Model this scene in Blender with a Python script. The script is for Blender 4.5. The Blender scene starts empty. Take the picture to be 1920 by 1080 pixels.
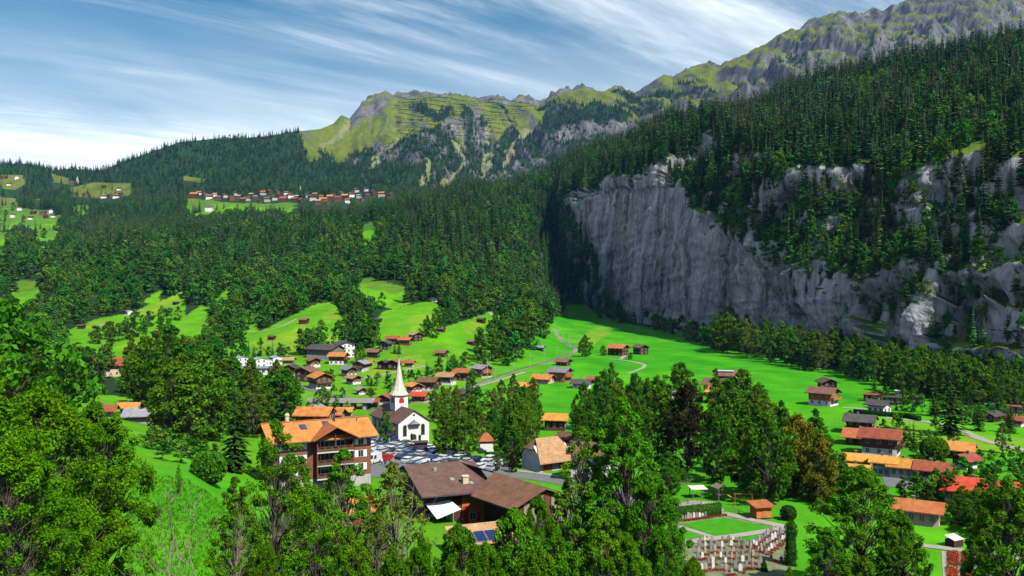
import bpy, bmesh, math, random
import numpy as np
from mathutils import Vector, Matrix

# ------------------------------------------------------------------ camera
SC = bpy.context.scene
COL = SC.collection
F, CX, CY, ZC = 1663.0, 960.0, 540.0, 50.0
cam_data = bpy.data.cameras.new('camera')
cam = bpy.data.objects.new('camera', cam_data)
COL.objects.link(cam)
cam.location = (0, 0, ZC)
cam.rotation_euler = (math.radians(90), 0, 0)
cam_data.sensor_width = 36.0
cam_data.lens = 36.0 * F / 1920.0
cam_data.clip_start = 0.5
cam_data.clip_end = 40000
SC.camera = cam

# ------------------------------------------------------------------ light
SUN_EL = math.radians(50)
SUN_H = np.array([0.62, -0.785]); SUN_H /= np.linalg.norm(SUN_H)
world = bpy.data.worlds.new('World')
SC.world = world
world.use_nodes = True
wn, wl = world.node_tree.nodes, world.node_tree.links
wn.clear()
w_out = wn.new('ShaderNodeOutputWorld')
w_bg = wn.new('ShaderNodeBackground')
w_sky = wn.new('ShaderNodeTexSky')
w_sky.sky_type = 'NISHITA'
w_sky.sun_disc = False
w_sky.sun_elevation = SUN_EL
w_sky.sun_rotation = math.atan2(SUN_H[0], SUN_H[1])
w_sky.altitude = 800
w_sky.air_density = 1.0
w_sky.dust_density = 0.4
w_sky.ozone_density = 2.5
w_bg.inputs['Strength'].default_value = 0.07


def wnode(kind, **kw):
    n = wn.new(kind)
    for k, v in kw.items():
        setattr(n, k, v)
    return n


# cirrus: noise on the plane of the cloud layer, drawn out along one wind direction
w_tc = wnode('ShaderNodeTexCoord')
w_sep = wnode('ShaderNodeSeparateXYZ')
wl.new(w_tc.outputs['Generated'], w_sep.inputs[0])
w_max = wnode('ShaderNodeMath', operation='MAXIMUM'); w_max.inputs[1].default_value = 0.0
wl.new(w_sep.outputs['Z'], w_max.inputs[0])
w_add = wnode('ShaderNodeMath', operation='ADD'); w_add.inputs[1].default_value = 0.10
wl.new(w_max.outputs[0], w_add.inputs[0])
w_comb = wnode('ShaderNodeCombineXYZ')
for i, ax in enumerate('XY'):
    d = wnode('ShaderNodeMath', operation='DIVIDE')
    wl.new(w_sep.outputs[ax], d.inputs[0]); wl.new(w_add.outputs[0], d.inputs[1])
    wl.new(d.outputs[0], w_comb.inputs[i])


def cloud_layer(rot, scale, nscale, lo, hi, detail, dist, seed, rough=0.6):
    """rot: bearing of the streaks in the cloud plane, degrees from +x; scale[0] along the streak, scale[1] across"""
    m0 = wnode('ShaderNodeMapping')
    m0.inputs['Rotation'].default_value = (0, 0, math.radians(-rot))
    wl.new(w_comb.outputs[0], m0.inputs['Vector'])
    mp = wnode('ShaderNodeMapping')
    mp.inputs['Scale'].default_value = (scale[0], scale[1], 1)
    mp.inputs['Location'].default_value = (seed, seed * 0.7, seed * 1.3)
    wl.new(m0.outputs[0], mp.inputs['Vector'])
    nz = wnode('ShaderNodeTexNoise')
    nz.inputs['Scale'].default_value = nscale
    nz.inputs['Detail'].default_value = detail
    nz.inputs['Roughness'].default_value = rough
    nz.inputs['Distortion'].default_value = dist
    wl.new(mp.outputs[0], nz.inputs['Vector'])
    r = wnode('ShaderNodeMapRange', interpolation_type='SMOOTHSTEP')
    r.inputs['From Min'].default_value = lo
    r.inputs['From Max'].default_value = hi
    wl.new(nz.outputs['Fac'], r.inputs['Value'])
    return r.outputs[0]


def wmath(op, a, b, clamp=False):
    n = wnode('ShaderNodeMath', operation=op)
    n.use_clamp = clamp
    for i, v in enumerate((a, b)):
        if isinstance(v, (int, float)):
            n.inputs[i].default_value = v
        else:
            wl.new(v, n.inputs[i])
    return n.outputs[0]


c_band = cloud_layer(40, (0.24, 1.25), 0.62, 0.41, 0.62, 12, 0.7, 3.0)
c_fine = cloud_layer(34, (0.16, 2.4), 1.3, 0.42, 0.78, 10, 0.35, 9.0, 0.65)
c_mass = cloud_layer(48, (0.45, 0.8), 0.60, 0.36, 0.58, 4, 0.4, 5.5)
c_veil = cloud_layer(38, (0.4, 1.5), 2.6, 0.30, 0.85, 10, 0.6, 14.0, 0.7)
c_sum = wmath('ADD', wmath('MULTIPLY', wmath('MULTIPLY', c_band, wmath('ADD', wmath('MULTIPLY', c_mass, 0.75), 0.25)), wmath('ADD', wmath('MULTIPLY', c_veil, 0.6), 0.62)),
              wmath('MULTIPLY', wmath('MULTIPLY', c_fine, c_veil), 0.85), True)
c_low = wnode('ShaderNodeMapRange', interpolation_type='SMOOTHSTEP')     # the layer thickens towards the horizon, as it is seen edge-on
c_low.inputs['From Min'].default_value = 0.34; c_low.inputs['From Max'].default_value = 0.07
c_low.inputs['To Min'].default_value = 0.0; c_low.inputs['To Max'].default_value = 0.95
wl.new(w_sep.outputs['Z'], c_low.inputs['Value'])
c_all = wmath('MULTIPLY', wmath('ADD', c_sum, wmath('MULTIPLY', c_low.outputs[0], wmath('ADD', wmath('MULTIPLY', c_mass, 0.6), 0.4)), True), 0.92)
w_hsv = wnode('ShaderNodeHueSaturation')
w_hsv.inputs['Saturation'].default_value = 1.55
w_hsv.inputs['Hue'].default_value = 0.482
w_hsv.inputs['Value'].default_value = 0.95
wl.new(w_sky.outputs[0], w_hsv.inputs['Color'])
w_mix = wnode('ShaderNodeMix', data_type='RGBA')
wl.new(c_all, w_mix.inputs['Factor'])
wl.new(w_hsv.outputs[0], w_mix.inputs['A'])
w_mix.inputs['B'].default_value = (14.0, 15.0, 15.4, 1)
wl.new(w_mix.outputs['Result'], w_bg.inputs['Color'])
wl.new(w_bg.outputs[0], w_out.inputs['Surface'])

sun_data = bpy.data.lights.new('sun', 'SUN')
sun_data.energy = 5.0
sun_data.angle = math.radians(0.5)
sun_data.color = (1.0, 0.95, 0.86)
sun = bpy.data.objects.new('sun', sun_data)
COL.objects.link(sun)
sun_dir = Vector((SUN_H[0] * math.cos(SUN_EL), SUN_H[1] * math.cos(SUN_EL), math.sin(SUN_EL)))
sun.rotation_euler = sun_dir.to_track_quat('Z', 'Y').to_euler()
sun.location = sun_dir * 300

vs = SC.view_settings
vs.view_transform = 'Standard'
vs.look = 'None'
vs.exposure = 0.35
vs.gamma = 1.0
vs.use_curve_mapping = False
cy = SC.cycles
cy.max_bounces = 5
cy.diffuse_bounces = 0
cy.glossy_bounces = 2
cy.transmission_bounces = 3
cy.transparent_max_bounces = 4
cy.volume_bounces = 0
cy.use_adaptive_sampling = True
cy.adaptive_threshold = 0.02
cy.use_denoising = True
cy.denoiser = 'OPENIMAGEDENOISE'
cy.denoising_input_passes = 'RGB_ALBEDO_NORMAL'
cy.denoising_prefilter = 'ACCURATE'
cy.caustics_reflective = cy.caustics_refractive = False

rng = np.random.default_rng(7)
random.seed(7)

# ------------------------------------------------------------------ noise (numpy)
def _hash(ix, iy, iz, seed):
    h = (ix.astype(np.int64) * 374761393 + iy.astype(np.int64) * 668265263 + iz.astype(np.int64) * 2147483647 + seed * 144665) & 0xFFFFFFFF
    h = ((h ^ (h >> 13)) * 1274126177) & 0xFFFFFFFF
    h = (h ^ (h >> 16)) & 0xFFFFFFFF
    h = (h * 2246822519) & 0xFFFFFFFF
    return ((h ^ (h >> 15)) & 0xFFFFFF) / float(0xFFFFFF)


def vnoise(x, y, z=None, seed=0):
    x, y = np.asarray(x, float), np.asarray(y, float)
    z = np.zeros_like(x) if z is None else np.asarray(z, float)
    ix, iy, iz = np.floor(x), np.floor(y), np.floor(z)
    fx, fy, fz = x - ix, y - iy, z - iz
    fx, fy, fz = [f * f * f * (f * (f * 6 - 15) + 10) for f in (fx, fy, fz)]
    r = 0
    for dx in (0, 1):
        for dy in (0, 1):
            for dz in (0, 1):
                w = (fx if dx else 1 - fx) * (fy if dy else 1 - fy) * (fz if dz else 1 - fz)
                r = r + w * _hash(ix + dx, iy + dy, iz + dz, seed)
    return r * 2 - 1


def fbm(x, y, z=None, octaves=4, seed=0, gain=0.5):
    a, s, r = 1.0, 0.0, 0.0
    z = np.zeros_like(x) if z is None else z
    for o in range(octaves):
        r = r + a * vnoise(x * 2 ** o + 17.3 * o, y * 2 ** o - 9.1 * o, z * 2 ** o + 4.7 * o, seed + o)
        s += a; a *= gain
    return r / s


def ridged(x, y, z=None, octaves=4, seed=0, gain=0.5):
    a, s, r = 1.0, 0.0, 0.0
    z = np.zeros_like(x) if z is None else z
    for o in range(octaves):
        r = r + a * (1 - 2 * np.abs(vnoise(x * 2 ** o + 7.3 * o, y * 2 ** o + 3.1 * o, z * 2 ** o, seed + o)))
        s += a; a *= gain
    return r / s


def sstep(a, b, x):
    t = np.clip((np.asarray(x, float) - a) / (b - a), 0, 1)
    return t * t * (3 - 2 * t)


def inpoly(px, py, poly):
    px, py = np.asarray(px, float), np.asarray(py, float)
    c = np.zeros(px.shape, bool)
    n = len(poly)
    for i in range(n):
        x1, y1 = poly[i]; x2, y2 = poly[(i + 1) % n]
        if y1 == y2:
            continue
        m = ((y1 > py) != (y2 > py)) & (px < (x2 - x1) * (py - y1) / (y2 - y1) + x1)
        c ^= m
    return c


# ------------------------------------------------------------------ materials
MATS = {}


def new_mat(name):
    m = bpy.data.materials.new(name)
    m.use_nodes = True
    nt = m.node_tree
    nt.nodes.clear()
    MATS[name] = m
    return m, nt.nodes, nt.links


def N(nodes, kind, inputs=None, **kw):
    n = nodes.new(kind)
    for k, v in kw.items():
        setattr(n, k, v)
    for k, v in (inputs or {}).items():
        n.inputs[k].default_value = v
    return n


def rgba(c):
    return (c[0], c[1], c[2], 1.0)


def plain(name, col, rough=0.8, var=0.25, scale=3.0, spec=0.3, bump=0.0, metallic=0.0, stretch=None, rand=0.0):
    """painted/plaster/wood surface: base colour broken by two noises, optional grain and per-object variation"""
    if name in MATS:
        return MATS[name]
    m, n, l = new_mat(name)
    out = N(n, 'ShaderNodeOutputMaterial')
    b = N(n, 'ShaderNodeBsdfPrincipled', {'Roughness': rough, 'Specular IOR Level': spec, 'Metallic': metallic})
    tc = N(n, 'ShaderNodeTexCoord')
    mp = N(n, 'ShaderNodeMapping')
    if stretch:
        mp.inputs['Scale'].default_value = stretch
    l.new(tc.outputs['Object'], mp.inputs['Vector'])
    nz = N(n, 'ShaderNodeTexNoise', {'Scale': scale, 'Detail': 6.0, 'Roughness': 0.65})
    l.new(mp.outputs[0], nz.inputs['Vector'])
    cr = N(n, 'ShaderNodeValToRGB')
    cr.color_ramp.elements[0].position = 0.25; cr.color_ramp.elements[1].position = 0.75
    cr.color_ramp.elements[0].color = rgba([max(0, c * (1 - var)) for c in col])
    cr.color_ramp.elements[1].color = rgba([min(1, c * (1 + var)) for c in col])
    l.new(nz.outputs['Fac'], cr.inputs['Fac'])
    src = cr.outputs['Color']
    if rand:
        oi = N(n, 'ShaderNodeObjectInfo')
        mr = N(n, 'ShaderNodeMapRange', {'To Min': 1 - rand, 'To Max': 1 + rand})
        l.new(oi.outputs['Random'], mr.inputs['Value'])
        hs = N(n, 'ShaderNodeHueSaturation')
        l.new(src, hs.inputs['Color']); l.new(mr.outputs[0], hs.inputs['Value'])
        src = hs.outputs['Color']
    l.new(src, b.inputs['Base Color'])
    if bump:
        bp = N(n, 'ShaderNodeBump', {'Strength': bump, 'Distance': 0.05})
        l.new(nz.outputs['Fac'], bp.inputs['Height']); l.new(bp.outputs[0], b.inputs['Normal'])
    l.new(b.outputs[0], out.inputs['Surface'])
    return m


def leaf_mat(name, dark, light, extra=None, rand=0.35, trans=0.3, gloss=0.0, hue=0.02):
    """leaves: colour runs dark-light over leaf clumps, differs a little tree by tree, light passes through"""
    m, n, l = new_mat(name)
    out = N(n, 'ShaderNodeOutputMaterial')
    geo = N(n, 'ShaderNodeNewGeometry')
    oi = N(n, 'ShaderNodeObjectInfo')
    nz = N(n, 'ShaderNodeTexNoise', {'Scale': 0.45, 'Detail': 3.0})
    l.new(geo.outputs['Position'], nz.inputs['Vector'])
    mixr = N(n, 'ShaderNodeMath', {1: 0.55}, operation='MULTIPLY')
    l.new(geo.outputs['Random Per Island'], mixr.inputs[0])
    ad = N(n, 'ShaderNodeMath', operation='ADD')
    l.new(mixr.outputs[0], ad.inputs[0])
    sc_ = N(n, 'ShaderNodeMath', {1: 0.75, 2: -0.12}, operation='MULTIPLY_ADD')
    l.new(nz.outputs['Fac'], sc_.inputs[0]); l.new(sc_.outputs[0], ad.inputs[1])
    cr = N(n, 'ShaderNodeValToRGB')
    e = cr.color_ramp.elements
    e[0].position = 0.2; e[0].color = rgba(dark)
    e[1].position = 0.75; e[1].color = rgba(light)
    if extra:
        x = e.new(0.93); x.color = rgba(extra)
    l.new(ad.outputs[0], cr.inputs['Fac'])
    hs = N(n, 'ShaderNodeHueSaturation')
    mr = N(n, 'ShaderNodeMapRange', {'To Min': 1 - rand, 'To Max': 1 + rand})
    l.new(oi.outputs['Random'], mr.inputs['Value'])
    l.new(mr.outputs[0], hs.inputs['Value'])
    m7 = N(n, 'ShaderNodeMath', {1: 7.31}, operation='MULTIPLY'); l.new(oi.outputs['Random'], m7.inputs[0])
    fr = N(n, 'ShaderNodeMath', operation='FRACT'); l.new(m7.outputs[0], fr.inputs[0])
    mh = N(n, 'ShaderNodeMapRange', {'To Min': 0.5 - hue, 'To Max': 0.5 + hue})
    l.new(fr.outputs[0], mh.inputs['Value']); l.new(mh.outputs[0], hs.inputs['Hue'])
    l.new(cr.outputs['Color'], hs.inputs['Color'])
    d = N(n, 'ShaderNodeBsdfDiffuse'); t = N(n, 'ShaderNodeBsdfTranslucent')
    l.new(hs.outputs[0], d.inputs['Color']); l.new(hs.outputs[0], t.inputs['Color'])
    mx = N(n, 'ShaderNodeMixShader', {'Fac': trans})
    l.new(d.outputs[0], mx.inputs[1]); l.new(t.outputs[0], mx.inputs[2])
    if gloss:
        g = N(n, 'ShaderNodeBsdfGlossy', {'Roughness': 0.42, 'Color': (0.6, 0.75, 0.5, 1)})
        m2 = N(n, 'ShaderNodeMixShader', {'Fac': gloss})
        l.new(mx.outputs[0], m2.inputs[1]); l.new(g.outputs[0], m2.inputs[2]); mx = m2
    l.new(mx.outputs[0], out.inputs['Surface'])
    return m


# ------------------------------------------------------------------ mesh helpers
def mesh_from(name, V, Fc, mat=None, smooth=False):
    me = bpy.data.meshes.new(name)
    V = np.asarray(V, np.float32)
    if isinstance(Fc, np.ndarray):
        nf, k = Fc.shape
        me.vertices.add(len(V)); me.vertices.foreach_set('co', V.ravel())
        me.loops.add(nf * k); me.loops.foreach_set('vertex_index', Fc.astype(np.int32).ravel())
        me.polygons.add(nf)
        me.polygons.foreach_set('loop_start', np.arange(0, nf * k, k, dtype=np.int32))
        me.update(calc_edges=True)
    else:
        me.from_pydata(V.tolist(), [], Fc); me.update()
    if mat:
        me.materials.append(mat)
    if smooth:
        me.polygons.foreach_set('use_smooth', np.ones(len(me.polygons), bool))
    return me


def link(name, data, parent=None, loc=None, rz=None):
    o = bpy.data.objects.new(name, data)
    COL.objects.link(o)
    if parent is not None:
        o.parent = parent
    if loc is not None:
        o.location = loc
    if rz is not None:
        o.rotation_euler = (0, 0, rz)
    return o


def tag(o, label=None, cat=None, group=None, kind=None):
    if label: o['label'] = label
    if cat: o['category'] = cat
    if group: o['group'] = group
    if kind: o['kind'] = kind
    return o


def nth(k):
    return '%d%s' % (k, 'th' if 10 <= k % 100 <= 20 else {1: 'st', 2: 'nd', 3: 'rd'}.get(k % 10, 'th'))


class MB:
    """collects boxes, prisms, tubes; build() links ONE mesh object"""
    def __init__(self):
        self.v, self.f = [], []

    def add(self, V, Fc):
        b = len(self.v)
        self.v += [tuple(p) for p in V]
        self.f += [tuple(i + b for i in q) for q in Fc]
        return self

    def box(self, x0, x1, y0, y1, z0, z1):
        return self.add([(x0, y0, z0), (x1, y0, z0), (x1, y1, z0), (x0, y1, z0), (x0, y0, z1), (x1, y0, z1), (x1, y1, z1), (x0, y1, z1)],
                        [(0, 3, 2, 1), (4, 5, 6, 7), (0, 1, 5, 4), (1, 2, 6, 5), (2, 3, 7, 6), (3, 0, 4, 7)])

    def prism(self, poly, y0, y1):
        """poly: counter-clockwise in x,z seen from -y; extruded along y"""
        n = len(poly)
        V = [(x, y0, z) for x, z in poly] + [(x, y1, z) for x, z in poly]
        Fc = [tuple(range(n)), tuple(range(2 * n - 1, n - 1, -1))]
        Fc += [(i, i + n, (i + 1) % n + n, (i + 1) % n) for i in range(n)]
        return self.add(V, Fc)

    def slab(self, q, t):
        """quad q (4 points) thickened downwards by t"""
        V = [tuple(p) for p in q] + [(p[0], p[1], p[2] - t) for p in q]
        return self.add(V, [(0, 1, 2, 3), (7, 6, 5, 4), (0, 4, 5, 1), (1, 5, 6, 2), (2, 6, 7, 3), (3, 7, 4, 0)])

    def tube(self, pts, rad, sides=6, cap=True):
        pts = [Vector(p) for p in pts]
        rings = []
        V, Fc = [], []
        for i, p in enumerate(pts):
            d = (pts[min(i + 1, len(pts) - 1)] - pts[max(i - 1, 0)]).normalized()
            a = d.cross(Vector((0.31, 0.95, 0.1))); a = a.normalized() if a.length > 1e-4 else d.orthogonal().normalized()
            b = d.cross(a)
            r = rad[i] if hasattr(rad, '__len__') else rad
            for k in range(sides):
                t = 2 * math.pi * k / sides
                V.append(p + a * (r * math.cos(t)) + b * (r * math.sin(t)))
        for i in range(len(pts) - 1):
            for k in range(sides):
                k2 = (k + 1) % sides
                Fc.append((i * sides + k, i * sides + k2, (i + 1) * sides + k2, (i + 1) * sides + k))
        if cap:
            Fc.append(tuple(range(sides - 1, -1, -1)))
            Fc.append(tuple((len(pts) - 1) * sides + k for k in range(sides)))
        return self.add(V, Fc)

    def lathe(self, prof, sides=12, c=(0, 0)):
        V, Fc = [], []
        for r, z in prof:
            for k in range(sides):
                t = 2 * math.pi * k / sides
                V.append((c[0] + r * math.cos(t), c[1] + r * math.sin(t), z))
        for i in range(len(prof) - 1):
            for k in range(sides):
                k2 = (k + 1) % sides
                Fc.append((i * sides + k, i * sides + k2, (i + 1) * sides + k2, (i + 1) * sides + k))
        Fc.append(tuple(range(sides - 1, -1, -1)))
        Fc.append(tuple((len(prof) - 1) * sides + k for k in range(sides)))
        return self.add(V, Fc)

    def mesh(self, name, mat, smooth=False):
        return mesh_from(name, self.v, self.f, mat, smooth)

    def build(self, name, mat, parent=None, smooth=False, loc=None, rz=None):
        return link(name, self.mesh(name, mat, smooth), parent, loc, rz)
# ------------------------------------------------------------------ terrain: near hillside, village floor, forest slopes, far ridge
def zat(Y, py):
    return ZC + (CY - py) / F * Y


YN = [0, 25, 60, 100, 140, 180, 220, 280, 340, 420, 500, 600, 700, 850, 1000, 1300, 1700, 2000, 2200]
# heights (m) of the ground along view columns px
left = [46, 38, 29, 26, 23, 19.5, 16, 13, 12, 12, 14, 22, 38, 62, 84, 118, 160, 218, 255]
PROF = {
    -400: left,
    0: left,
    200: left,
    330: [46, 38, 28, 24, 20.5, 17, 13.5, 10.5, 10, 11, 14, 23, 36, 58, 80, 122, 178, 232, 258],
    450: [46, 37, 26, 20.5, 15.5, 12.5, 10.5, 9, 8.5, 9, 13, 24, 36, 58, 82, 130, 190, 238, 256],
    600: [46, 36, 21, 12, 11, 10.5, 8, 7, 7, 8, 13, 28, 38, 62, 88, 137, 200, 242, 258],
    800: [46, 36, 20, 12, 11, 10.5, 7.5, 7, 7, 8, 12, 26, 38, 66, 95, 150, 220, 250, 256],
    950: [46, 36, 20, 10, 9, 8, 7.5, 7, 7, 7, 8, 16, 27, 52, 90, 158, 238, 240, 238],
    1060: [46, 36, 20, 9, 8, 8, 7.5, 7, 7, 7, 7, 8, 11, 14, 17, 115, 268, 250, 240],
    1120: [46, 36, 20, 9, 8, 8, 7.5, 7, 7, 7, 7, 8, 10, 13, 17, 105, 282, 262, 250],
    1250: [46, 36, 20, 9, 8, 8, 7.5, 7, 7, 7, 7, 8, 10, 13, 17, 60, 150, 250, 300],
    1500: [46, 36, 20, 9, 8, 8, 7.5, 7, 7, 7, 8, 9, 10, 13, 17, 60, 150, 250, 300],
    2400: [46, 36, 20, 9, 8, 8, 7.5, 7, 7, 8, 9, 10, 12, 14, 18, 60, 150, 250, 300],
}
CREST = [(-400, 292), (0, 308), (40, 306), (75, 311), (100, 320), (130, 316), (180, 320), (200, 316), (240, 300), (290, 283), (335, 267), (400, 260),
         (470, 258), (500, 256), (540, 248), (600, 242), (625, 232), (640, 215), (655, 222), (668, 205), (690, 186), (725, 173), (740, 180), (760, 176),
         (800, 173), (830, 182), (860, 178), (900, 184), (930, 180), (955, 190), (975, 183), (1010, 188), (1030, 178), (1050, 168), (1100, 162), (1120, 172),
         (1160, 163), (1175, 170), (1200, 172), (1222, 155), (1245, 142), (1262, 148), (1300, 128), (1330, 122), (1345, 128), (1360, 118), (1400, 108),
         (1430, 92), (1470, 80), (1500, 58), (1515, 40), (1540, 28), (1580, 20), (1600, 25), (1640, 22), (1690, 12), (1710, 2), (1740, -10), (1800, -30),
         (1860, -42), (1920, -35), (2000, -60), (2400, -80)]
PXG = np.concatenate([np.linspace(-400, -12, 50), np.linspace(0, 1920, 561), np.linspace(1935, 2400, 50)])
YG = np.concatenate([np.linspace(0.0, 118, 40), np.linspace(120, 700, 185), np.linspace(704, 2200, 240)])
TG = np.linspace(0, 1, 262)[1:]
nP = len(PXG)
keys = sorted(PROF)


def mono(xq, x, y):
    """monotone cubic through x,y"""
    x, y = np.array(x, float), np.array(y, float)
    d = np.diff(y) / np.diff(x)
    m = np.zeros(len(x)); m[1:-1] = np.where(d[1:] * d[:-1] > 0, 2 * d[1:] * d[:-1] / (d[1:] + d[:-1] + 1e-12), 0)
    m[0], m[-1] = d[0], d[-1]
    i = np.clip(np.searchsorted(x, xq) - 1, 0, len(x) - 2)
    h = x[i + 1] - x[i]; t = (xq - x[i]) / h
    return ((2 * t**3 - 3 * t**2 + 1) * y[i] + (t**3 - 2 * t**2 + t) * h * m[i] + (-2 * t**3 + 3 * t**2) * y[i + 1] + (t**3 - t**2) * h * m[i + 1])


prof = np.array([mono(YG, YN, PROF[k]) for k in keys])              # key column, Y
kidx = np.clip(np.searchsorted(keys, PXG) - 1, 0, len(keys) - 2)
kt = sstep(0, 1, (PXG - np.array(keys)[kidx]) / (np.array(keys)[kidx + 1] - np.array(keys)[kidx]))
Zn = prof[kidx] * (1 - kt)[:, None] + prof[kidx + 1] * kt[:, None]     # column, Y
Yn = np.broadcast_to(YG, Zn.shape)
Xn = (PXG[:, None] - CX) / F * np.maximum(Yn, 0.0)
Xn = np.where(Yn < 60, (PXG[:, None] - CX) / F * (25 + Yn * 35 / 60), Xn)   # near rows keep a width round the camera
Xn = np.where(Yn >= 60, (PXG[:, None] - CX) / F * Yn, Xn)
roll = sstep(560, 700, Yn) * (1 - sstep(1040, 1120, PXG))[:, None]
Zn = Zn + fbm(Xn / 60, Yn / 60, octaves=3, seed=3) * (0.5 + 5 * roll) + fbm(Xn / 14, Yn / 14, octaves=3, seed=5) * (0.10 + 0.7 * roll)
roll2 = sstep(720, 950, Yn) * (1 - sstep(980, 1060, PXG))[:, None]
Zn = Zn + roll2 * (ridged(Xn / 220 + 3, Yn / 420, octaves=3, seed=11) - 0.2) * 16

# the rising country behind: from the terrace to the crest
crest_py = np.interp(PXG, [c[0] for c in CREST], [c[1] for c in CREST])
Yc = np.interp(PXG, [-400, 0, 300, 560, 640, 700, 1500, 1700, 2400], [3000, 3000, 3000, 3300, 4000, 4300, 4300, 4100, 4000])
Zc_ = zat(Yc, crest_py)
Zb = Zn[:, -1]
prof_t = np.interp(TG, [0, 0.12, 0.3, 0.5, 0.7, 0.85, 1.0], [0, 0.05, 0.16, 0.34, 0.58, 0.78, 1.0])
Yf = 2200 + (Yc - 2200)[:, None] * TG[None, :]
Xf = (PXG[:, None] - CX) / F * Yf
T2 = np.broadcast_to(TG, Yf.shape)
hgt = (Zc_ - Zb)[:, None]
Zf = Zb[:, None] + hgt * prof_t[None, :]
alp = sstep(600, 700, PXG)[:, None]                                      # 0 on the wooded hill, 1 on the alpine ridge
env = np.sin(np.pi * np.clip(T2, 0, 1)) ** 0.5 * (1 - 0.8 * sstep(0.95, 1.0, T2))
env = env * sstep(0.0, 0.25, T2)
warp = fbm(Xf / 500, Yf / 500, octaves=3, seed=31) * 160
slant = np.interp(PXG, [600, 900, 1200, 1500], [0.25, 0.25, 0.35, 0.45])[:, None]
gx = (Xf + warp * 0.6 + slant * (Yf - 3000)) / 210
spur = ridged(gx, Yf / 2600, octaves=5, seed=41, gain=0.62)
big = ridged((Xf + warp) / 620, Yf / 3000, octaves=2, seed=43)
rug = np.interp(PXG, [600, 700, 1000, 1350, 1480, 1700], [0.5, 0.9, 1.0, 1.1, 2.0, 2.3])[:, None]
Zf = Zf + env * alp * rug * ((big - 0.25) * 85 + (spur - 0.1) * 85 + ridged(Xf / 110, Yf / 150, octaves=4, seed=47, gain=0.6) * 26)
Zf = Zf + env * sstep(1360, 1480, PXG)[:, None] * (ridged((Xf - 0.5 * Yf) / 210, Yf / 500, octaves=3, seed=53, gain=0.5) * 75 + fbm(Xf / 60, Yf / 60, octaves=3, seed=54) * 12)
jag = sstep(0.955, 0.985, T2) * alp * sstep(640, 690, PXG)[:, None]
Zf = Zf + jag * (np.maximum(-0.2, ridged(Xf / 75, Yf / 90, octaves=4, seed=49, gain=0.6)) * 38 - 8)
Zf = Zf + env * (1 - alp) * (ridged((Xf + warp) / 380, Yf / 700, octaves=3, seed=51) * 30)
# rock bands: steep steps below the alp on the right half
bt = 0.66 + 0.05 * fbm(PXG / 60.0, PXG * 0, octaves=3, seed=61) - 0.0001 * (PXG - 1150)
bw = (sstep(985, 1040, PXG) * (1 - sstep(1420, 1480, PXG)))[:, None]
Zf = Zf + bw * hgt * 0.085 * (sstep(-0.022, 0.022, T2 - bt[:, None]) - sstep(-0.22, 0.20, T2 - bt[:, None]))
bt2 = bt - 0.16
Zf = Zf + bw * hgt * 0.05 * (sstep(-0.02, 0.02, T2 - bt2[:, None]) - sstep(-0.15, 0.15, T2 - bt2[:, None]))
# rock tooth at the left end of the ridge
tooth = np.exp(-((PXG - 697) / 26.0) ** 2)[:, None]
Zf = Zf + tooth * hgt * 0.10 * (sstep(0.80, 0.90, T2) - sstep(0.6, 1.0, T2))
# back side of the crest
back = np.array([60, 200, 600.0])
Yk = Yc[:, None] + back
Zk = Zf[:, -1:] - np.array([25, 120, 400.0])
Yall = np.concatenate([np.broadcast_to(YG, (nP, len(YG))), Yf, Yk], 1)
Xall = np.concatenate([Xn, Xf, (PXG[:, None] - CX) / F * Yk], 1)
Zall = np.concatenate([Zn, Zf, Zk], 1)
nR = Yall.shape[1]
NR1 = len(YG)
PYall = CY - (Zall - ZC) / np.maximum(Yall, 1) * F
PXall = np.broadcast_to(PXG[:, None], Yall.shape)
TALL = np.concatenate([np.zeros((nP, NR1)), np.broadcast_to(TG, (nP, len(TG))), np.full((nP, 3), 1.05)], 1)

# ------------------------------------------------------------------ land cover
MEADOWS = [
    [(120, 622), (180, 598), (240, 588), (300, 566), (345, 545), (348, 566), (300, 590), (250, 608), (200, 628), (140, 645)],
    [(268, 566), (300, 543), (300, 556), (280, 570)],
    [(205, 662), (300, 626), (385, 590), (378, 612), (310, 636), (290, 664), (230, 675)],
    [(436, 622), (450, 596), (472, 571), (484, 590), (462, 618)],
    [(415, 655), (470, 630), (520, 604), (560, 585), (600, 568), (628, 566), (640, 596), (665, 615), (640, 640), (560, 665), (430, 670)],
    [(696, 618), (716, 586), (760, 574), (812, 563), (832, 580), (795, 604), (765, 632), (700, 640)],
    [(750, 700), (770, 650), (792, 634), (830, 614), (925, 583), (945, 600), (930, 625), (892, 652), (872, 690), (830, 700)],
    [(980, 700), (1010, 660), (1030, 632), (1045, 605), (1060, 620), (1075, 700)],
    [(405, 562), (430, 536), (432, 545), (412, 566)],
    [(338, 600), (380, 570), (392, 578), (350, 606)],
    [(930, 588), (960, 588), (960, 606), (945, 606)], [(955, 596), (1000, 588), (995, 606), (965, 610)],
]
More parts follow.
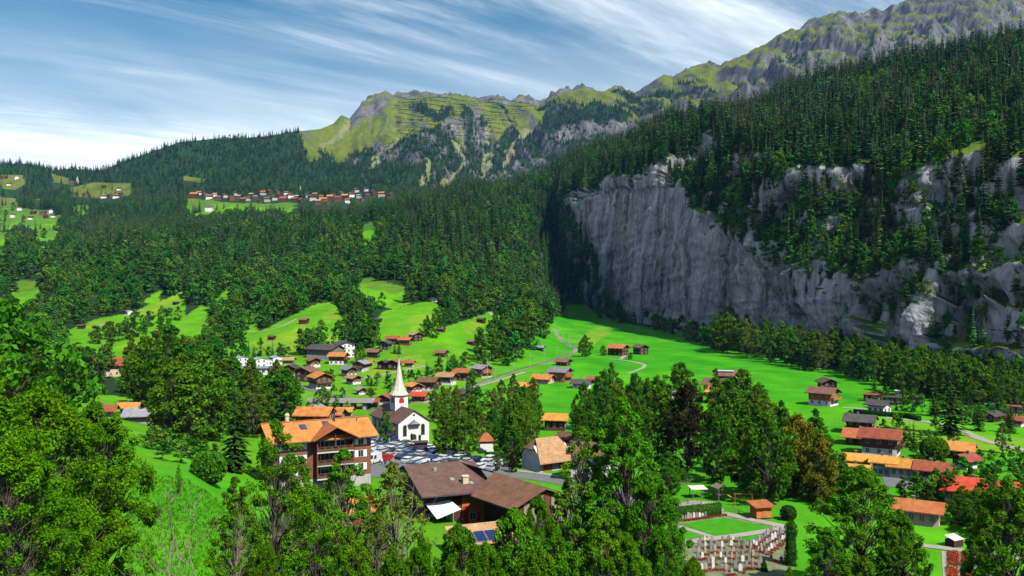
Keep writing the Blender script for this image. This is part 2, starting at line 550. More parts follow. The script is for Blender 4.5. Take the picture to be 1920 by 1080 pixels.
CLEARINGS = [
    [(18, 538), (45, 523), (75, 528), (72, 545), (30, 550)], [(676, 424), (698, 412), (704, 424), (684, 434)],
    [(352, 372), (400, 374), (520, 382), (505, 388), (440, 387), (400, 397), (365, 400), (350, 384)],
    [(515, 382), (560, 380), (545, 392), (515, 390)],
    [(-20, 328), (42, 328), (48, 345), (28, 356), (-20, 352)], [(94, 325), (128, 334), (130, 346), (98, 342)],
    [(132, 352), (175, 342), (246, 344), (244, 366), (190, 372), (135, 368)],
    [(-20, 366), (28, 372), (36, 392), (110, 398), (112, 418), (60, 424), (30, 416), (-20, 452)],
    [(66, 420), (112, 424), (100, 448), (66, 446)], [(140, 385), (165, 384), (160, 398), (140, 398)],
    [(128, 436), (142, 434), (140, 442), (128, 444)], [(-20, 420), (12, 418), (8, 450), (-20, 455)],
    [(665, 524), (690, 520), (770, 540), (740, 552), (690, 540)],
    [(1070, 300), (1100, 288), (1160, 294), (1150, 306), (1090, 308)],
    [(346, 330), (385, 336), (380, 343), (345, 338)],
]
MOWN = [[(600, 590), (630, 575), (640, 596), (615, 605)], [(760, 600), (800, 585), (815, 592), (775, 622)], [(215, 650), (260, 640), (290, 640), (250, 660)], [(150, 612), (200, 598), (215, 606), (170, 622)], [(860, 610), (905, 596), (915, 606), (880, 626)], [(540, 640), (560, 600), (580, 596), (570, 640)], [(1080, 640), (1120, 612), (1150, 618), (1110, 650)], [(470, 640), (520, 626), (565, 622), (620, 628), (640, 640), (560, 660), (480, 662)], [(640, 690), (700, 676), (790, 664), (800, 690), (700, 705)],
        [(248, 586), (300, 566), (345, 545), (348, 566), (300, 588), (262, 596)], [(1360, 765), (1410, 762), (1480, 768), (1470, 800), (1380, 800)],
        [(1600, 780), (1700, 785), (1790, 805), (1760, 835), (1610, 815)], [(1750, 815), (1925, 820), (1925, 850), (1780, 850)]]
Xa, Ya, Za = Xall, Yall, Zall


def any_poly(polys, px, py):
    r = np.zeros(np.shape(px), bool)
    for p in polys:
        r |= inpoly(px, py, p)
    return r


fz = sstep(1300, 1800, Ya)
jx = PXall + fbm(Xa / 9, Ya / 9, octaves=2, seed=71) * 3 * (1 - fz) + fz * fbm(Xa / 42, Ya / 90, octaves=3, seed=72) * 16
jy = PYall + fbm(Xa / 9, Ya / 9, octaves=2, seed=73) * 1.5 * (1 - fz) + fz * fbm(Xa / 42, Ya / 90, octaves=3, seed=74) * 6
meadow = any_poly(MEADOWS + CLEARINGS, jx, jy)
valley = (Ya < np.interp(PXall, [-400, 0, 300, 400, 560, 700, 900, 1000, 1040, 1060, 2400], [300, 300, 320, 400, 470, 540, 560, 640, 900, 1085, 1085]))
open_ground = meadow | valley
# treeline on the ridge, with gullies free of trees
TREELINE = [(-400, 300), (545, 236), (560, 262), (580, 290), (610, 292), (640, 305), (665, 292), (690, 276), (715, 292), (740, 268), (765, 262), (800, 238), (825, 238), (845, 268),
            (858, 292), (872, 262), (885, 232), (905, 222), (915, 240), (924, 288), (935, 262), (948, 228), (965, 226), (975, 262), (990, 250), (1005, 240), (1040, 196),
            (1100, 200), (1180, 222), (1230, 216), (1300, 208), (1400, 195), (1500, 170), (1600, 150), (1700, 140), (1920, 120), (2400, 90)]
GULLIES = [[(845, 225), (860, 262), (873, 288), (866, 310), (838, 348)], [(914, 240), (916, 285), (906, 330)], [(985, 245), (964, 280), (940, 315)],
           [(745, 262), (722, 288), (690, 315)], [(1010, 300), (1035, 330)], [(800, 300), (798, 345)], [(655, 225), (630, 255), (610, 275)]]


def near_poly(px, py, line, w):
    r = np.zeros(np.shape(px), bool)
    for (x1, y1), (x2, y2) in zip(line[:-1], line[1:]):
        L2 = (x2 - x1) ** 2 + (y2 - y1) ** 2
        t = np.clip(((px - x1) * (x2 - x1) + (py - y1) * (y2 - y1)) / L2, 0, 1)
        r |= (px - x1 - t * (x2 - x1)) ** 2 + (py - y1 - t * (y2 - y1)) ** 2 < w * w
    return r


far = TALL > 0
tl = np.interp(PXall, [t[0] for t in TREELINE], [t[1] for t in TREELINE])
tn = fbm(Xa / 130, Ya / 260, octaves=4, seed=81) * 22
gully = np.zeros(far.shape, bool)
for g in GULLIES:
    gully |= near_poly(jx + tn * 0.15, PYall, g, 4.6)
dzdr = np.zeros_like(Zall)
dzdr[:, 1:-1] = (Zall[:, 2:] - Zall[:, :-2]) / (Yall[:, 2:] - Yall[:, :-2])
farforest = far & (PYall + tn > tl) & ~gully & ~(any_poly(CLEARINGS, PXall, PYall)) & (TALL < 1.02)
ALPFIELD = [[(572, 296), (590, 262), (625, 236), (655, 225), (720, 235), (735, 262), (700, 272), (650, 300), (620, 292), (600, 300)]]
farforest &= ~(any_poly(ALPFIELD, PXall, PYall) & (fbm(Xa / 60, Ya / 120, octaves=4, seed=83) < 0.10))
strips = far & (PYall + tn > tl - 62) & (TALL < 0.93) & (PXall > 740) & (fbm((Xa + 0.4 * (Ya - 3400)) / 60, Ya / 420, octaves=3, seed=87) > 0.27) & ~gully
farforest |= strips
farforest &= ~((dzdr > 1.5) & (fbm(Xa / 30, Ya / 30, octaves=2, seed=85) < 0.25))
forest = (~open_ground & ~far) | farforest

g1 = fbm(Xa / 70, Ya / 70, octaves=3, seed=91); g2 = fbm(Xa / 11, Ya / 25, octaves=3, seed=93)
leftish = 1 - sstep(820, 1060, PXall)
meadow_c = np.stack([0.052 + 0.045 * leftish + 0.034 * np.maximum(g1, -0.5) + 0.018 * g2, 0.30 + 0.06 * g1 + 0.045 * g2, 0.004 + 0.002 * g1], -1)
rough_c = np.stack([0.075 + 0.03 * g2, 0.22 + 0.05 * g1, 0.012 + 0 * g1], -1)
mown_c = np.stack([0.20 + 0.05 * g2, 0.30 + 0.04 * g1, 0.022 + 0 * g1], -1)
alp_c = np.stack([0.105 + 0.05 * g1 + 0.035 * g2, 0.135 + 0.04 * g1 + 0.035 * g2, 0.013 + 0.006 * g1], -1)
below = any_poly(MEADOWS, jx, jy - 10) | any_poly(MEADOWS, jx, jy - 20) | any_poly(MEADOWS, jx, jy - 30) | any_poly(MEADOWS, jx, jy - 42) | any_poly(CLEARINGS, jx, jy - 6) | ((any_poly(CLEARINGS, jx, jy - 16) | any_poly(CLEARINGS, jx, jy - 28)) & (Ya < 1300))
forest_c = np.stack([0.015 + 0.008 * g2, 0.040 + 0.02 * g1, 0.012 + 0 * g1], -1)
scree_c = np.stack([0.26 + 0.05 * g2, 0.25 + 0.04 * g2, 0.17 + 0.03 * g2], -1)
cover = np.where((Ya < 300)[..., None], 0.75 * meadow_c + 0.25 * rough_c, meadow_c)
band = np.sin((Xa * 0.35 + Ya * 0.12 + 6 * fbm(Xa / 60, Ya / 60, octaves=2, seed=99)) * 0.55)
mb_ = (0.075 * band * ((Ya > 300) & (PXall > 1000)))[..., None]
cover = cover * (1 + mb_ * np.array([2.0, 1.0, 1.0]))
patch = (fbm(Xa / 45, Ya / 45, octaves=3, seed=97) * 0.9)[..., None]
village = (sstep(632, 655, PYall) * (1 - sstep(900, 1080, PXall + 40 * g1)) * sstep(330, 420, PXall) * sstep(230, 300, Ya))[..., None]
cover = cover * (1 - village) + village * (cover * (0.72 - 0.2 * patch) + rough_c * (0.28 + 0.2 * patch))
cover = np.where(any_poly(MOWN, jx, jy)[..., None], mown_c * 0.55 + meadow_c * 0.45, cover)
cover = np.where((any_poly(CLEARINGS, jx, jy))[..., None], np.stack([0.085 + 0.04 * g1 + 0.03 * g2, 0.19 + 0.05 * g1, 0.012 + 0 * g1], -1), cover)
cover = np.where((far & ~forest)[..., None], alp_c, cover)
cover = np.where((gully & far)[..., None], 0.5 * scree_c + 0.5 * alp_c, cover)
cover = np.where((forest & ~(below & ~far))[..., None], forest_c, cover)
leftgrass = ((1 - sstep(380, 560, PXall + 40 * g1)) * (1 - sstep(150, 220, Ya)))[..., None]
cover = cover * (1 - leftgrass) + leftgrass * np.stack([0.075 + 0.04 * g2, 0.33 + 0.07 * g1, 0.006 + 0 * g1], -1)
rockable = np.where(far, 1.18 - 0.05 * sstep(1380, 1500, PXall) * (0.75 + 0.5 * g1), np.where(forest, 0.8, 0.0))
rockable = np.where((TALL > 0.95) & (PXall > 640), 2.6, rockable)
rockable = np.where((np.abs(PXall - 690) < 34) & (TALL > 0.84) & far, 2.4, rockable)


def grid_faces(a, b):
    i = np.arange(a * b).reshape(a, b)
    return np.stack([i[:-1, :-1], i[1:, :-1], i[1:, 1:], i[:-1, 1:]], -1).reshape(-1, 4)


def terrain_material(name, rock_lo, rock_hi, rock_a, rock_b, tex):
    m, n, l = new_mat(name)
    out = N(n, 'ShaderNodeOutputMaterial')
    b = N(n, 'ShaderNodeBsdfPrincipled', {'Roughness': 0.95, 'Specular IOR Level': 0.1})
    at = N(n, 'ShaderNodeAttribute', attribute_name='cover')
    ra = N(n, 'ShaderNodeAttribute', attribute_name='rockable')
    geo = N(n, 'ShaderNodeNewGeometry')
    # grass: fine tufts and wider patches
    n1 = N(n, 'ShaderNodeTexNoise', {'Scale': 1.6, 'Detail': 5.0, 'Roughness': 0.7}); l.new(geo.outputs['Position'], n1.inputs['Vector'])
    n2 = N(n, 'ShaderNodeTexNoise', {'Scale': 0.09, 'Detail': 4.0, 'Roughness': 0.6}); l.new(geo.outputs['Position'], n2.inputs['Vector'])
    mm = N(n, 'ShaderNodeMath', operation='ADD'); l.new(n1.outputs['Fac'], mm.inputs[0]); l.new(n2.outputs['Fac'], mm.inputs[1])
    mr = N(n, 'ShaderNodeMapRange', {'From Min': 0.6, 'From Max': 1.4, 'To Min': 0.62, 'To Max': 1.38}); l.new(mm.outputs[0], mr.inputs['Value'])
    hs = N(n, 'ShaderNodeHueSaturation'); l.new(at.outputs['Color'], hs.inputs['Color']); l.new(mr.outputs[0], hs.inputs['Value'])
    # rock where it is steep
    sx = N(n, 'ShaderNodeSeparateXYZ'); l.new(geo.outputs['Normal'], sx.inputs[0])
    n3 = N(n, 'ShaderNodeTexNoise', {'Scale': tex, 'Detail': 8.0, 'Roughness': 0.65}); l.new(geo.outputs['Position'], n3.inputs['Vector'])
    ad = N(n, 'ShaderNodeMath', {1: 0.28, 2: -0.14}, operation='MULTIPLY_ADD'); l.new(n3.outputs['Fac'], ad.inputs[0])
    sz0 = N(n, 'ShaderNodeMath', operation='ADD'); l.new(sx.outputs['Z'], sz0.inputs[0]); l.new(ad.outputs[0], sz0.inputs[1])
    ex = N(n, 'ShaderNodeMath', {1: 1.0}, operation='SUBTRACT'); l.new(ra.outputs['Fac'], ex.inputs[0])
    ex0 = N(n, 'ShaderNodeMath', {1: 0.0}, operation='MAXIMUM'); l.new(ex.outputs[0], ex0.inputs[0])
    ex1 = N(n, 'ShaderNodeMath', {1: 0.15}, operation='MULTIPLY'); l.new(ex0.outputs[0], ex1.inputs[0])
    sz = N(n, 'ShaderNodeMath', operation='SUBTRACT'); l.new(sz0.outputs[0], sz.inputs[0]); l.new(ex1.outputs[0], sz.inputs[1])
    ra1 = N(n, 'ShaderNodeMath', {1: 1.0}, operation='MINIMUM'); l.new(ra.outputs['Fac'], ra1.inputs[0])
    rk = N(n, 'ShaderNodeMapRange', {'From Min': rock_hi, 'From Max': rock_lo, 'To Min': 0.0, 'To Max': 1.0}, interpolation_type='SMOOTHSTEP')
    l.new(sz.outputs[0], rk.inputs['Value'])
    rkm = N(n, 'ShaderNodeMath', operation='MULTIPLY'); l.new(rk.outputs[0], rkm.inputs[0]); l.new(ra1.outputs[0], rkm.inputs[1])
    mp = N(n, 'ShaderNodeMapping'); mp.inputs['Scale'].default_value = (1, 1, 0.22); l.new(geo.outputs['Position'], mp.inputs['Vector'])
    n4 = N(n, 'ShaderNodeTexNoise', {'Scale': tex * 3.5, 'Detail': 9.0, 'Roughness': 0.7, 'Distortion': 0.6}); l.new(mp.outputs[0], n4.inputs['Vector'])
    mp2 = N(n, 'ShaderNodeMapping'); mp2.inputs['Scale'].default_value = (1, 1, 0.16); l.new(geo.outputs['Position'], mp2.inputs['Vector'])
    n5 = N(n, 'ShaderNodeTexNoise', {'Scale': tex * 0.9, 'Detail': 6.0, 'Roughness': 0.6, 'Distortion': 0.8}); l.new(mp2.outputs[0], n5.inputs['Vector'])
    av = N(n, 'ShaderNodeMath', {1: 0.55}, operation='MULTIPLY'); l.new(n4.outputs['Fac'], av.inputs[0])
    av2 = N(n, 'ShaderNodeMath', {1: 0.60}, operation='MULTIPLY'); l.new(n5.outputs['Fac'], av2.inputs[0])
    av3 = N(n, 'ShaderNodeMath', operation='ADD'); l.new(av.outputs[0], av3.inputs[0]); l.new(av2.outputs[0], av3.inputs[1])
    cr = N(n, 'ShaderNodeValToRGB'); e = cr.color_ramp.elements
    e[0].position = 0.42; e[0].color = rgba(rock_a); e[1].position = 0.70; e[1].color = rgba(rock_b)
    l.new(av3.outputs[0], cr.inputs['Fac'])
    mx = N(n, 'ShaderNodeMix', data_type='RGBA')
    wp = N(n, 'ShaderNodeTexNoise', {'Scale': tex * 2.2, 'Detail': 4.0}); l.new(geo.outputs['Position'], wp.inputs['Vector'])
    wsc = N(n, 'ShaderNodeVectorMath', {'Scale': 0.35 / tex}, operation='SCALE')
    l.new(wp.outputs['Color'], wsc.inputs[0])
    wv_ = N(n, 'ShaderNodeVectorMath', operation='ADD'); l.new(geo.outputs['Position'], wv_.inputs[0]); l.new(wsc.outputs[0], wv_.inputs[1])
    mp3 = N(n, 'ShaderNodeMapping'); mp3.inputs['Scale'].default_value = (1, 1, 0.45); l.new(wv_.outputs[0], mp3.inputs['Vector'])
    vo = N(n, 'ShaderNodeTexVoronoi', {'Scale': tex * 1.5}, feature='DISTANCE_TO_EDGE'); l.new(mp3.outputs[0], vo.inputs['Vector'])
    ck = N(n, 'ShaderNodeMapRange', {'From Min': 0.0, 'From Max': 0.05, 'To Min': 0.70, 'To Max': 1.0}, interpolation_type='SMOOTHSTEP'); l.new(vo.outputs['Distance'], ck.inputs['Value'])
    ckm = N(n, 'ShaderNodeMix', {'Factor': 1.0}, data_type='RGBA', blend_type='MULTIPLY'); l.new(cr.outputs['Color'], ckm.inputs['A']); l.new(ck.outputs[0], ckm.inputs['B'])
    n7 = N(n, 'ShaderNodeTexNoise', {'Scale': tex * 1.3, 'Detail': 6.0, 'Roughness': 0.65, 'Distortion': 1.0}); mp4 = N(n, 'ShaderNodeMapping'); mp4.inputs['Scale'].default_value = (1, 1, 0.10); mp4.inputs['Location'].default_value = (70, 20, 9)
    l.new(geo.outputs['Position'], mp4.inputs['Vector']); l.new(mp4.outputs[0], n7.inputs['Vector'])
    om = N(n, 'ShaderNodeMapRange', {'From Min': 0.54, 'From Max': 0.70, 'To Min': 0.0, 'To Max': 0.65}, interpolation_type='SMOOTHSTEP'); l.new(n7.outputs['Fac'], om.inputs['Value'])
    och = N(n, 'ShaderNodeMix', data_type='RGBA', blend_type='MULTIPLY'); och.inputs['B'].default_value = (1.0, 0.78, 0.48, 1); l.new(om.outputs[0], och.inputs['Factor']); l.new(ckm.outputs['Result'], och.inputs['A'])
    hgt_ = N(n, 'ShaderNodeMath', {1: 0.5}, operation='MULTIPLY_ADD'); l.new(ck.outputs[0], hgt_.inputs[0]); l.new(n4.outputs['Fac'], hgt_.inputs[2])
    l.new(rkm.outputs[0], mx.inputs['Factor']); l.new(hs.outputs[0], mx.inputs['A']); l.new(och.outputs['Result'], mx.inputs['B'])
    l.new(mx.outputs['Result'], b.inputs['Base Color'])
    bp = N(n, 'ShaderNodeBump', {'Strength': 0.7, 'Distance': 1.0 / tex * 0.12})
    l.new(hgt_.outputs[0], bp.inputs['Height'])
    bs = N(n, 'ShaderNodeMath', {1: 0.8}, operation='MULTIPLY'); l.new(rkm.outputs[0], bs.inputs[0]); l.new(bs.outputs[0], bp.inputs['Strength'])
    b2 = N(n, 'ShaderNodeBump', {'Strength': 0.35, 'Distance': 0.25}); l.new(n1.outputs['Fac'], b2.inputs['Height']); l.new(bp.outputs[0], b2.inputs['Normal'])
    l.new(b2.outputs[0], b.inputs['Normal'])
    l.new(b.outputs[0], out.inputs['Surface'])
    return m


def set_attr(me, name, arr, kind):
    a = me.attributes.new(name, kind, 'POINT')
    if kind == 'FLOAT_COLOR':
        arr = np.concatenate([arr, np.ones(arr.shape[:-1] + (1,))], -1)
        a.data.foreach_set('color', np.clip(arr, 0, 1).astype(np.float32).ravel())
    else:
        a.data.foreach_set('value', np.asarray(arr, np.float32).ravel())


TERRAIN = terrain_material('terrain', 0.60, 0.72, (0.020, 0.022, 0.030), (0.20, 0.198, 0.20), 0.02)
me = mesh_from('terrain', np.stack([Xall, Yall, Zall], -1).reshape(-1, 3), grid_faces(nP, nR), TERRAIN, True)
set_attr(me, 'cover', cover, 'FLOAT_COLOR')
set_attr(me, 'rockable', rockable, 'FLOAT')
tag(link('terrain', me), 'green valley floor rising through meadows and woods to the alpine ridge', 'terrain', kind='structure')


# queries -----------------------------------------------------------
def bil(A, i, j):
    i = np.clip(i, 0, A.shape[0] - 1.001); j = np.clip(j, 0, A.shape[1] - 1.001)
    i0, j0 = np.floor(i).astype(int), np.floor(j).astype(int)
    a, b = i - i0, j - j0
    if A.ndim == 3:
        a, b = a[..., None], b[..., None]
    return A[i0, j0] * (1 - a) * (1 - b) + A[i0 + 1, j0] * a * (1 - b) + A[i0, j0 + 1] * (1 - a) * b + A[i0 + 1, j0 + 1] * a * b


PIDX = np.arange(nP)


def ground(X, Y):
    """height of the ground at world X,Y (Y up to 2200)"""
    Y_ = max(Y, 0.01)
    px = CX + F * X / (Y_ if Y_ >= 60 else 25 + Y_ * 35 / 60)
    return float(bil(Zall, np.array(np.interp(px, PXG, PIDX)), np.array(np.interp(Y_, YG, np.arange(NR1)))))


def hit(px, py, ymin=60.0):
    """first ground point seen at photo pixel px,py"""
    i = np.interp(px, PXG, PIDX); i0 = int(min(i, nP - 2)); a = i - i0
    col_y = Yall[i0] * (1 - a) + Yall[i0 + 1] * a
    col_z = Zall[i0] * (1 - a) + Zall[i0 + 1] * a
    col_p = CY - (col_z - ZC) / np.maximum(col_y, 1) * F
    k = np.where((col_p <= py) & (col_y >= ymin))[0]
    if len(k) == 0:
        k = [len(col_p) - 4]
    k = k[0]
    if k > 0 and col_p[k - 1] > py:
        t = (col_p[k - 1] - py) / (col_p[k - 1] - col_p[k])
        Y = col_y[k - 1] + t * (col_y[k] - col_y[k - 1]); Z = col_z[k - 1] + t * (col_z[k] - col_z[k - 1])
    else:
        Y, Z = col_y[k], col_z[k]
    return Vector(((px - CX) / F * Y, Y, Z))


def spot(px, Y):
    X = (px - CX) / F * Y
    return Vector((X, Y, ground(X, Y)))


# ------------------------------------------------------------------ the cliff massif on the right
MASSIF = {  # px: base ... skyline, back   (Y, py)
    1035: [(1290, 585), (1320, 560), (1340, 520), (1370, 470), (1390, 440), (1420, 415), (1450, 395), (1550, 345), (1700, 305), (1800, 303), (2000, 310)],
    1062: [(1190, 588), (1215, 560), (1240, 510), (1270, 440), (1285, 400), (1300, 385), (1320, 372), (1450, 330), (1650, 296), (1800, 292), (2000, 300)],
    1100: [(1085, 596), (1100, 566), (1112, 490), (1128, 410), (1138, 375), (1150, 362), (1180, 352), (1350, 318), (1600, 284), (1800, 280), (2000, 285)],
    1150: [(965, 600), (978, 570), (986, 480), (996, 390), (1004, 352), (1020, 345), (1060, 335), (1250, 300), (1550, 272), (1750, 266), (2000, 270)],
    1200: [(865, 606), (877, 580), (884, 480), (892, 400), (900, 355), (930, 342), (975, 325), (1150, 286), (1400, 262), (1600, 256), (1900, 260)],
    1250: [(795, 618), (806, 590), (813, 490), (822, 410), (835, 345), (850, 318), (900, 300), (1030, 262), (1200, 238), (1400, 226), (1700, 230)],
    1300: [(733, 630), (744, 606), (751, 520), (760, 440), (778, 385), (815, 345), (860, 312), (950, 262), (1130, 226), (1300, 206), (1600, 212)],
    1400: [(623, 662), (633, 636), (640, 560), (647, 500), (656, 452), (682, 388), (694, 330), (706, 285), (900, 230), (1180, 192), (1500, 200)],
    1500: [(538, 686), (547, 656), (553, 590), (560, 540), (570, 490), (598, 428), (612, 372), (624, 315), (800, 235), (1120, 142), (1450, 150)],
    1600: [(483, 698), (491, 668), (496, 620), (504, 570), (515, 525), (548, 452), (562, 395), (574, 330), (740, 220), (1050, 124), (1400, 130)],
    1700: [(442, 708), (450, 675), (455, 630), (463, 585), (474, 545), (508, 462), (522, 405), (534, 338), (690, 212), (1000, 104), (1350, 110)],
    1800: [(418, 718), (426, 684), (431, 635), (438, 595), (448, 555), (480, 455), (494, 404), (505, 335), (650, 200), (960, 88), (1300, 96)],
    1920: [(398, 728), (405, 692), (410, 640), (416, 605), (426, 565), (458, 446), (472, 400), (482, 325), (620, 190), (910, 60), (1250, 70)],
    2400: [(350, 740), (356, 700), (360, 640), (368, 600), (376, 560), (400, 420), (412, 370), (420, 300), (540, 150), (800, 0), (1100, 10)],
}
for _k in MASSIF:                                                        # ground lies a tree's height under the wooded skyline
    _d = 22 if _k < 1230 else 30
    MASSIF[_k] = [(y, p + (_d * 0.6 if i == 8 else _d if i > 8 else 0)) for i, (y, p) in enumerate(MASSIF[_k])]
for _k, _f in ((1600, 0.985), (1700, 0.95), (1800, 0.905), (1920, 0.855), (2400, 0.72)):
    MASSIF[_k] = [(y * (_f + (1 - _f) * max(0, i - 7) / 3), p) for i, (y, p) in enumerate(MASSIF[_k])]
mk = sorted(MASSIF)
UPX = np.concatenate([np.linspace(1035, 1920, 330), np.linspace(1928, 2400, 40)])
nodes_y = np.array([[q[0] for q in MASSIF[k]] for k in mk], float)
nodes_z = np.array([[zat(*q) for q in MASSIF[k]] for k in mk], float)
NYk = np.stack([mono(UPX, mk, nodes_y[:, j]) for j in range(11)], 1)
NZk = np.stack([mono(UPX, mk, nodes_z[:, j]) for j in range(11)], 1)
seg = [8, 44, 34, 26, 26, 22, 22, 26, 40, 10]
vs_ = np.concatenate([np.linspace(j, j + 1, s, endpoint=False) for j, s in enumerate(seg)] + [[10.0]])
jj = np.minimum(vs_.astype(int), 9); ft = vs_ - jj
MY = NYk[:, jj] * (1 - ft) + NYk[:, jj + 1] * ft
MZ = NZk[:, jj] * (1 - ft) + NZk[:, jj + 1] * ft
for _ in range(2):                                                        # soften the node breaks
    MY[:, 1:-1] = 0.25 * MY[:, :-2] + 0.5 * MY[:, 1:-1] + 0.25 * MY[:, 2:]
    MZ[:, 1:-1] = 0.25 * MZ[:, :-2] + 0.5 * MZ[:, 1:-1] + 0.25 * MZ[:, 2:]
MX = (UPX[:, None] - CX) / F * MY
nU, nV = MX.shape


def grid_normals(X, Y, Z):
    P = np.stack([X, Y, Z], -1)
    du = np.gradient(P, axis=0); dv = np.gradient(P, axis=1)
    nn = np.cross(du, dv); nn /= np.linalg.norm(nn, axis=-1, keepdims=True) + 1e-9
    if nn[nU // 2, 20, 0] > 0:
        nn = -nn
    return nn


NRM = grid_normals(MX, MY, MZ)
vv = np.broadcast_to(vs_, MX.shape)
lock = sstep(0.0, 0.8, vv) * (1 - sstep(8.6, 9.0, vv)) * sstep(1035, 1075, UPX)[:, None]
steep = 1 - np.clip(np.abs(NRM[..., 2]), 0, 1)
# vertical flutes on the wall, buttresses, ledges
al = -MX * 0.25 + MY * 0.97
flute = 0.6 * ridged(al / 48 + MZ / 400, MZ / 210, octaves=3, seed=101, gain=0.5) + 0.4 * fbm(al / 26, MZ / 60, octaves=3, seed=102)
butt = fbm(al / 75, MZ / 170, octaves=3, seed=103)
led = fbm(al / 130, MZ / 15 + al / 300, octaves=3, seed=105)
rough = 0.45 * fbm(MX / 9, MY / 9, MZ / 9, octaves=4, seed=107) + 0.75 * ridged(MX / 13, MY / 13, MZ / 17, octaves=4, seed=108, gain=0.6)
bed = ridged(al / 160 + MZ / 60, MZ / 11 + al / 90, octaves=2, seed=106)
wall = (1 - sstep(3.6, 4.6, vv + np.interp(UPX, [1035, 1380, 1500], [0, 0, 2.2])[:, None]))
disp = lock * (steep * ((4.0 + 4.5 * wall) * flute + 15 * butt + (6.5 - 5.5 * wall) * led) + (0.6 + 2.2 * steep) * rough * 1.7 + steep * bed * 1.6 + (1 - steep) * 9 * fbm(MX / 45, MY / 45, MZ / 60, octaves=3, seed=109))
sn = ridged(al / 55, MZ / 34, octaves=4, seed=111) + 0.25 * fbm(al / 12, MZ / 12, octaves=2, seed=112)
shelf = lock * (1 - wall) * sstep(1.0, 2.0, vv) * (1 - sstep(7.4, 8.2, vv)) * (5.5 * (2 * sstep(-0.10, 0.10, sn - 0.12) - 1) + 4.5 * sn)
disp = disp + shelf
MX2, MY2, MZ2 = [A + disp * NRM[..., c] for A, c in zip((MX, MY, MZ), range(3))]
MZ2 = MZ2 + lock * (1 - wall) * steep * 3.0 * led
NRM2 = grid_normals(MX2, MY2, MZ2)
MPX = CX + F * MX2 / MY2
MPY = CY - F * (MZ2 - ZC) / MY2
mg = fbm(MX2 / 30, MY2 / 30, MZ2 / 30, octaves=3, seed=121)
lightgrass = (mg > 0.12)
mc = np.where(lightgrass[..., None], np.array([0.085, 0.15, 0.015]), np.array([0.03, 0.075, 0.012]))
CLIFF = terrain_material('cliff_rock', 0.58, 0.70, (0.022, 0.026, 0.034), (0.46, 0.48, 0.50), 0.045)
me = mesh_from('cliff', np.stack([MX2, MY2, MZ2], -1).reshape(-1, 3), grid_faces(nU, nV), CLIFF, False)
set_attr(me, 'cover', mc, 'FLOAT_COLOR')
set_attr(me, 'rockable', np.ones(MX2.shape), 'FLOAT')
tag(link('cliff', me), 'tall grey limestone cliff with wooded ledges rising from the valley meadow', 'cliff', kind='structure')
# ------------------------------------------------------------------ trees: meshes
LEAF_MID = leaf_mat('leaf_green', (0.022, 0.085, 0.006), (0.100, 0.245, 0.012), rand=0.30, hue=0.025)
LEAF_FOREST = leaf_mat('leaf_forest', (0.022, 0.092, 0.010), (0.080, 0.235, 0.018), rand=0.45, hue=0.035, trans=0.2)
LEAF_DARK = leaf_mat('leaf_copper', (0.012, 0.013, 0.006), (0.035, 0.034, 0.012), rand=0.15)
LEAF_AUTUMN = leaf_mat('leaf_autumn', (0.05, 0.09, 0.008), (0.21, 0.17, 0.014), extra=(0.34, 0.14, 0.012), rand=0.2)
LEAF_OLIVE = leaf_mat('leaf_olive', (0.04, 0.085, 0.010), (0.17, 0.25, 0.025), rand=0.2)
LEAF_NEAR = leaf_mat('leaf_near', (0.026, 0.110, 0.004), (0.130, 0.34, 0.008), extra=(0.27, 0.40, 0.012), rand=0.10, trans=0.38, hue=0.006)
LEAF_NEAR2 = leaf_mat('leaf_near_ash', (0.026, 0.112, 0.005), (0.115, 0.32, 0.010), extra=(0.20, 0.36, 0.015), rand=0.18, trans=0.36, hue=0.012)
NEEDLE = leaf_mat('needle_forest', (0.012, 0.052, 0.012), (0.052, 0.155, 0.024), rand=0.50, trans=0.05, hue=0.03)
NEEDLE_NEAR = leaf_mat('needle_near', (0.014, 0.045, 0.008), (0.045, 0.105, 0.014), rand=0.25, trans=0.15)
NEEDLE_BLUE = leaf_mat('needle_blue', (0.02, 0.06, 0.05), (0.06, 0.13, 0.12), rand=0.2, trans=0.1)
THUJA = leaf_mat('thuja', (0.012, 0.055, 0.008), (0.035, 0.125, 0.014), rand=0.15, trans=0.15)
BARK = plain('bark', (0.10, 0.085, 0.065), 0.9, 0.45, 1.5, 0.1, 0.6, stretch=(3, 3, 0.5))
BARK_PALE = plain('bark_pale', (0.20, 0.17, 0.12), 0.9, 0.4, 1.5, 0.1, 0.5, stretch=(3, 3, 0.5))


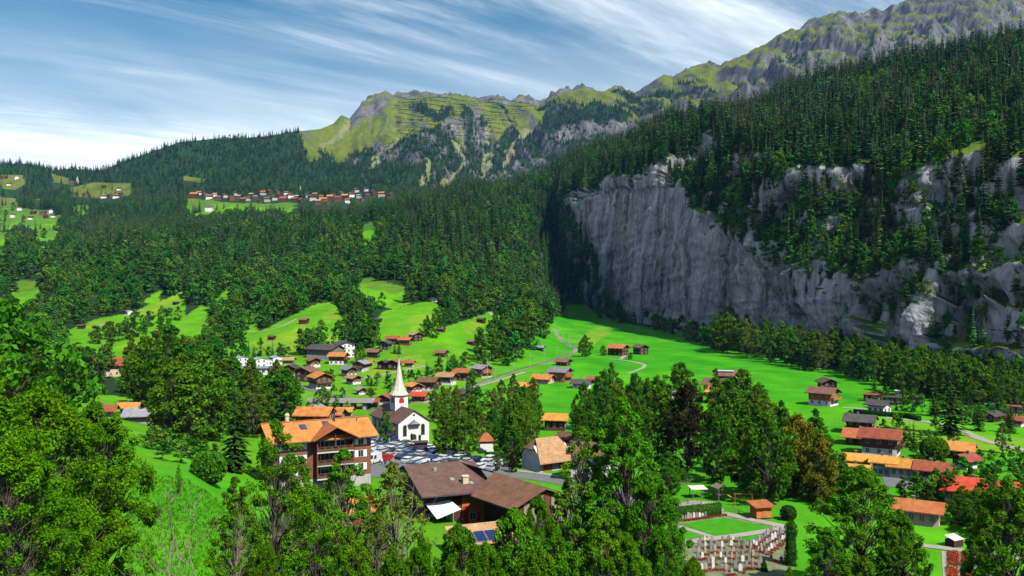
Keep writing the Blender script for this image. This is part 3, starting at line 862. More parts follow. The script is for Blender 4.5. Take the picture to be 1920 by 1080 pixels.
def leaves(centers, radii, per, size, g, squash=0.8, shell=0.55, up=0.5, aspect=0.62, sizevar=0.35):
    """diamond leaf blades scattered through clumps (centers, radii)"""
    c = np.repeat(np.asarray(centers, float), per, 0); r = np.repeat(np.asarray(radii, float), per)
    n = len(c)
    d = g.normal(size=(n, 3)); d /= np.linalg.norm(d, axis=1, keepdims=True)
    rad = r * (shell + (1 - shell) * g.random(n)) * (0.35 + 0.65 * g.random(n) ** 0.4)
    p = c + d * rad[:, None] * np.array([1, 1, squash])
    nrm = d * 0.7 + g.normal(size=(n, 3)) * 0.55 + np.array([0, 0, up]); nrm /= np.linalg.norm(nrm, axis=1, keepdims=True)
    t = np.cross(nrm, g.normal(size=(n, 3))); t /= np.linalg.norm(t, axis=1, keepdims=True) + 1e-9
    b = np.cross(nrm, t)
    s = size * (1 + sizevar * (g.random(n) * 2 - 1))
    L, W = (t * s[:, None]), (b * (s * aspect)[:, None])
    V = np.stack([p - L, p + W * 0.9 + nrm * (s * 0.18)[:, None], p + L, p - W * 0.9 + nrm * (s * 0.18)[:, None]], 1) * 1.0
    V = p[:, None, :] + (V - p[:, None, :]) * 0.5
    return V.reshape(-1, 3), np.arange(n * 4).reshape(-1, 4)


def curve_pts(a, b, lift, g, n=4, wob=0.05):
    a, b = np.asarray(a, float), np.asarray(b, float)
    L = np.linalg.norm(b - a)
    out = []
    for i in range(n + 1):
        t = i / n
        p = a * (1 - t) + b * t
        p[2] += lift * L * 4 * t * (1 - t) * (1 - t)
        if 0 < i < n:
            p += g.normal(size=3) * wob * L
        out.append(p)
    return out


def make_broadleaf(seed, H, W, nclump, per, leaf, crown_lo=0.22, mats=(None, None), clump_r=0.30, top=0.5, trunk_r=None, lean=0.0, sides=5, limb=True, openness=0.0):
    """returns (trunk mesh, crown mesh); crown is a cloud of leaf clumps carried by limbs"""
    g = np.random.default_rng(seed)
    C, R = [], []
    k = 0
    while len(C) < nclump:
        k += 1
        h = g.random() ** 0.85
        z = crown_lo + (1 - crown_lo) * h
        prof = (np.sin(np.pi * (0.12 + 0.88 * h) ** (0.75 + 0.5 * (1 - top)))) ** 0.65
        a = g.random() * 2 * np.pi
        rr = W * 0.5 * prof * (0.35 + 0.65 * g.random() ** 0.5) * (1 + 0.22 * np.sin(3 * a + seed) * g.random())
        cl = clump_r * W * 0.5 * (0.6 + 0.7 * g.random()) * (0.65 + 0.35 * prof)
        C.append([max(0, rr - cl * 0.5) * np.cos(a) + lean * z * H, max(0, rr - cl * 0.5) * np.sin(a), z * H - cl * 0.5])
        R.append(cl)
    C, R = np.array(C), np.array(R)
    V, Fc = leaves(C, R, per, leaf, g)
    crown = mesh_from('crown', V, Fc, mats[1])
    tr = trunk_r or H * 0.014
    mb = MB()
    tp = [(0, 0, -0.6)] + [(lean * H * t + g.normal() * 0.012 * H * (t > 0), g.normal() * 0.012 * H * (t > 0), t * H * 0.9) for t in (0, 0.2, 0.4, 0.6, 0.8, 1.0)]
    tp = np.array(tp)
    mb.tube(tp, [tr * 1.35, tr * 1.15, tr * 0.85, tr * 0.62, tr * 0.42, tr * 0.25, tr * 0.08], sides + 1)
    if limb:
        for c, r in zip(C, R):
            zr = max(crown_lo * H * 0.7, c[2] - (0.18 + 0.2 * g.random()) * H)
            i = np.interp(zr, tp[:, 2], np.arange(len(tp)))
            a = tp[int(i)] * (1 - i % 1) + tp[min(int(i) + 1, len(tp) - 1)] * (i % 1)
            r0 = tr * 0.36 * (1 - 0.6 * zr / H)
            mb.tube(curve_pts(a, c, 0.10, g, 3), [r0, r0 * 0.7, r0 * 0.45, r0 * 0.2], max(3, sides - 2), cap=False)
    return mb.mesh('trunk', mats[0], True), crown


def make_spruce(seed, H, W, levels, nb, mats, lo=0.08, sub=1, droop=0.32):
    g = np.random.default_rng(seed)
    V, Fc = [], []
    for k in range(levels):
        t = (k + 0.5 * g.random()) / levels
        z = H * (lo + (0.99 - lo) * t)
        R = W * 0.5 * (1 - t) ** 0.85 * (0.8 + 0.35 * g.random()) + 0.012 * H * (1 - t) + 0.15
        n = max(4, int(nb * (0.55 + 0.45 * (1 - t))))
        off = g.random() * 6.28
        for i in range(n):
            a = off + 2 * np.pi * i / n + g.normal() * 0.14
            L = R * (0.7 + 0.45 * g.random())
            d = np.array([np.cos(a), np.sin(a), 0]); s = np.array([-np.sin(a), np.cos(a), 0])
            dr = droop * (0.7 + 0.6 * g.random())
            rise = 0.35 if t > 0.85 else 0.0
            for q in range(sub):
                if sub == 1:
                    r0, r1, ww = 0.05, 1.0, 0.40
                else:
                    r0 = 0.05 + 0.8 * q / sub; r1 = r0 + 0.62; ww = 0.26 * (1.1 - r0)
                p0 = d * L * r0 + np.array([0, 0, z - dr * L * r0 ** 1.3 + rise * L * r0])
                p2 = d * L * r1 + np.array([0, 0, z - dr * L * r1 ** 1.3 + rise * L * r1])
                pm = (p0 * 0.45 + p2 * 0.55) + np.array([0, 0, 0.05 * L])
                w = L * ww * (0.8 + 0.4 * g.random())
                twist = g.normal() * 0.25
                sv = s + np.array([0, 0, twist - 0.35])
                sv2 = -s + np.array([0, 0, -twist - 0.35])
                b = len(V)
                V += [p0, pm + sv * w, p2, pm + sv2 * w]
                Fc.append((b, b + 1, b + 2, b + 3))
    crown = mesh_from('crown', np.array(V), np.array(Fc), mats[1])
    mb = MB()
    r = H * 0.011 + 0.05
    mb.tube([(0, 0, -0.5), (0, 0, H * 0.3), (0, 0, H * 0.7), (0, 0, H)], [r * 1.3, r, r * 0.55, 0.02], 5)
    return mb.mesh('trunk', mats[0], True), crown


# prototypes for the massed forest -----------------------------------
PROTO = bpy.data.collections.new('forest_prototypes')          # not linked into the scene


def joined(name, meshes):
    bm = bmesh.new()
    mats = []
    for m in meshes:
        k = len(bm.faces)
        bm.from_mesh(m)
        bm.faces.ensure_lookup_table()
        for f in bm.faces[k:]:
            f.material_index = len(mats)
        mats.append(m.materials[0])
    me = bpy.data.meshes.new(name); bm.to_mesh(me); bm.free()
    for m in mats:
        me.materials.append(m)
    return me


def proto(name, pair):
    o = bpy.data.objects.new(name, joined(name, pair))
    PROTO.objects.link(o)


for i in range(5):
    proto('a%d_spruce' % i, make_spruce(200 + i, 24, [6.2, 7.0, 7.6, 5.8, 6.6][i], 22, 9, (BARK, NEEDLE)))
for i in range(4):
    proto('b%d_broadleaf' % i, make_broadleaf(220 + i, 17, [11, 13, 10, 12][i], 26, 26, 1.5, 0.12, (BARK, LEAF_FOREST), 0.36, limb=False))
NSPR, NBRD = 5, 4


def forest_object(name, label, P, rz, sc, kind):
    me = bpy.data.meshes.new(name)
    me.from_pydata(np.asarray(P).tolist(), [], [])
    a = me.attributes.new('turn', 'FLOAT_VECTOR', 'POINT'); a.data.foreach_set('vector', np.stack([np.zeros(len(P)), np.zeros(len(P)), rz], 1).astype(np.float32).ravel())
    a = me.attributes.new('size', 'FLOAT_VECTOR', 'POINT'); a.data.foreach_set('vector', np.asarray(sc, np.float32).ravel())
    a = me.attributes.new('pick', 'INT', 'POINT'); a.data.foreach_set('value', np.asarray(kind, np.int32))
    o = link(name, me)
    ng = bpy.data.node_groups.new(name, 'GeometryNodeTree')
    ng.interface.new_socket('Geometry', in_out='INPUT', socket_type='NodeSocketGeometry')
    ng.interface.new_socket('Geometry', in_out='OUTPUT', socket_type='NodeSocketGeometry')
    n, l = ng.nodes, ng.links
    gi, go = n.new('NodeGroupInput'), n.new('NodeGroupOutput')
    ip = n.new('GeometryNodeInstanceOnPoints')
    ci = n.new('GeometryNodeCollectionInfo')
    ci.inputs['Collection'].default_value = PROTO
    ci.inputs['Separate Children'].default_value = True
    ci.inputs['Reset Children'].default_value = True
    ip.inputs['Pick Instance'].default_value = True

    def attr(nm, dt):
        q = n.new('GeometryNodeInputNamedAttribute'); q.data_type = dt; q.inputs['Name'].default_value = nm
        return q.outputs['Attribute']
    l.new(gi.outputs[0], ip.inputs['Points'])
    l.new(ci.outputs[0], ip.inputs['Instance'])
    l.new(attr('pick', 'INT'), ip.inputs['Instance Index'])
    l.new(attr('turn', 'FLOAT_VECTOR'), ip.inputs['Rotation'])
    l.new(attr('size', 'FLOAT_VECTOR'), ip.inputs['Scale'])
    l.new(ip.outputs[0], go.inputs[0])
    md = o.modifiers.new('trees', 'NODES'); md.node_group = ng
    return tag(o, label, 'forest', kind='stuff')


# the hill villages: px, py, width px of each small house
flist = [(362, 372, 18), (391, 374, 14), (408, 376, 12), (420, 371, 12), (432, 377, 14), (447, 373, 10), (463, 377, 11), (478, 374, 10), (492, 366, 12), (500, 379, 13), (512, 376, 14), (523, 371, 13), (530, 380, 16),
         (542, 372, 15), (551, 380, 14), (564, 381, 12), (583, 377, 18), (596, 384, 13), (607, 381, 15), (618, 376, 15), (633, 379, 16), (646, 374, 14), (657, 370, 14), (667, 361, 12), (685, 359, 11), (700, 367, 16), (715, 369, 14), (733, 370, 12), (505, 363, 10), (520, 364, 9), (575, 371, 10), (470, 369, 9), (640, 366, 9), (372, 366, 10), (383, 368, 9), (402, 369, 9), (440, 367, 10), (455, 379, 10), (486, 381, 9), (536, 366, 10), (555, 374, 10), (590, 369, 10), (602, 374, 10), (613, 384, 10), (625, 370, 9), (651, 381, 11), (672, 372, 10), (690, 371, 10), (678, 378, 9)]
lflist = [(390, 397, 15), (4, 336, 10), (28, 337, 9), (15, 348, 8), (133, 347, 10), (158, 369, 10), (193, 372, 11), (205, 370, 10), (216, 372, 12), (224, 368, 10), (193, 353, 8), (222, 357, 8), (35, 395, 9), (60, 402, 10), (78, 404, 12), (92, 400, 9), (22, 408, 9), (55, 412, 9), (84, 410, 9), (98, 408, 8), (70, 380, 8)]

# scatter over the terrain grid ---------------------------------------
def scatter(X, Y, Z, dens, g, per_m2):
    """random points over a grid surface, weight dens (0..1) x plan area x per_m2 (array or number)"""
    P = np.stack([X, Y], -1)
    a = P[1:, :-1] - P[:-1, :-1]; b = P[:-1, 1:] - P[:-1, :-1]
    area = np.abs(a[..., 0] * b[..., 1] - a[..., 1] * b[..., 0])
    w = area * dens[:-1, :-1] * (per_m2[:-1, :-1] if hasattr(per_m2, 'shape') else per_m2)
    cnt = np.floor(w + g.random(w.shape)).astype(int)
    i, j = np.nonzero(cnt)
    rep = cnt[i, j]
    i, j = np.repeat(i, rep), np.repeat(j, rep)
    fi, fj = i + g.random(len(i)), j + g.random(len(j))
    return fi, fj


g = np.random.default_rng(5)
inview = (PXall > -60) & (PXall < 1990)
hidden_r = (PXall > 1065) & (Yall < 2200) & (Yall > 1000)                # under the massif
sp = np.where(Yall < 2200, 8.2 + (Yall - 600) * 0.0014, 13.0)
dens = (forest & inview & ~hidden_r).astype(float)
dens = np.maximum(dens, 0.05 * ((Yall > 1500) & (any_poly(CLEARINGS, PXall, PYall)) & inview))
dens[:, :][(PXall > 1200) & (TALL > 0) & (PYall > 245)] = 0                # wholly hidden behind the massif
fi, fj = scatter(Xall, Yall, Zall, dens, g, 1.0 / sp ** 2)
P = bil(np.stack([Xall, Yall, Zall], -1), fi, fj)
edge = bil(forest.astype(float), fi, fj)
P = P[(edge > 0.35) | (P[:, 1] > 1500)]
mixn = fbm(P[:, 0] / 90, P[:, 1] / 90, octaves=3, seed=131)
ppx = CX + F * P[:, 0] / P[:, 1]; ppy = CY - F * (P[:, 2] - ZC) / P[:, 1]
# conifers gain the upper hand with distance and height; broadleaves along the lower edges
brd = np.clip(np.interp(P[:, 1], [450, 700, 900, 1300, 1800, 2200, 2400], [0.95, 0.68, 0.30, 0.18, 0.16, 0.10, 0.0]) + mixn * 0.7, 0, 1)
isb = g.random(len(P)) < brd
kind = np.where(isb, NSPR + g.integers(0, NBRD, len(P)), g.integers(0, NSPR, len(P)))
s = np.where(isb, 0.80 + 0.55 * g.random(len(P)), 0.55 + 0.95 * g.random(len(P)) ** 1.3)
s = s * np.where(P[:, 1] > 2200, 0.80, 1.0) * np.interp(P[:, 1], [450, 600, 800], [0.75, 0.85, 1.0])
sc = np.stack([s * (0.9 + 0.2 * g.random(len(P))), s * (0.9 + 0.2 * g.random(len(P))), s * (0.9 + 0.25 * g.random(len(P)))], 1)
hh = np.where(isb, 17, 24) * sc[:, 2]
ok = np.ones(len(P), bool)
for fr in (0.25, 0.5, 0.75, 1.0):
    for sx in (-0.28, 0.28):
        hx = ppx + sx * hh * (1.05 - 0.75 * fr * (~isb)) * F / P[:, 1] * 0.6
        ok &= ~any_poly(MEADOWS, hx, ppy - hh * fr * F / P[:, 1])
        ok &= ~(any_poly(CLEARINGS, hx, ppy - hh * fr * F / P[:, 1]) & ~any_poly(CLEARINGS, ppx, ppy) & (g.random(len(P)) < np.interp(P[:, 1], [1200, 1600], [1.0, 0.45])))
for hx_, hy_, hw_ in flist + lflist:                                     # no tree hides a house of the hill villages
    ok &= ~((np.abs(ppx - hx_) < hw_ * 0.55 + 1.5) & (ppy > hy_ - 2) & (ppy - hh * F / P[:, 1] < hy_ - 1) & (P[:, 1] > 1300))
P, kind, sc, isb, hh = P[ok], kind[ok], sc[ok], isb[ok], hh[ok]
FP, FK, FS, FR = P, kind, sc, g.random(len(P)) * 6.283

# trees on the massif: thick on the gentler upper slope and on ledges, none on the wall
nz2 = np.abs(NRM2[..., 2])
ledge = fbm(al / 40, MZ2 / 22, octaves=3, seed=141)
top = sstep(6.6, 8.0, vv)
md = np.clip(sstep(0.22, 0.44, nz2) * (0.35 + 1.1 * sstep(-0.15, 0.3, ledge)) + top * 1.0, 0, 1)
md = md * sstep(4.2, 5.0, vv + np.interp(UPX, [1035, 1200, 1300, 1500, 1920], [0, 0, 0.6, 2.4, 2.9])[:, None])
off2 = np.interp(UPX, [1035, 1180, 1300, 1500, 1920], [-0.8, -0.3, 0.3, 1.0, 1.1])[:, None]
md = np.maximum(md, 1.0 * sstep(4.0, 5.4, vv + off2) * sstep(-0.26, 0.06, fbm(al / 33, MZ2 / 30, octaves=3, seed=143)))
md = np.where(vv > 9.3, 0, md)
md = md * (1 - 0.7 * ((MPY > 300) & (MPY < 470) & (MPX > 1090) & (MPX < 1230) & (vv < 5.5)))
md = np.where((MPX < 1058 + (MPY - 385) * 0.52) & (MPY > 372) & (MPX > 1030), 1.0, md)
md *= (UPX < 2000)[:, None]
P2 = np.stack([MX2, MY2, MZ2], -1)
a = P2[1:, :-1] - P2[:-1, :-1]; b = P2[:-1, 1:] - P2[:-1, :-1]
area = np.linalg.norm(np.cross(a, b), axis=-1)
w = area * md[:-1, :-1] / np.interp(MY2[:-1, :-1], [340, 1800], [36, 78])
cnt = np.floor(w + g.random(w.shape)).astype(int)
i, j = np.nonzero(cnt); rep = cnt[i, j]; i, j = np.repeat(i, rep), np.repeat(j, rep)
Pm = bil(P2, i + g.random(len(i)), j + g.random(len(j)))
bm_ = fbm(Pm[:, 0] / 35, Pm[:, 1] / 35, Pm[:, 2] / 35, octaves=3, seed=151)
mpy = CY - F * (Pm[:, 2] - ZC) / Pm[:, 1]; MPXm = CX + F * Pm[:, 0] / Pm[:, 1]
isb = (g.random(len(Pm)) < np.clip(0.26 + bm_ * 1.1 + np.interp(MPXm, [1600, 1900], [0, 0.14]) + np.interp(mpy, [150, 400, 600], [0, 0.05, 0.4]), 0, 1))
kind2 = np.where(isb, NSPR + g.integers(0, NBRD, len(Pm)), g.integers(0, NSPR, len(Pm)))
s2 = np.where(isb, 0.55 + 0.45 * g.random(len(Pm)), 0.50 + 0.90 * g.random(len(Pm)) ** 1.2) * np.interp(Pm[:, 1], [340, 600, 1000], [0.72, 0.95, 1.12])
s2 = s2 * np.interp(mpy, [0, 440, 620], [1.0, 1.0, 0.65])
sc2 = np.stack([s2, s2, s2 * (0.9 + 0.3 * g.random(len(Pm)))], 1)
print('forest trees', len(FP), 'massif trees', len(Pm))
forest_object('forest', 'dense spruce and broadleaf forest covering the slopes up to the ridge', FP, FR, FS, FK)
forest_object('cliff_forest', 'dark spruce forest on top of the grey cliff and on its ledges', Pm, g.random(len(Pm)) * 6.283, sc2, kind2)
# ------------------------------------------------------------------ building materials
def roof_mat(name, col, var=0.3, rows=1.0, patch=0.35):
    """tiled roof: courses across the slope, weathered patches"""
    m, n, l = new_mat(name)
    out = N(n, 'ShaderNodeOutputMaterial')
    b = N(n, 'ShaderNodeBsdfPrincipled', {'Roughness': 0.85, 'Specular IOR Level': 0.25})
    tc = N(n, 'ShaderNodeTexCoord')
    wv = N(n, 'ShaderNodeTexWave', {'Scale': 0.95 * rows, 'Distortion': 0.6, 'Detail': 2.0, 'Detail Scale': 2.0}, wave_type='BANDS', bands_direction='X', wave_profile='SAW')
    l.new(tc.outputs['Object'], wv.inputs['Vector'])
    nz = N(n, 'ShaderNodeTexNoise', {'Scale': 0.6, 'Detail': 9.0, 'Roughness': 0.78}); l.new(tc.outputs['Object'], nz.inputs['Vector'])
    n2 = N(n, 'ShaderNodeTexNoise', {'Scale': 4.0, 'Detail': 3.0}); l.new(tc.outputs['Object'], n2.inputs['Vector'])
    cr = N(n, 'ShaderNodeValToRGB'); e = cr.color_ramp.elements
    e[0].position = 0.32; e[0].color = rgba([c * (1 - patch * 1.3) for c in col]); e[1].position = 0.66; e[1].color = rgba([min(1, c * (1 + patch * 0.6)) for c in col])
    l.new(nz.outputs['Fac'], cr.inputs['Fac'])
    ad = N(n, 'ShaderNodeMath', operation='ADD'); l.new(wv.outputs['Fac'], ad.inputs[0]); l.new(n2.outputs['Fac'], ad.inputs[1])
    mr = N(n, 'ShaderNodeMapRange', {'From Min': 0.2, 'From Max': 1.6, 'To Min': 1 - var, 'To Max': 1 + var}); l.new(ad.outputs[0], mr.inputs['Value'])
    oi = N(n, 'ShaderNodeObjectInfo'); mo = N(n, 'ShaderNodeMapRange', {'To Min': 0.82, 'To Max': 1.18}); l.new(oi.outputs['Random'], mo.inputs['Value'])
    mu = N(n, 'ShaderNodeMath', operation='MULTIPLY'); l.new(mr.outputs[0], mu.inputs[0]); l.new(mo.outputs[0], mu.inputs[1])
    hs = N(n, 'ShaderNodeHueSaturation'); l.new(cr.outputs['Color'], hs.inputs['Color']); l.new(mu.outputs[0], hs.inputs['Value'])
    l.new(hs.outputs[0], b.inputs['Base Color'])
    bp = N(n, 'ShaderNodeBump', {'Strength': 0.6, 'Distance': 0.06}); l.new(wv.outputs['Fac'], bp.inputs['Height']); l.new(bp.outputs[0], b.inputs['Normal'])
    l.new(b.outputs[0], out.inputs['Surface'])
    return m


ROOF = {k: roof_mat('roof_' + k, c) for k, c in dict(
    orange=(0.54, 0.205, 0.05), red=(0.30, 0.075, 0.04), brown=(0.19, 0.095, 0.06), tan=(0.42, 0.25, 0.12), grey=(0.23, 0.235, 0.25), dark=(0.075, 0.065, 0.062),
    slate=(0.27, 0.33, 0.40), scarlet=(0.52, 0.065, 0.03), rust=(0.42, 0.13, 0.045), amber=(0.62, 0.27, 0.05), chocolate=(0.15, 0.085, 0.065), pale=(0.45, 0.43, 0.38)).items()}
WOOD = {k: plain('wood_' + k, c, 0.8, 0.35, 2.0, 0.2, 0.3, stretch=(1, 1, 8), rand=0.2) for k, c in dict(
    dark=(0.065, 0.035, 0.022), brown=(0.13, 0.062, 0.032), honey=(0.42, 0.17, 0.05), orange=(0.50, 0.17, 0.035), grey=(0.17, 0.14, 0.11), red=(0.30, 0.05, 0.03)).items()}
WHITE = plain('plaster_white', (0.78, 0.76, 0.70), 0.9, 0.08, 1.2, 0.2)
CREAM = plain('plaster_cream', (0.62, 0.52, 0.33), 0.9, 0.10, 1.2, 0.2)
GREYW = plain('plaster_grey', (0.42, 0.42, 0.40), 0.9, 0.12, 1.0, 0.2)
STONE = plain('stone_grey', (0.36, 0.35, 0.33), 0.9, 0.25, 1.5, 0.2, 0.3)
FRAME = plain('window_frame', (0.60, 0.58, 0.52), 0.6, 0.05, 2.0)
GLASS = plain('window_glass', (0.02, 0.028, 0.035), 0.08, 0.3, 1.0, 0.8)
METAL_D = plain('metal_dark', (0.06, 0.06, 0.065), 0.5, 0.2, 2.0, 0.5)
METAL_L = plain('metal_light', (0.50, 0.51, 0.52), 0.45, 0.1, 2.0, 0.5, metallic=0.6)
ASPHALT = plain('asphalt', (0.15, 0.155, 0.16), 0.9, 0.25, 0.6, 0.2)
GRAVELP = plain('path_gravel', (0.32, 0.30, 0.25), 0.95, 0.15, 0.8, 0.1)
SHUTTER = {'green': plain('shutter_green', (0.05, 0.13, 0.06), 0.7, 0.15), 'red': plain('shutter_red', (0.45, 0.02, 0.015), 0.6, 0.1), 'white': plain('shutter_white', (0.8, 0.79, 0.76), 0.7, 0.05)}
FLOWER_R = leaf_mat('flower_red', (0.42, 0.008, 0.02), (0.75, 0.03, 0.035), extra=(0.8, 0.25, 0.2), rand=0.1, hue=0.01)
WALLS = {'wood': (WOOD['brown'], WOOD['brown']), 'dark': (WOOD['dark'], WOOD['dark']), 'honey': (WOOD['honey'], WOOD['honey']), 'orange': (WHITE, WOOD['orange']), 'mix': (WHITE, WOOD['brown']),
         'mixd': (GREYW, WOOD['dark']), 'white': (WHITE, WHITE), 'cream': (CREAM, CREAM), 'grey': (GREYW, GREYW), 'creamwood': (CREAM, WOOD['honey']), 'greywood': (STONE, WOOD['grey'])}
_win = {}


def window_mesh(w, h):
    """window unit facing -y: frame, mullion, recessed glass"""
    k = (round(w, 1), round(h, 1))
    if k not in _win:
        mb = MB(); t = 0.07
        w, h = k
        mb.box(-w / 2, w / 2, -0.06, 0.04, 0, t); mb.box(-w / 2, w / 2, -0.06, 0.04, h - t, h)
        mb.box(-w / 2, -w / 2 + t, -0.055, 0.035, t, h - t); mb.box(w / 2 - t, w / 2, -0.055, 0.035, t, h - t)
        if w > 0.7:
            mb.box(-t * 0.4, t * 0.4, -0.05, 0.03, t, h - t)
        nf = len(mb.f)
        mb.box(-w / 2 + t, w / 2 - t, -0.02, 0.02, t, h - t)
        me = mb.mesh('window', FRAME); me.materials.append(GLASS)
        for p in me.polygons[nf:]:
            p.material_index = 1
        _win[k] = me
    return _win[k]


_shared = {}


def shared(key, fn):
    if key not in _shared:
        _shared[key] = fn()
    return _shared[key]


def gable_roof(mb, w, d, h, pitch, over, oend, t=0.22, skew=0.0):
    """two thick slopes, ridge along y"""
    hw = w / 2 + over
    zr = h + pitch * w / 2
    ze = h - pitch * over
    y0, y1 = -d / 2 - oend, d / 2 + oend
    lift = 0.26
    mb.slab([(-hw, y0, ze + lift), (-0.002, y0, zr + lift), (-0.002, y1, zr + lift), (-hw, y1, ze + lift)], t)
    mb.slab([(0.002, y0, zr + lift), (hw, y0, ze + lift), (hw, y1, ze + lift), (0.002, y1, zr + lift)], t)
    return zr + lift


def house(name, label, cat, loc, rz, w, d, h, wall, roof, pitch=0.42, over=0.9, oend=1.0, hb=None, floors=2, cols=3, side_cols=3, chimney=True, balcony=0,
          group=None, detail=True, found=2.5, door=False, shutters=None, ww=0.95, wh=1.25):
    """gabled house; gable front faces local -y, ridge along local y"""
    root = link(name, None, None, loc, rz)
    tag(root, label, cat, group)
    lo, up = WALLS[wall]
    pent = lambda w_, z0: [(-w_ / 2, z0), (w_ / 2, z0), (w_ / 2, h), (0, h + pitch * w_ / 2), (-w_ / 2, h)]
    if lo is not up:
        hb = hb if hb is not None else h * 0.42
        MB().box(-w / 2, w / 2, -d / 2, d / 2, -found, hb).build('lower_wall', lo, root)
        MB().prism(pent(w + 0.1, hb), -d / 2 - 0.05, d / 2 + 0.05).build('upper_wall', up, root)
    else:
        MB().prism(pent(w, -found), -d / 2, d / 2).build('wall', lo, root)
    mb = MB(); zr = gable_roof(mb, w, d, h, pitch, over, oend)
    r = mb.build('roof', ROOF[roof], root)
    if chimney:
        cm = shared('chimney', lambda: MB().box(-0.28, 0.28, -0.25, 0.25, -1.4, 0.55).box(-0.34, 0.34, -0.31, 0.31, 0.55, 0.66).mesh('chimney', plain('chimney_brick', (0.22, 0.19, 0.17), 0.9, 0.2)))
        link('chimney', cm, r, (w * 0.14, d * 0.12, zr - pitch * w * 0.14 + 0.15))
    if detail:
        fh = h / floors
        out = 0.07 if lo is not up else 0.02
        for f in range(floors + (1 if pitch * w / 2 > 1.7 else 0)):
            nc = cols if f < floors else max(1, cols - 2)
            z = f * fh + fh * 0.30
            if z + wh > h + pitch * w / 2 - 0.3:
                continue
            span = w if f < floors else w * 0.45
            for c in range(nc):
                x = (c + 0.5) / nc * span - span / 2
                link('window', window_mesh(ww, wh), root, (x, -d / 2 - (out if (lo is up or z > (hb or 0)) else 0.02), z))
                if shutters:
                    sm = shared(('shutter', shutters, wh), lambda: MB().box(-0.24, 0.24, -0.05, 0.03, 0, wh).mesh('shutter', SHUTTER[shutters]))
                    for sx in (-1, 1):
                        link('shutter', sm, root, (x + sx * (ww / 2 + 0.27), -d / 2 - 0.04, z))
            if f < floors:
                for c in range(side_cols):
                    y = (c + 0.5) / side_cols * d - d / 2
                    for sx in (-1, 1):
                        link('window', window_mesh(ww, wh), root, (sx * (w / 2 + (out if (lo is up or z > (hb or 0)) else 0.02)), y, z), sx * math.pi / 2)
        if door:
            MB().box(-0.5, 0.5, -0.08, 0.03, 0, 2.1).build('door', WOOD['dark'], root, loc=(w * 0.28, -d / 2 - 0.02, 0))
    for k in range(balcony):
        z = h / floors * (floors - 1 - k) - 0.1
        if z < 1.5:
            continue
        mb = MB(); bw = w / 2 - 0.1
        mb.box(-bw, bw, -d / 2 - 1.3, -d / 2 - 0.06, z, z + 0.14)
        mb.box(-bw, bw, -d / 2 - 1.3, -d / 2 - 1.22, z + 0.18, z + 1.0)
        mb.box(-bw, -bw + 0.08, -d / 2 - 1.22, -d / 2 - 0.06, z + 0.18, z + 1.0); mb.box(bw - 0.08, bw, -d / 2 - 1.22, -d / 2 - 0.06, z + 0.18, z + 1.0)
        mb.build('balcony', WOOD['honey' if wall in ('honey', 'orange', 'creamwood') else 'brown'], root)
    return root


def place(px, py, wpx, orient, turn=None, ratio=1.15):
    """ground point, ridge turn and plan size for a house whose near foot shows at px,py and which is wpx wide in the photo"""
    p = hit(px, py)
    m = wpx * p.y / F
    az = math.atan2(p.x, p.y)
    if orient == 'g':
        a = math.radians(turn if turn is not None else 18)
        w = m / (abs(math.cos(a)) + abs(math.sin(a)) * ratio) * 1.02
        d = w * ratio
        rz = a - az
    else:
        a = math.radians(turn if turn is not None else 72)
        d = m / (abs(math.sin(a)) + abs(math.cos(a)) / ratio) * 1.02
        w = d / ratio
        rz = a - az
    depth = d / 2 * abs(math.cos(a)) + w / 2 * abs(math.sin(a))
    q = Vector((p.x, p.y + depth * 0.8, 0)); q.z = min(p.z, ground(q.x, q.y)) if q.y < 2150 else p.z
    return q, rz, w, d


HAMLET = 'houses of the hamlet below the meadows'
HUTS = 'hay huts on the sloping meadows'
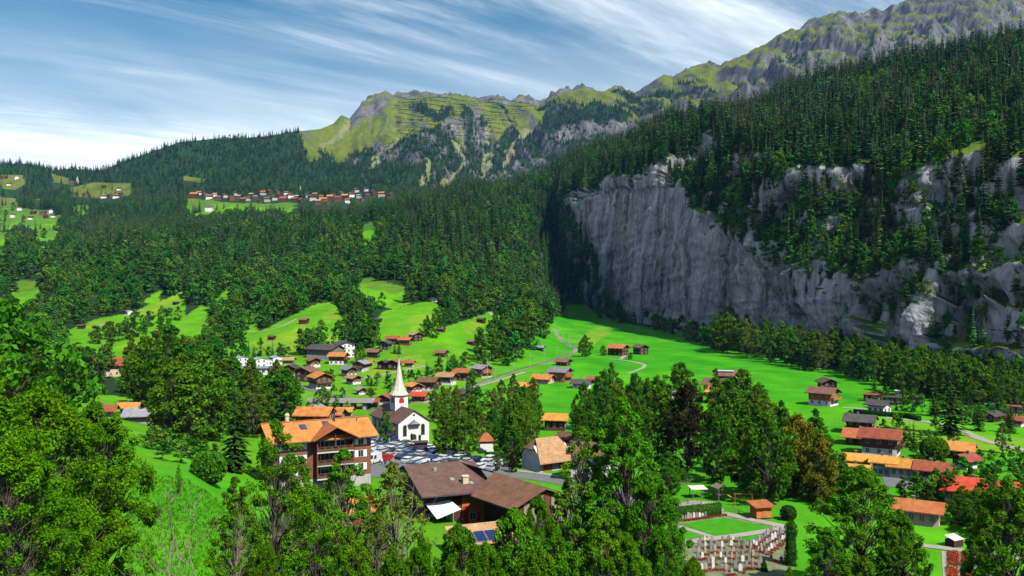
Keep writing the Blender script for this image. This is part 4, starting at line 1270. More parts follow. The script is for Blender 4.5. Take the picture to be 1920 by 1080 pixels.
# px, py(foot), width px, g=gable/e=eave to camera, turn, wall, roof, storeys, label
HOUSES = [
    (416, 688, 17, 'g', 20, 'white', 'slate', 2, 'leftmost white block with blue-grey roof in the modern terrace'),
    (431, 687, 20, 'g', 20, 'white', 'slate', 2, 'second white block with blue-grey roof from the terrace left end'),
    (449, 686, 25, 'g', 20, 'white', 'slate', 3, 'tallest white block with blue-grey roof, third in the modern terrace'),
    (482, 690, 28, 'g', 25, 'white', 'slate', 2, 'wide white block with blue-grey roof, fourth in the modern terrace'),
    (498, 687, 20, 'g', 25, 'white', 'slate', 2, 'white block with blue-grey roof, fifth in the modern terrace'),
    (514, 684, 24, 'g', 25, 'white', 'slate', 2, 'rightmost white block with blue-grey roof in the modern terrace'),
    (539, 683, 20, 'e', 75, 'cream', 'tan', 1, 'small cream cottage with tan roof beside the modern white terrace'),
    (585, 689, 25, 'g', 20, 'mix', 'brown', 2, 'brown-roofed chalet below the long grey-roofed hotel'),
    (632, 684, 34, 'e', 68, 'mix', 'orange', 2, 'chalet with bright orange roof right in front of the hotel'),
    (699, 671, 24, 'e', 68, 'dark', 'brown', 2, 'dark chalet with weathered brown roof beside the tall round tree'),
    (721, 656, 24, 'g', -24, 'dark', 'dark', 2, 'dark-roofed chalet at the foot of the upper meadow'),
    (735, 646, 24, 'e', 70, 'wood', 'red', 2, 'chalet with long reddish roof among the upper meadow houses'),
    (759, 648, 23, 'e', 70, 'wood', 'rust', 2, 'chalet with rust-red roof, lowest of the upper meadow row'),
    (778, 640, 25, 'g', 26, 'dark', 'tan', 2, 'dark barn with pale tan roof, topmost of the upper meadow row'),
    (827, 669, 23, 'e', 60, 'dark', 'brown', 1, 'brown barn alone on the meadow right of the upper houses'),
    (674, 697, 29, 'g', -22, 'mix', 'grey', 2, 'white and brown chalet with grey roof in the hamlet centre'),
    (689, 687, 16, 'e', 75, 'wood', 'rust', 2, 'small chalet with brick-red roof behind the grey-roofed one'),
    (652, 706, 27, 'g', 28, 'mix', 'grey', 2, 'grey-roofed chalet with white front left of the hamlet centre'),
    (718, 693, 23, 'g', -18, 'dark', 'dark', 2, 'dark gabled barn, left of the twin barns by the spire'),
    (738, 694, 26, 'g', -18, 'dark', 'brown', 2, 'dark gabled barn, right of the twin barns by the spire'),
    (767, 688, 17, 'e', 70, 'mix', 'red', 2, 'small red-roofed house just right of the church spire'),
    (517, 702, 22, 'e', 70, 'mixd', 'dark', 2, 'dark-roofed house below the fourth white block'),
    (543, 704, 27, 'g', -20, 'mixd', 'dark', 2, 'dark gabled house with white lower wall below the cream cottage'),
    (530, 714, 26, 'g', 30, 'wood', 'red', 2, 'low brown house with rusty red roof beside the dark gabled house'),
    (570, 716, 40, 'g', -26, 'dark', 'brown', 2, 'large dark chalet with broad brown roof above the road bend'),
    (597, 730, 42, 'g', 20, 'mix', 'orange', 3, 'big balconied chalet with white lower floor by the road bend'),
    (661, 721, 26, 'g', 34, 'mix', 'tan', 2, 'small chalet with light orange-tan roof standing alone on grass'),
    (676, 740, 18, 'g', 18, 'orange', 'grey', 2, 'narrow orange-walled house with grey roof beside the power pole'),
    (722, 759, 27, 'g', -24, 'mix', 'red', 2, 'red-roofed chalet touching the left of the church tower'),
    (697, 764, 23, 'e', 75, 'wood', 'red', 1, 'low brown house with red roof left of the church'),
    (775, 737, 27, 'g', 28, 'mix', 'orange', 2, 'orange-roofed chalet right behind the church spire'),
    (786, 753, 29, 'e', 68, 'wood', 'scarlet', 1, 'barn with bright red metal roof right of the church tower'),
    (803, 733, 37, 'e', 66, 'mix', 'brown', 2, 'long brown-roofed chalet above the lane, first from the church'),
    (837, 722, 34, 'e', 66, 'mix', 'tan', 2, 'tan-roofed chalet with solar panel above the lane'),
    (867, 714, 34, 'e', 66, 'wood', 'rust', 2, 'orange-red roofed chalet above the lane beside the yellow house'),
    (903, 708, 36, 'g', 38, 'creamwood', 'grey', 2, 'yellowish house with grey roof above the railway line'),
    (825, 757, 19, 'g', -20, 'dark', 'chocolate', 1, 'small dark shed alone on the grass right of the church'),
    (868, 752, 32, 'g', 40, 'dark', 'dark', 2, 'dark chalet half hidden by trees below the lane'),
    (1013, 658, 15, 'e', 70, 'dark', 'grey', 1, 'grey-roofed hut at the edge of the wood by the railway'),
    (1057, 686, 28, 'e', 60, 'dark', 'brown', 1, 'dark brown barn directly below the railway bend'),
    (1051, 717, 42, 'e', 62, 'honey', 'grey', 2, 'new honey-wood house with pale grey roof below the railway'),
    (1019, 720, 40, 'e', 66, 'cream', 'orange', 1, 'cream bungalow with orange roof left of the honey-wood house'),
    (988, 735, 34, 'e', 62, 'dark', 'amber', 1, 'dark chalet with orange-tan roof at the meadow edge'),
    (1092, 729, 34, 'e', 75, 'white', 'dark', 1, 'low white house with dark roof right of the honey-wood house'),
    (1114, 719, 18, 'e', 75, 'wood', 'red', 1, 'small red-roofed shed behind the low white house'),
    (1161, 667, 38, 'e', 60, 'dark', 'rust', 2, 'dark farmhouse with rust roof out on the open meadow'),
    (1203, 665, 28, 'g', 34, 'dark', 'chocolate', 2, 'dark barn right beside the farmhouse on the open meadow'),
    (1043, 808, 42, 'e', 80, 'wood', 'amber', 2, 'house with bright orange roof among trees behind the barn museum'),
    (1265, 746, 16, 'g', 15, 'white', 'grey', 2, 'small white house peeping out left of the copper-dark tree'),
    (1364, 724, 39, 'e', 86, 'wood', 'brown', 2, 'brown house with white solar strip on its roof'),
    (1352, 744, 54, 'e', 76, 'dark', 'chocolate', 2, 'dark-roofed chalet between the solar house and the orange roof'),
    (1355, 758, 46, 'e', 74, 'honey', 'orange', 2, 'chalet with orange roof and pink awnings on the big meadow'),
    (1556, 735, 34, 'g', 20, 'dark', 'chocolate', 2, 'dark barn behind the honey-coloured chalet on the big meadow'),
    (1551, 762, 52, 'e', 66, 'orange', 'brown', 2, 'honey-coloured chalet with white base alone on the big meadow'),
    (1655, 778, 40, 'e', 60, 'white', 'dark', 2, 'white house with dark roof above the long clipped hedge'),
    (1620, 815, 48, 'e', 82, 'mixd', 'dark', 2, 'dark slate-roofed house uphill from the red roofs'),
    (1628, 836, 62, 'e', 82, 'wood', 'rust', 1, 'house with long rust-red roof above the brown-red one'),
    (1662, 856, 66, 'e', 82, 'mix', 'red', 2, 'large house with brown-red roof amid the right-hand cluster'),
    (1803, 860, 52, 'e', 84, 'dark', 'orange', 1, 'dark house with orange roof and two chimneys below the lane'),
    (1818, 880, 40, 'g', -30, 'mix', 'red', 1, 'low red-gabled house just below the two-chimney house'),
    (1866, 792, 30, 'g', -30, 'dark', 'dark', 1, 'dark gabled shed at the edge of the camp site'),
    (1912, 800, 26, 'e', 70, 'mix', 'red', 1, 'red-brown roofed camp building at the right picture edge'),
    (189, 706, 66, 'e', 84, 'cream', 'red', 2, 'large hall with long brick-red roof above the left trees'),
    (85, 700, 60, 'e', 80, 'cream', 'rust', 2, 'cream house with rust roof half hidden at far left'),
    (238, 778, 34, 'e', 70, 'white', 'orange', 2, 'house with bright orange gable roof behind the left trees'),
    (258, 792, 54, 'e', 78, 'greywood', 'grey', 1, 'low house with weathered grey roof among the left trees'),
    (190, 785, 36, 'e', 78, 'white', 'red', 1, 'low house with dull red roof seen through left leaves'),
    (1067, 838, 36, 'g', 34, 'mix', 'brown', 2, 'balconied chalet with brown roof behind the barn museum'),
]
for (px, py, wpx, ori, turn, wall, roof, fl, label) in HOUSES:
    modern = roof == 'slate'
    loc, rz, w, d = place(px, py, wpx, ori, turn, 1.0 if modern else 1.2)
    h = fl * (2.45 if not modern else 2.9)
    h = min(h, w * 0.72)
    fl = max(1, int(round(h / 2.6)))
    house('apartment_block' if modern else ('barn' if 'barn' in label else 'chalet'), label, 'building', loc, rz, w, d, h, wall, roof, 0.22 if modern else 0.44, 0.35 if modern else 1.15,
          0.3 if modern else 1.2, floors=fl, cols=3 if w > 7 else 2, side_cols=3, chimney='barn' not in label and 'shed' not in label and not modern,
          balcony=1 if (fl > 1 and not modern and wall in ('mix', 'orange', 'honey', 'creamwood')) else 0, group=HAMLET if px < 1000 else 'houses on the valley floor')

HUT_LIST = [
    (568, 608, 19, 'brown', 'hut with pale front high on the central steep meadow'), (508, 638, 14, 'dark', 'dark hut at the left end of the mown yellow strip'),
    (708, 605, 14, 'dark', 'dark hut below the wood beside the long shadow'), (827, 623, 14, 'brown', 'hut at the wood edge above the railway slope'),
    (420, 646, 11, 'dark', 'tiny dark hut at the left foot of the central meadow'), (295, 627, 14, 'red', 'red-brown hut on the lower left meadow strip'),
    (203, 611, 14, 'brown', 'hut with gravel turning place on the upper left meadow'), (150, 617, 14, 'dark', 'dark hut at the left end of the upper left meadow'),
    (328, 572, 11, 'dark', 'small hut near the top of the upper left meadow'), (884, 648, 17, 'brown', 'brown hut left of the wooded gully by the railway'),
    (902, 606, 17, 'dark', 'hut high on the meadow beside the curving railway'), (434, 633, 11, 'tan', 'light-roofed hut above the left foot of the central meadow')]
for px, py, wpx, roof, label in HUT_LIST:
    loc, rz, w, d = place(px, py, wpx, 'e', 62)
    house('hay_hut', label + '', 'hut', loc, rz, w, d, w * 0.62, 'dark', roof if roof in ROOF else 'brown', 0.42, 0.5, 0.5, detail=False, chimney=False, group=HUTS, found=3)
for px, py, wpx, label in [(240, 590, 13, 'white shed with bright roof at the top left meadow track'), (260, 566, 9, 'tiny white shed at the forest edge above the left meadow'),
                           (812, 566, 15, 'white concrete shelter at the wood edge above the central meadow'), (105, 552, 9, 'tiny white shed in the left forest clearing')]:
    loc, rz, w, d = place(px, py, wpx, 'g', 20)
    house('shed', label, 'shed', loc, rz, w, d, w * 0.6, 'white', 'pale', 0.25, 0.3, 0.3, detail=False, chimney=False, found=3)

# long low building of the modern terrace, two-winged hotel
p = hit(466, 703)
root = tag(link('annex_building', None, None, (p.x, p.y + 5, p.z), 0.05), 'long low white annex with flat blue-grey roof below the terrace', 'building')
MB().box(-8, 8, -4, 4, -2, 3.0).build('wall', WHITE, root); MB().box(-8.6, 8.6, -4.7, 4.6, 3.0, 3.35).build('roof', ROOF['slate'], root)
for k in range(6):
    link('window', window_mesh(1.5, 1.3), root, (-6.5 + k * 2.6, -4.02, 1.0))
p = hit(604, 675)
root = house('hotel', 'long pale hotel with grey double-gabled roof at the meadow foot', 'building', p + Vector((0, 8, 0)), math.radians(62), 11, 17, 5.6, 'greywood', 'dark', 0.40, 1.0, 1.0, floors=3, cols=4, side_cols=7)
p = hit(636, 672)
house('hotel', 'square hotel wing with grey roof, right of the long hotel', 'building', p + Vector((1, 9, 0)), math.radians(28), 9, 10, 7.6, 'white', 'dark', 0.30, 1.1, 1.1, floors=3, cols=4, side_cols=4)

# ------------------------------------------------------------------ far villages on the terraces
gv = np.random.default_rng(12)
FARV = 'houses of the village on the high wooded shelf'
for px, py, wpx in flist:
    loc, rz, w, d = place(px, py, wpx, 'e' if gv.random() < 0.5 else 'g', None)
    w, d = w * 0.9, d * 0.9
    house('chalet', 'small chalet in the village on the high wooded shelf, %s from left' % nth(1 + sum(q[0] < px for q in flist)), 'building', loc + Vector((0, 0, 4)), rz, w, d, w * 0.5, ['mix', 'wood', 'mixd', 'dark'][gv.integers(4)], ['brown', 'brown', 'grey', 'tan', 'rust'][gv.integers(5)], 0.6, 0.9, 0.9,
          detail=False, chimney=False, group=FARV, found=8)
for px, py, wpx in lflist:
    loc, rz, w, d = place(px, py, wpx, 'e' if gv.random() < 0.5 else 'g', None)
    house('chalet', 'small farmhouse scattered on the high left pastures, %s from left' % nth(1 + sum(q[0] < px or (q[0] == px and q[1] < py) for q in lflist)), 'building', loc + Vector((0, 0, 2)), rz, w, d, w * 0.62, ['mix', 'wood', 'dark', 'white'][gv.integers(4)], ['brown', 'rust', 'grey', 'dark'][gv.integers(4)], 0.4, 0.8, 0.8,
          detail=False, chimney=False, group='farmhouses on the high left pastures', found=8)
p = hit(146, 345)
root = tag(link('chapel', None, None, p + Vector((0, 0, 2)), 0.3), 'white chapel with pointed tower on the high left pasture', 'church')
MB().prism([(-4, -5), (4, -5), (4, 6), (0, 10), (-4, 6)], -7, 7).build('wall', WHITE, root)
MB().box(-2.2, 2.2, -10, -7.02, -5, 13).build('tower', WHITE, root)
MB().add([(-2.4, -10.2, 13), (2.4, -10.2, 13), (2.4, -6.8, 13), (-2.4, -6.8, 13), (0, -8.5, 23)], [(0, 1, 4), (1, 2, 4), (2, 3, 4), (3, 0, 4), (3, 2, 1, 0)]).build('spire', GREYW, root)
p = hit(563, 368)
root = tag(link('chapel', None, None, p + Vector((0, 0, 4)), 0.3), 'white chapel with thin spire in the high shelf village', 'church')
MB().prism([(-4, -5), (4, -5), (4, 6), (0, 10), (-4, 6)], -7, 7).build('wall', WHITE, root)
MB().box(-2.2, 2.2, -10, -7.02, -5, 13).build('tower', WHITE, root)
MB().add([(-2.4, -10.2, 13), (2.4, -10.2, 13), (2.4, -6.8, 13), (-2.4, -6.8, 13), (0, -8.5, 25)], [(0, 1, 4), (1, 2, 4), (2, 3, 4), (3, 0, 4), (3, 2, 1, 0)]).build('spire', GREYW, root)

# snow barriers on the alp
def far_point(px, py):
    return hit(px, py, 2400)


bar_mat = plain('barrier', (0.055, 0.065, 0.045), 0.9, 0.2)
for k in range(17):
    y0 = 183 + k * 6.4
    a, b = (738 + 1.2 * k + 6 * math.sin(k * 1.7), 1000 - 7.0 * k + 10 * math.sin(k * 2.3))
    if k > 11:
        b = 860 - 6 * (k - 11)
    n = int((b - a) / 3)
    pts = []
    for i in range(n + 1):
        px = a + (b - a) * i / n
        pts.append(far_point(px, y0 + 9 * (px - 740) / 260 + 3 * math.sin(px / 17 + k)))
    root = tag(link('snow_barrier', None, None, pts[0]), 'long row of snow barriers across the high alp, %s from the top' % nth(k + 1), 'barrier', 'snow barrier rows on the alp')
    o = pts[0]; mb = MB()
    for i in range(n + 1):
        cut = i == n or (i * 7 + k * 3) % 17 == 0 or (pts[i] - pts[i + 1]).length > 45
        if cut:
            if mb.f:
                mb.build('barrier_section', bar_mat, root)
            mb = MB(); continue
        q, r = pts[i] - o, pts[i + 1] - o
        mb.add([(q.x, q.y, q.z - 1), (r.x, r.y, r.z - 1), (r.x, r.y + 0.8, r.z + 4.2), (q.x, q.y + 0.8, q.z + 4.2), (q.x, q.y + 1.2, q.z - 1), (r.x, r.y + 1.2, r.z - 1)],
               [(0, 1, 2, 3), (3, 2, 5, 4), (0, 3, 4), (1, 5, 2)])
# ------------------------------------------------------------------ roads, tracks, paths
def strip(name, line, width, mat, label, cat, lift=0.06, kind='structure', wpx=False, step=2.5):
    """draped ribbon along photo points on the ground"""
    pts = [hit(*q) if len(q) == 2 else spot(q[0], q[2]) for q in line]
    dense = []
    for a, b in zip(pts[:-1], pts[1:]):
        n = max(1, int((b - a).length / step))
        dense += [a.lerp(b, i / n) for i in range(n)]
    dense.append(pts[-1])
    for _ in range(3):
        dense = [dense[0]] + [(dense[i - 1] + dense[i] * 2 + dense[i + 1]) / 4 for i in range(1, len(dense) - 1)] + [dense[-1]]
    V, Fc = [], []
    for i, q in enumerate(dense):
        t = dense[min(i + 1, len(dense) - 1)] - dense[max(i - 1, 0)]
        s = Vector((t.y, -t.x, 0)).normalized() * width / 2
        for e in (-1, -0.33, 0.33, 1):
            v = q + s * e
            V.append((v.x, v.y, ground(v.x, v.y) + lift))
    for i in range(len(dense) - 1):
        for e in range(3):
            Fc.append((i * 4 + e, i * 4 + e + 1, i * 4 + e + 5, i * 4 + e + 4))
    o = link(name, mesh_from(name, V, Fc, mat))
    return tag(o, label, cat, kind=kind), dense


BALLAST = plain('ballast', (0.33, 0.29, 0.24), 0.95, 0.25, 1.5, 0.1)
RAIL = [(690, 770), (790, 752), (860, 733), (905, 716), (960, 698), (1010, 684), (1050, 671), (1076, 661), (1081, 654), (1068, 647), (1052, 638), (1044, 626), (1040, 616)]
_, rail = strip('railway_bed', RAIL, 3.0, BALLAST, 'gravel railway bed curving up across the meadow', 'railway', 0.10)
for sgn in (-0.6, 0.6):
    mb = MB(); P_ = []
    for i, q in enumerate(rail):
        t = rail[min(i + 1, len(rail) - 1)] - rail[max(i - 1, 0)]
        v = q + Vector((t.y, -t.x, 0)).normalized() * sgn
        P_.append((v.x, v.y, ground(v.x, v.y) + 0.28))
    mb.tube(P_, 0.12, 4)
    tag(mb.build('rail', METAL_D), 'steel rail of the line curving across the meadow', 'rail', 'rails of the mountain line', kind='structure')
strip('railway_bed', [(945, 606), (934, 600), (928, 594), (922, 588), (918, 585)], 3.6, BALLAST, 'upper piece of the railway bed beside the wooded gully', 'railway', 0.12)
strip('farm_path', [(1140, 673), (1165, 675), (1192, 679), (1210, 684), (1206, 690), (1190, 696), (1178, 700)], 2.2, GRAVELP, 'pale farm path bending round below the meadow farmhouse', 'path', 0.10)
strip('farm_path', [(1164, 674), (1170, 668), (1176, 664)], 2.5, GRAVELP, 'short drive up to the meadow farmhouse', 'path', 0.14)
strip('road', [(556, 722), (580, 729), (605, 737), (640, 746), (680, 752)], 5.0, ASPHALT, 'grey village road dropping to the viaduct', 'road', 0.12)
strip('lane', [(640, 715), (700, 706), (760, 694), (800, 686)], 2.6, GRAVELP, 'narrow lane through the hamlet meadow', 'path', 0.10)
strip('lane', [(792, 757), (830, 745), (880, 729), (940, 712), (985, 698)], 2.4, GRAVELP, 'pale lane running below the long chalets', 'path', 0.14)
strip('lane', [(1660, 783), (1720, 789), (1760, 794), (1800, 803)], 3.0, GRAVELP, 'pale lane below the white house hedge', 'path', 0.10)
strip('lane', [(1806, 808), (1825, 818), (1850, 828), (1890, 837), (1925, 845)], 3.2, GRAVELP, 'pale lane running down at the right edge', 'path', 0.10)
strip('lane', [(1580, 764), (1600, 766), (1630, 768)], 2.6, GRAVELP, 'short pale drive to the honey-coloured chalet', 'path', 0.10)
strip('meadow_track', [(272, 583), (250, 584), (240, 588), (234, 592)], 2.2, GRAVELP, 'pale track at the top left meadow', 'path', 0.12)
strip('meadow_track', [(190, 609), (197, 613), (206, 616)], 3.0, GRAVELP, 'gravel turning place at the upper left hut', 'path', 0.12)
strip('meadow_track', [(458, 621), (490, 622), (530, 612), (556, 598)], 1.6, GRAVELP, 'faint track across the central meadow', 'path', 0.10)

# masts along the railway, power poles
def pole(px, py, hpx, label, r=0.16, arm=True, name='railway_mast', grp='masts along the railway'):
    p = hit(px, py); h = hpx * p.y / F
    mb = MB().tube([(0, 0, -0.5), (0, 0, h)], [r, r * 0.7], 6)
    root = tag(link(name, None, None, p), label, 'pole', grp)
    mb.build('post', METAL_L, root)
    if arm:
        MB().box(-0.06, 2.2, -0.06, 0.06, h - 1.0, h - 0.85).build('arm', METAL_L, root)
    return root


MASTS = [(914, 714, 40), (928, 712, 22), (962, 703, 20), (994, 690, 27), (1020, 686, 32), (1044, 675, 26), (1069, 668, 40), (1080, 654, 22), (1066, 646, 20), (1055, 640, 18), (1045, 632, 16), (845, 738, 28), (870, 731, 22)]
for px, py, hpx in MASTS:
    pole(px, py, hpx, 'slim grey mast beside the mountain railway line, %s from left' % nth(1 + sum(q[0] < px for q in MASTS)))
for px, py, hpx, lab in [(465, 745, 28, 'pale pole standing above the left village trees'), (650, 748, 24, 'thin pole right of the village road'), (196, 660, 22, 'thin pole below the left meadow strip'),
                         (557, 735, 14, 'short lamp post at the road bend'), (362, 838, 16, 'wooden pole in the garden near the blue spruce')]:
    pole(px, py, hpx, lab, 0.14, False, 'pole', None)

# viaduct left of the church
a, b = hit(600, 766), hit(690, 766)
root = tag(link('road_bridge', None, None, (0, 0, 0)), 'long grey concrete road bridge left of the church spire', 'bridge')
zb = a.z + 2.2
mb = MB(); mb.slab([(a.x - 4, a.y - 3, zb + 0.9), (b.x + 2, b.y - 3, zb + 0.9), (b.x + 2, b.y + 4, zb + 0.9), (a.x - 4, a.y + 4, zb + 0.9)], 1.0); mb.build('deck', STONE, root)
mb = MB(); mb.box(a.x - 4, b.x + 2, a.y - 3.15, a.y - 2.95, zb + 0.2, zb + 1.9); mb.build('parapet', STONE, root)
for t in (0.1, 0.4, 0.7, 0.95):
    x = a.x + (b.x - a.x) * t
    MB().box(x - 0.6, x + 0.6, a.y - 2.2, a.y + 3, a.z - 3, zb - 0.12).build('pier', STONE, root)

# ------------------------------------------------------------------ parking lot
LOT = [(640, 812), (670, 803), (745, 822), (812, 836), (858, 846), (910, 858), (955, 872), (962, 890), (900, 896), (760, 900), (640, 890)]
lot_pts = [hit(*q) for q in LOT]
V = [(q.x, q.y, 0) for q in lot_pts]


def draped_polygon(name, poly, mat, label, cat, lift=0.08, res=3.0):
    xs = [q[0] for q in poly]; ys = [q[1] for q in poly]
    bm = bmesh.new()
    f = bm.faces.new([bm.verts.new((q[0], q[1], 0)) for q in poly])
    bmesh.ops.triangulate(bm, faces=[f])
    for _ in range(6):
        long = [e for e in bm.edges if e.calc_length() > res]
        if not long:
            break
        bmesh.ops.subdivide_edges(bm, edges=long, cuts=1)
        bmesh.ops.triangulate(bm, faces=bm.faces[:])
    for v in bm.verts:
        v.co.z = ground(v.co.x, v.co.y) + lift
    bmesh.ops.recalc_face_normals(bm, faces=bm.faces[:])
    if sum(f.normal.z for f in bm.faces) < 0:
        bmesh.ops.reverse_faces(bm, faces=bm.faces[:])
    me = bpy.data.meshes.new(name); bm.to_mesh(me); bm.free(); me.materials.append(mat)
    return tag(link(name, me), label, cat, kind='structure')


draped_polygon('parking_lot', V, ASPHALT, 'grey asphalt car park beside the white church', 'car park', 0.08)


# cars ---------------------------------------------------------------
def car_meshes(kind):
    if kind == 'van':
        L, W = 5.2, 1.95
        body = [(-2.6, 0.35), (2.5, 0.35), (2.6, 0.75), (2.55, 1.05), (1.75, 1.25), (1.1, 2.15), (0.8, 2.3), (-2.5, 2.3), (-2.6, 2.1)]
        glass = [(1.55, 1.27), (1.08, 2.05), (0.15, 2.05), (0.15, 1.27)]
        roof = None
    elif kind == 'estate':
        L, W = 4.6, 1.8
        body = [(-2.3, 0.3), (2.2, 0.3), (2.3, 0.55), (2.22, 0.88), (1.2, 1.04), (0.95, 1.07), (-2.2, 1.09), (-2.32, 0.8)]
        glass = [(1.05, 1.06), (0.35, 1.44), (-1.85, 1.46), (-2.15, 1.09)]
        roof = [(0.42, 1.42), (-0.5, 1.56), (-1.95, 1.52), (-1.95, 1.42)]
    else:
        L, W = 4.2, 1.76
        body = [(-2.1, 0.3), (2.0, 0.3), (2.12, 0.55), (2.05, 0.86), (1.15, 1.0), (0.98, 1.05), (-1.95, 1.07), (-2.12, 0.75)]
        glass = [(1.0, 1.04), (0.3, 1.42), (-1.3, 1.44), (-1.88, 1.07)]
        roof = [(0.38, 1.40), (-0.4, 1.53), (-1.4, 1.5), (-1.42, 1.40)]

    def prism(poly, w0, w1, z0, z1):
        """side profile with tumblehome: width w0 at z0 shrinking to w1 at z1"""
        n = len(poly)
        hw = lambda z: (w0 + (w1 - w0) * min(1, max(0, (z - z0) / (z1 - z0)))) / 2
        V = [(x, -hw(z), z) for x, z in poly] + [(x, hw(z), z) for x, z in poly]
        return V, [tuple(range(n)), tuple(range(2 * n - 1, n - 1, -1))] + [(i, i + n, (i + 1) % n + n, (i + 1) % n) for i in range(n)]
    mats = {}
    bmv = prism(body, W, W * 0.97, 0.5, 1.0) if kind != 'van' else prism(body, W, W * 0.9, 1.2, 2.3)
    mb = MB().add(*bmv)
    if roof:
        mb.add(*prism(roof, W * 0.83, W * 0.76, 1.4, 1.55))
    gl = MB().add(*(prism(glass, W * 0.93, W * 0.78, 0.96, 1.48) if kind != 'van' else prism(glass, W * 1.01, W * 0.94, 1.2, 2.1)))
    if kind == 'van':
        gl.add([(1.80, -0.8, 1.27), (1.80, 0.8, 1.27), (1.17, 0.72, 2.1), (1.17, -0.72, 2.1)], [(0, 1, 2, 3)])
    wh = MB()
    r = 0.33
    n = 12
    V = [(r * math.cos(6.2832 * k / n), s, r * math.sin(6.2832 * k / n)) for s in (-0.11, 0.11) for k in range(n)]
    wh.add(V, [tuple(range(n)), tuple(range(2 * n - 1, n - 1, -1))] + [(k, k + n, (k + 1) % n + n, (k + 1) % n) for k in range(n)])
    light = MB().box(-0.04, 0.04, -0.2, 0.2, -0.09, 0.09)
    return mb, gl, wh, light, L, W


def car_paint(name, col):
    return plain('paint_' + name, col, 0.25, 0.05, 1.0, 0.6, metallic=0.15)


PAINT = {k: car_paint(k, c) for k, c in dict(white=(0.75, 0.76, 0.77), silver=(0.48, 0.50, 0.52), black=(0.012, 0.013, 0.016), blue=(0.03, 0.08, 0.22), grey=(0.12, 0.13, 0.14), red=(0.50, 0.015, 0.01),
                                             navy=(0.015, 0.025, 0.06), sky=(0.20, 0.33, 0.45), purple=(0.06, 0.03, 0.22), beige=(0.5, 0.45, 0.35)).items()}
TYRE = plain('tyre', (0.02, 0.02, 0.02), 0.9, 0.2)
LAMP = plain('car_lamp', (0.75, 0.76, 0.75), 0.15, 0.05, 1.0, 0.7)
CARGLASS = plain('car_glass', (0.03, 0.04, 0.05), 0.06, 0.2, 1.0, 0.9)
_cars = {}


def car(kind, colour, x, y, rz, label, group):
    if kind not in _cars:
        _cars[kind] = car_meshes(kind)
    mb, gl, wh, light, L, W = _cars[kind]
    root = tag(link('van' if kind == 'van' else 'car', None, None, (x, y, ground(x, y) + 0.09), rz), label, 'van' if kind == 'van' else 'car', group)
    link('body', shared(('cb', kind, colour), lambda: mb.mesh('body', PAINT[colour])), root)
    link('window', shared(('cg', kind), lambda: gl.mesh('window', CARGLASS)), root)
    wm = shared('cw', lambda: wh.mesh('wheel', TYRE)); lm = shared('cl', lambda: light.mesh('headlight', LAMP))
    for sx in (-1, 1):
        for sy in (-1, 1):
            link('wheel', wm, root, (sx * L * 0.31, sy * (W / 2 - 0.10), 0.33))
    for sy in (-1, 1):
        link('headlight', lm, root, (L * 0.485, sy * W * 0.33, 0.68 if kind != 'van' else 0.95))
    return root


gc = np.random.default_rng(31)
CARG = 'cars packed into the church car park'
CARAREA = [(652, 818), (672, 808), (745, 827), (812, 841), (850, 850), (905, 863), (938, 874), (925, 884), (860, 884), (762, 890), (748, 872), (690, 868), (650, 856)]
occupied = []
row_dir = Vector((0.985, -0.17, 0)); row_nrm = Vector((0.17, 0.985, 0))
o0 = Vector((-24, 240, 0))
weights = ['white'] * 9 + ['silver'] * 8 + ['black'] * 4 + ['grey'] * 4 + ['navy'] * 3 + ['blue'] * 4 + ['sky'] * 3
car_rows = {}
for r in range(-9, 11):
    aisle = (r % 3 == 1)
    for c in range(-14, 15):
        q = o0 + row_dir * (c * 2.75 + 0.7 * (r % 2) + gc.normal() * 0.12) + row_nrm * (r * 4.9 + gc.normal() * 0.15)
        z = ground(q.x, q.y); px = CX + F * q.x / q.y; py = CY - F * (z - ZC) / q.y
        if not inpoly(np.array([px]), np.array([py]), CARAREA)[0] or gc.random() < 0.07:
            continue
        if 690 < px < 765 and py > 862:
            continue
        colour = weights[gc.integers(len(weights))]
        kind = 'estate' if gc.random() < 0.5 else 'hatch'
        if abs(px - 712) < 7 and abs(py - 856) < 7 and 'r1' not in occupied:
            colour, occupied = 'red', occupied + ['r1']
        car_rows.setdefault(r, []).append((px, kind, colour, q, math.atan2(row_nrm.y, row_nrm.x) + (math.pi if gc.random() < 0.5 else 0) + gc.normal() * 0.05 - 0.35))
for ri, r in enumerate(sorted(car_rows)):
    for ci, (px, kind, colour, q, ang) in enumerate(sorted(car_rows[r], key=lambda t: t[0])):
        lab = {'red': 'bright red car at the front edge of the church car park'}.get(colour, '%s %s, %s from left in the %s row of the church car park' % (colour if colour not in ('navy', 'sky') else {'navy': 'dark navy', 'sky': 'light blue'}[colour], 'estate car' if kind == 'estate' else 'hatchback', nth(ci + 1), nth(ri + 1)))
        car(kind, colour, q.x, q.y, ang, lab, CARG)
for px, py, colour, ang, lab in [(700, 869, 'white', 250, 'white van at the near left corner of the car park'), (712, 838, 'sky', 200, 'light blue-grey van standing among the rows near the church'),
                                 (738, 834, 'purple', 255, 'dark purple van parked below the church tree')]:
    p = hit(px, py); car('van', colour, p.x, p.y, math.radians(ang), lab, CARG)
for px, py, colour, ang, lab in [(722, 864, 'red', 185, 'second bright red car beside the white van'), (858, 851, 'beige', 10, 'cream car parked under the tall lot trees')]:
    p = hit(px, py); car('estate', colour, p.x, p.y, math.radians(ang), lab, CARG)
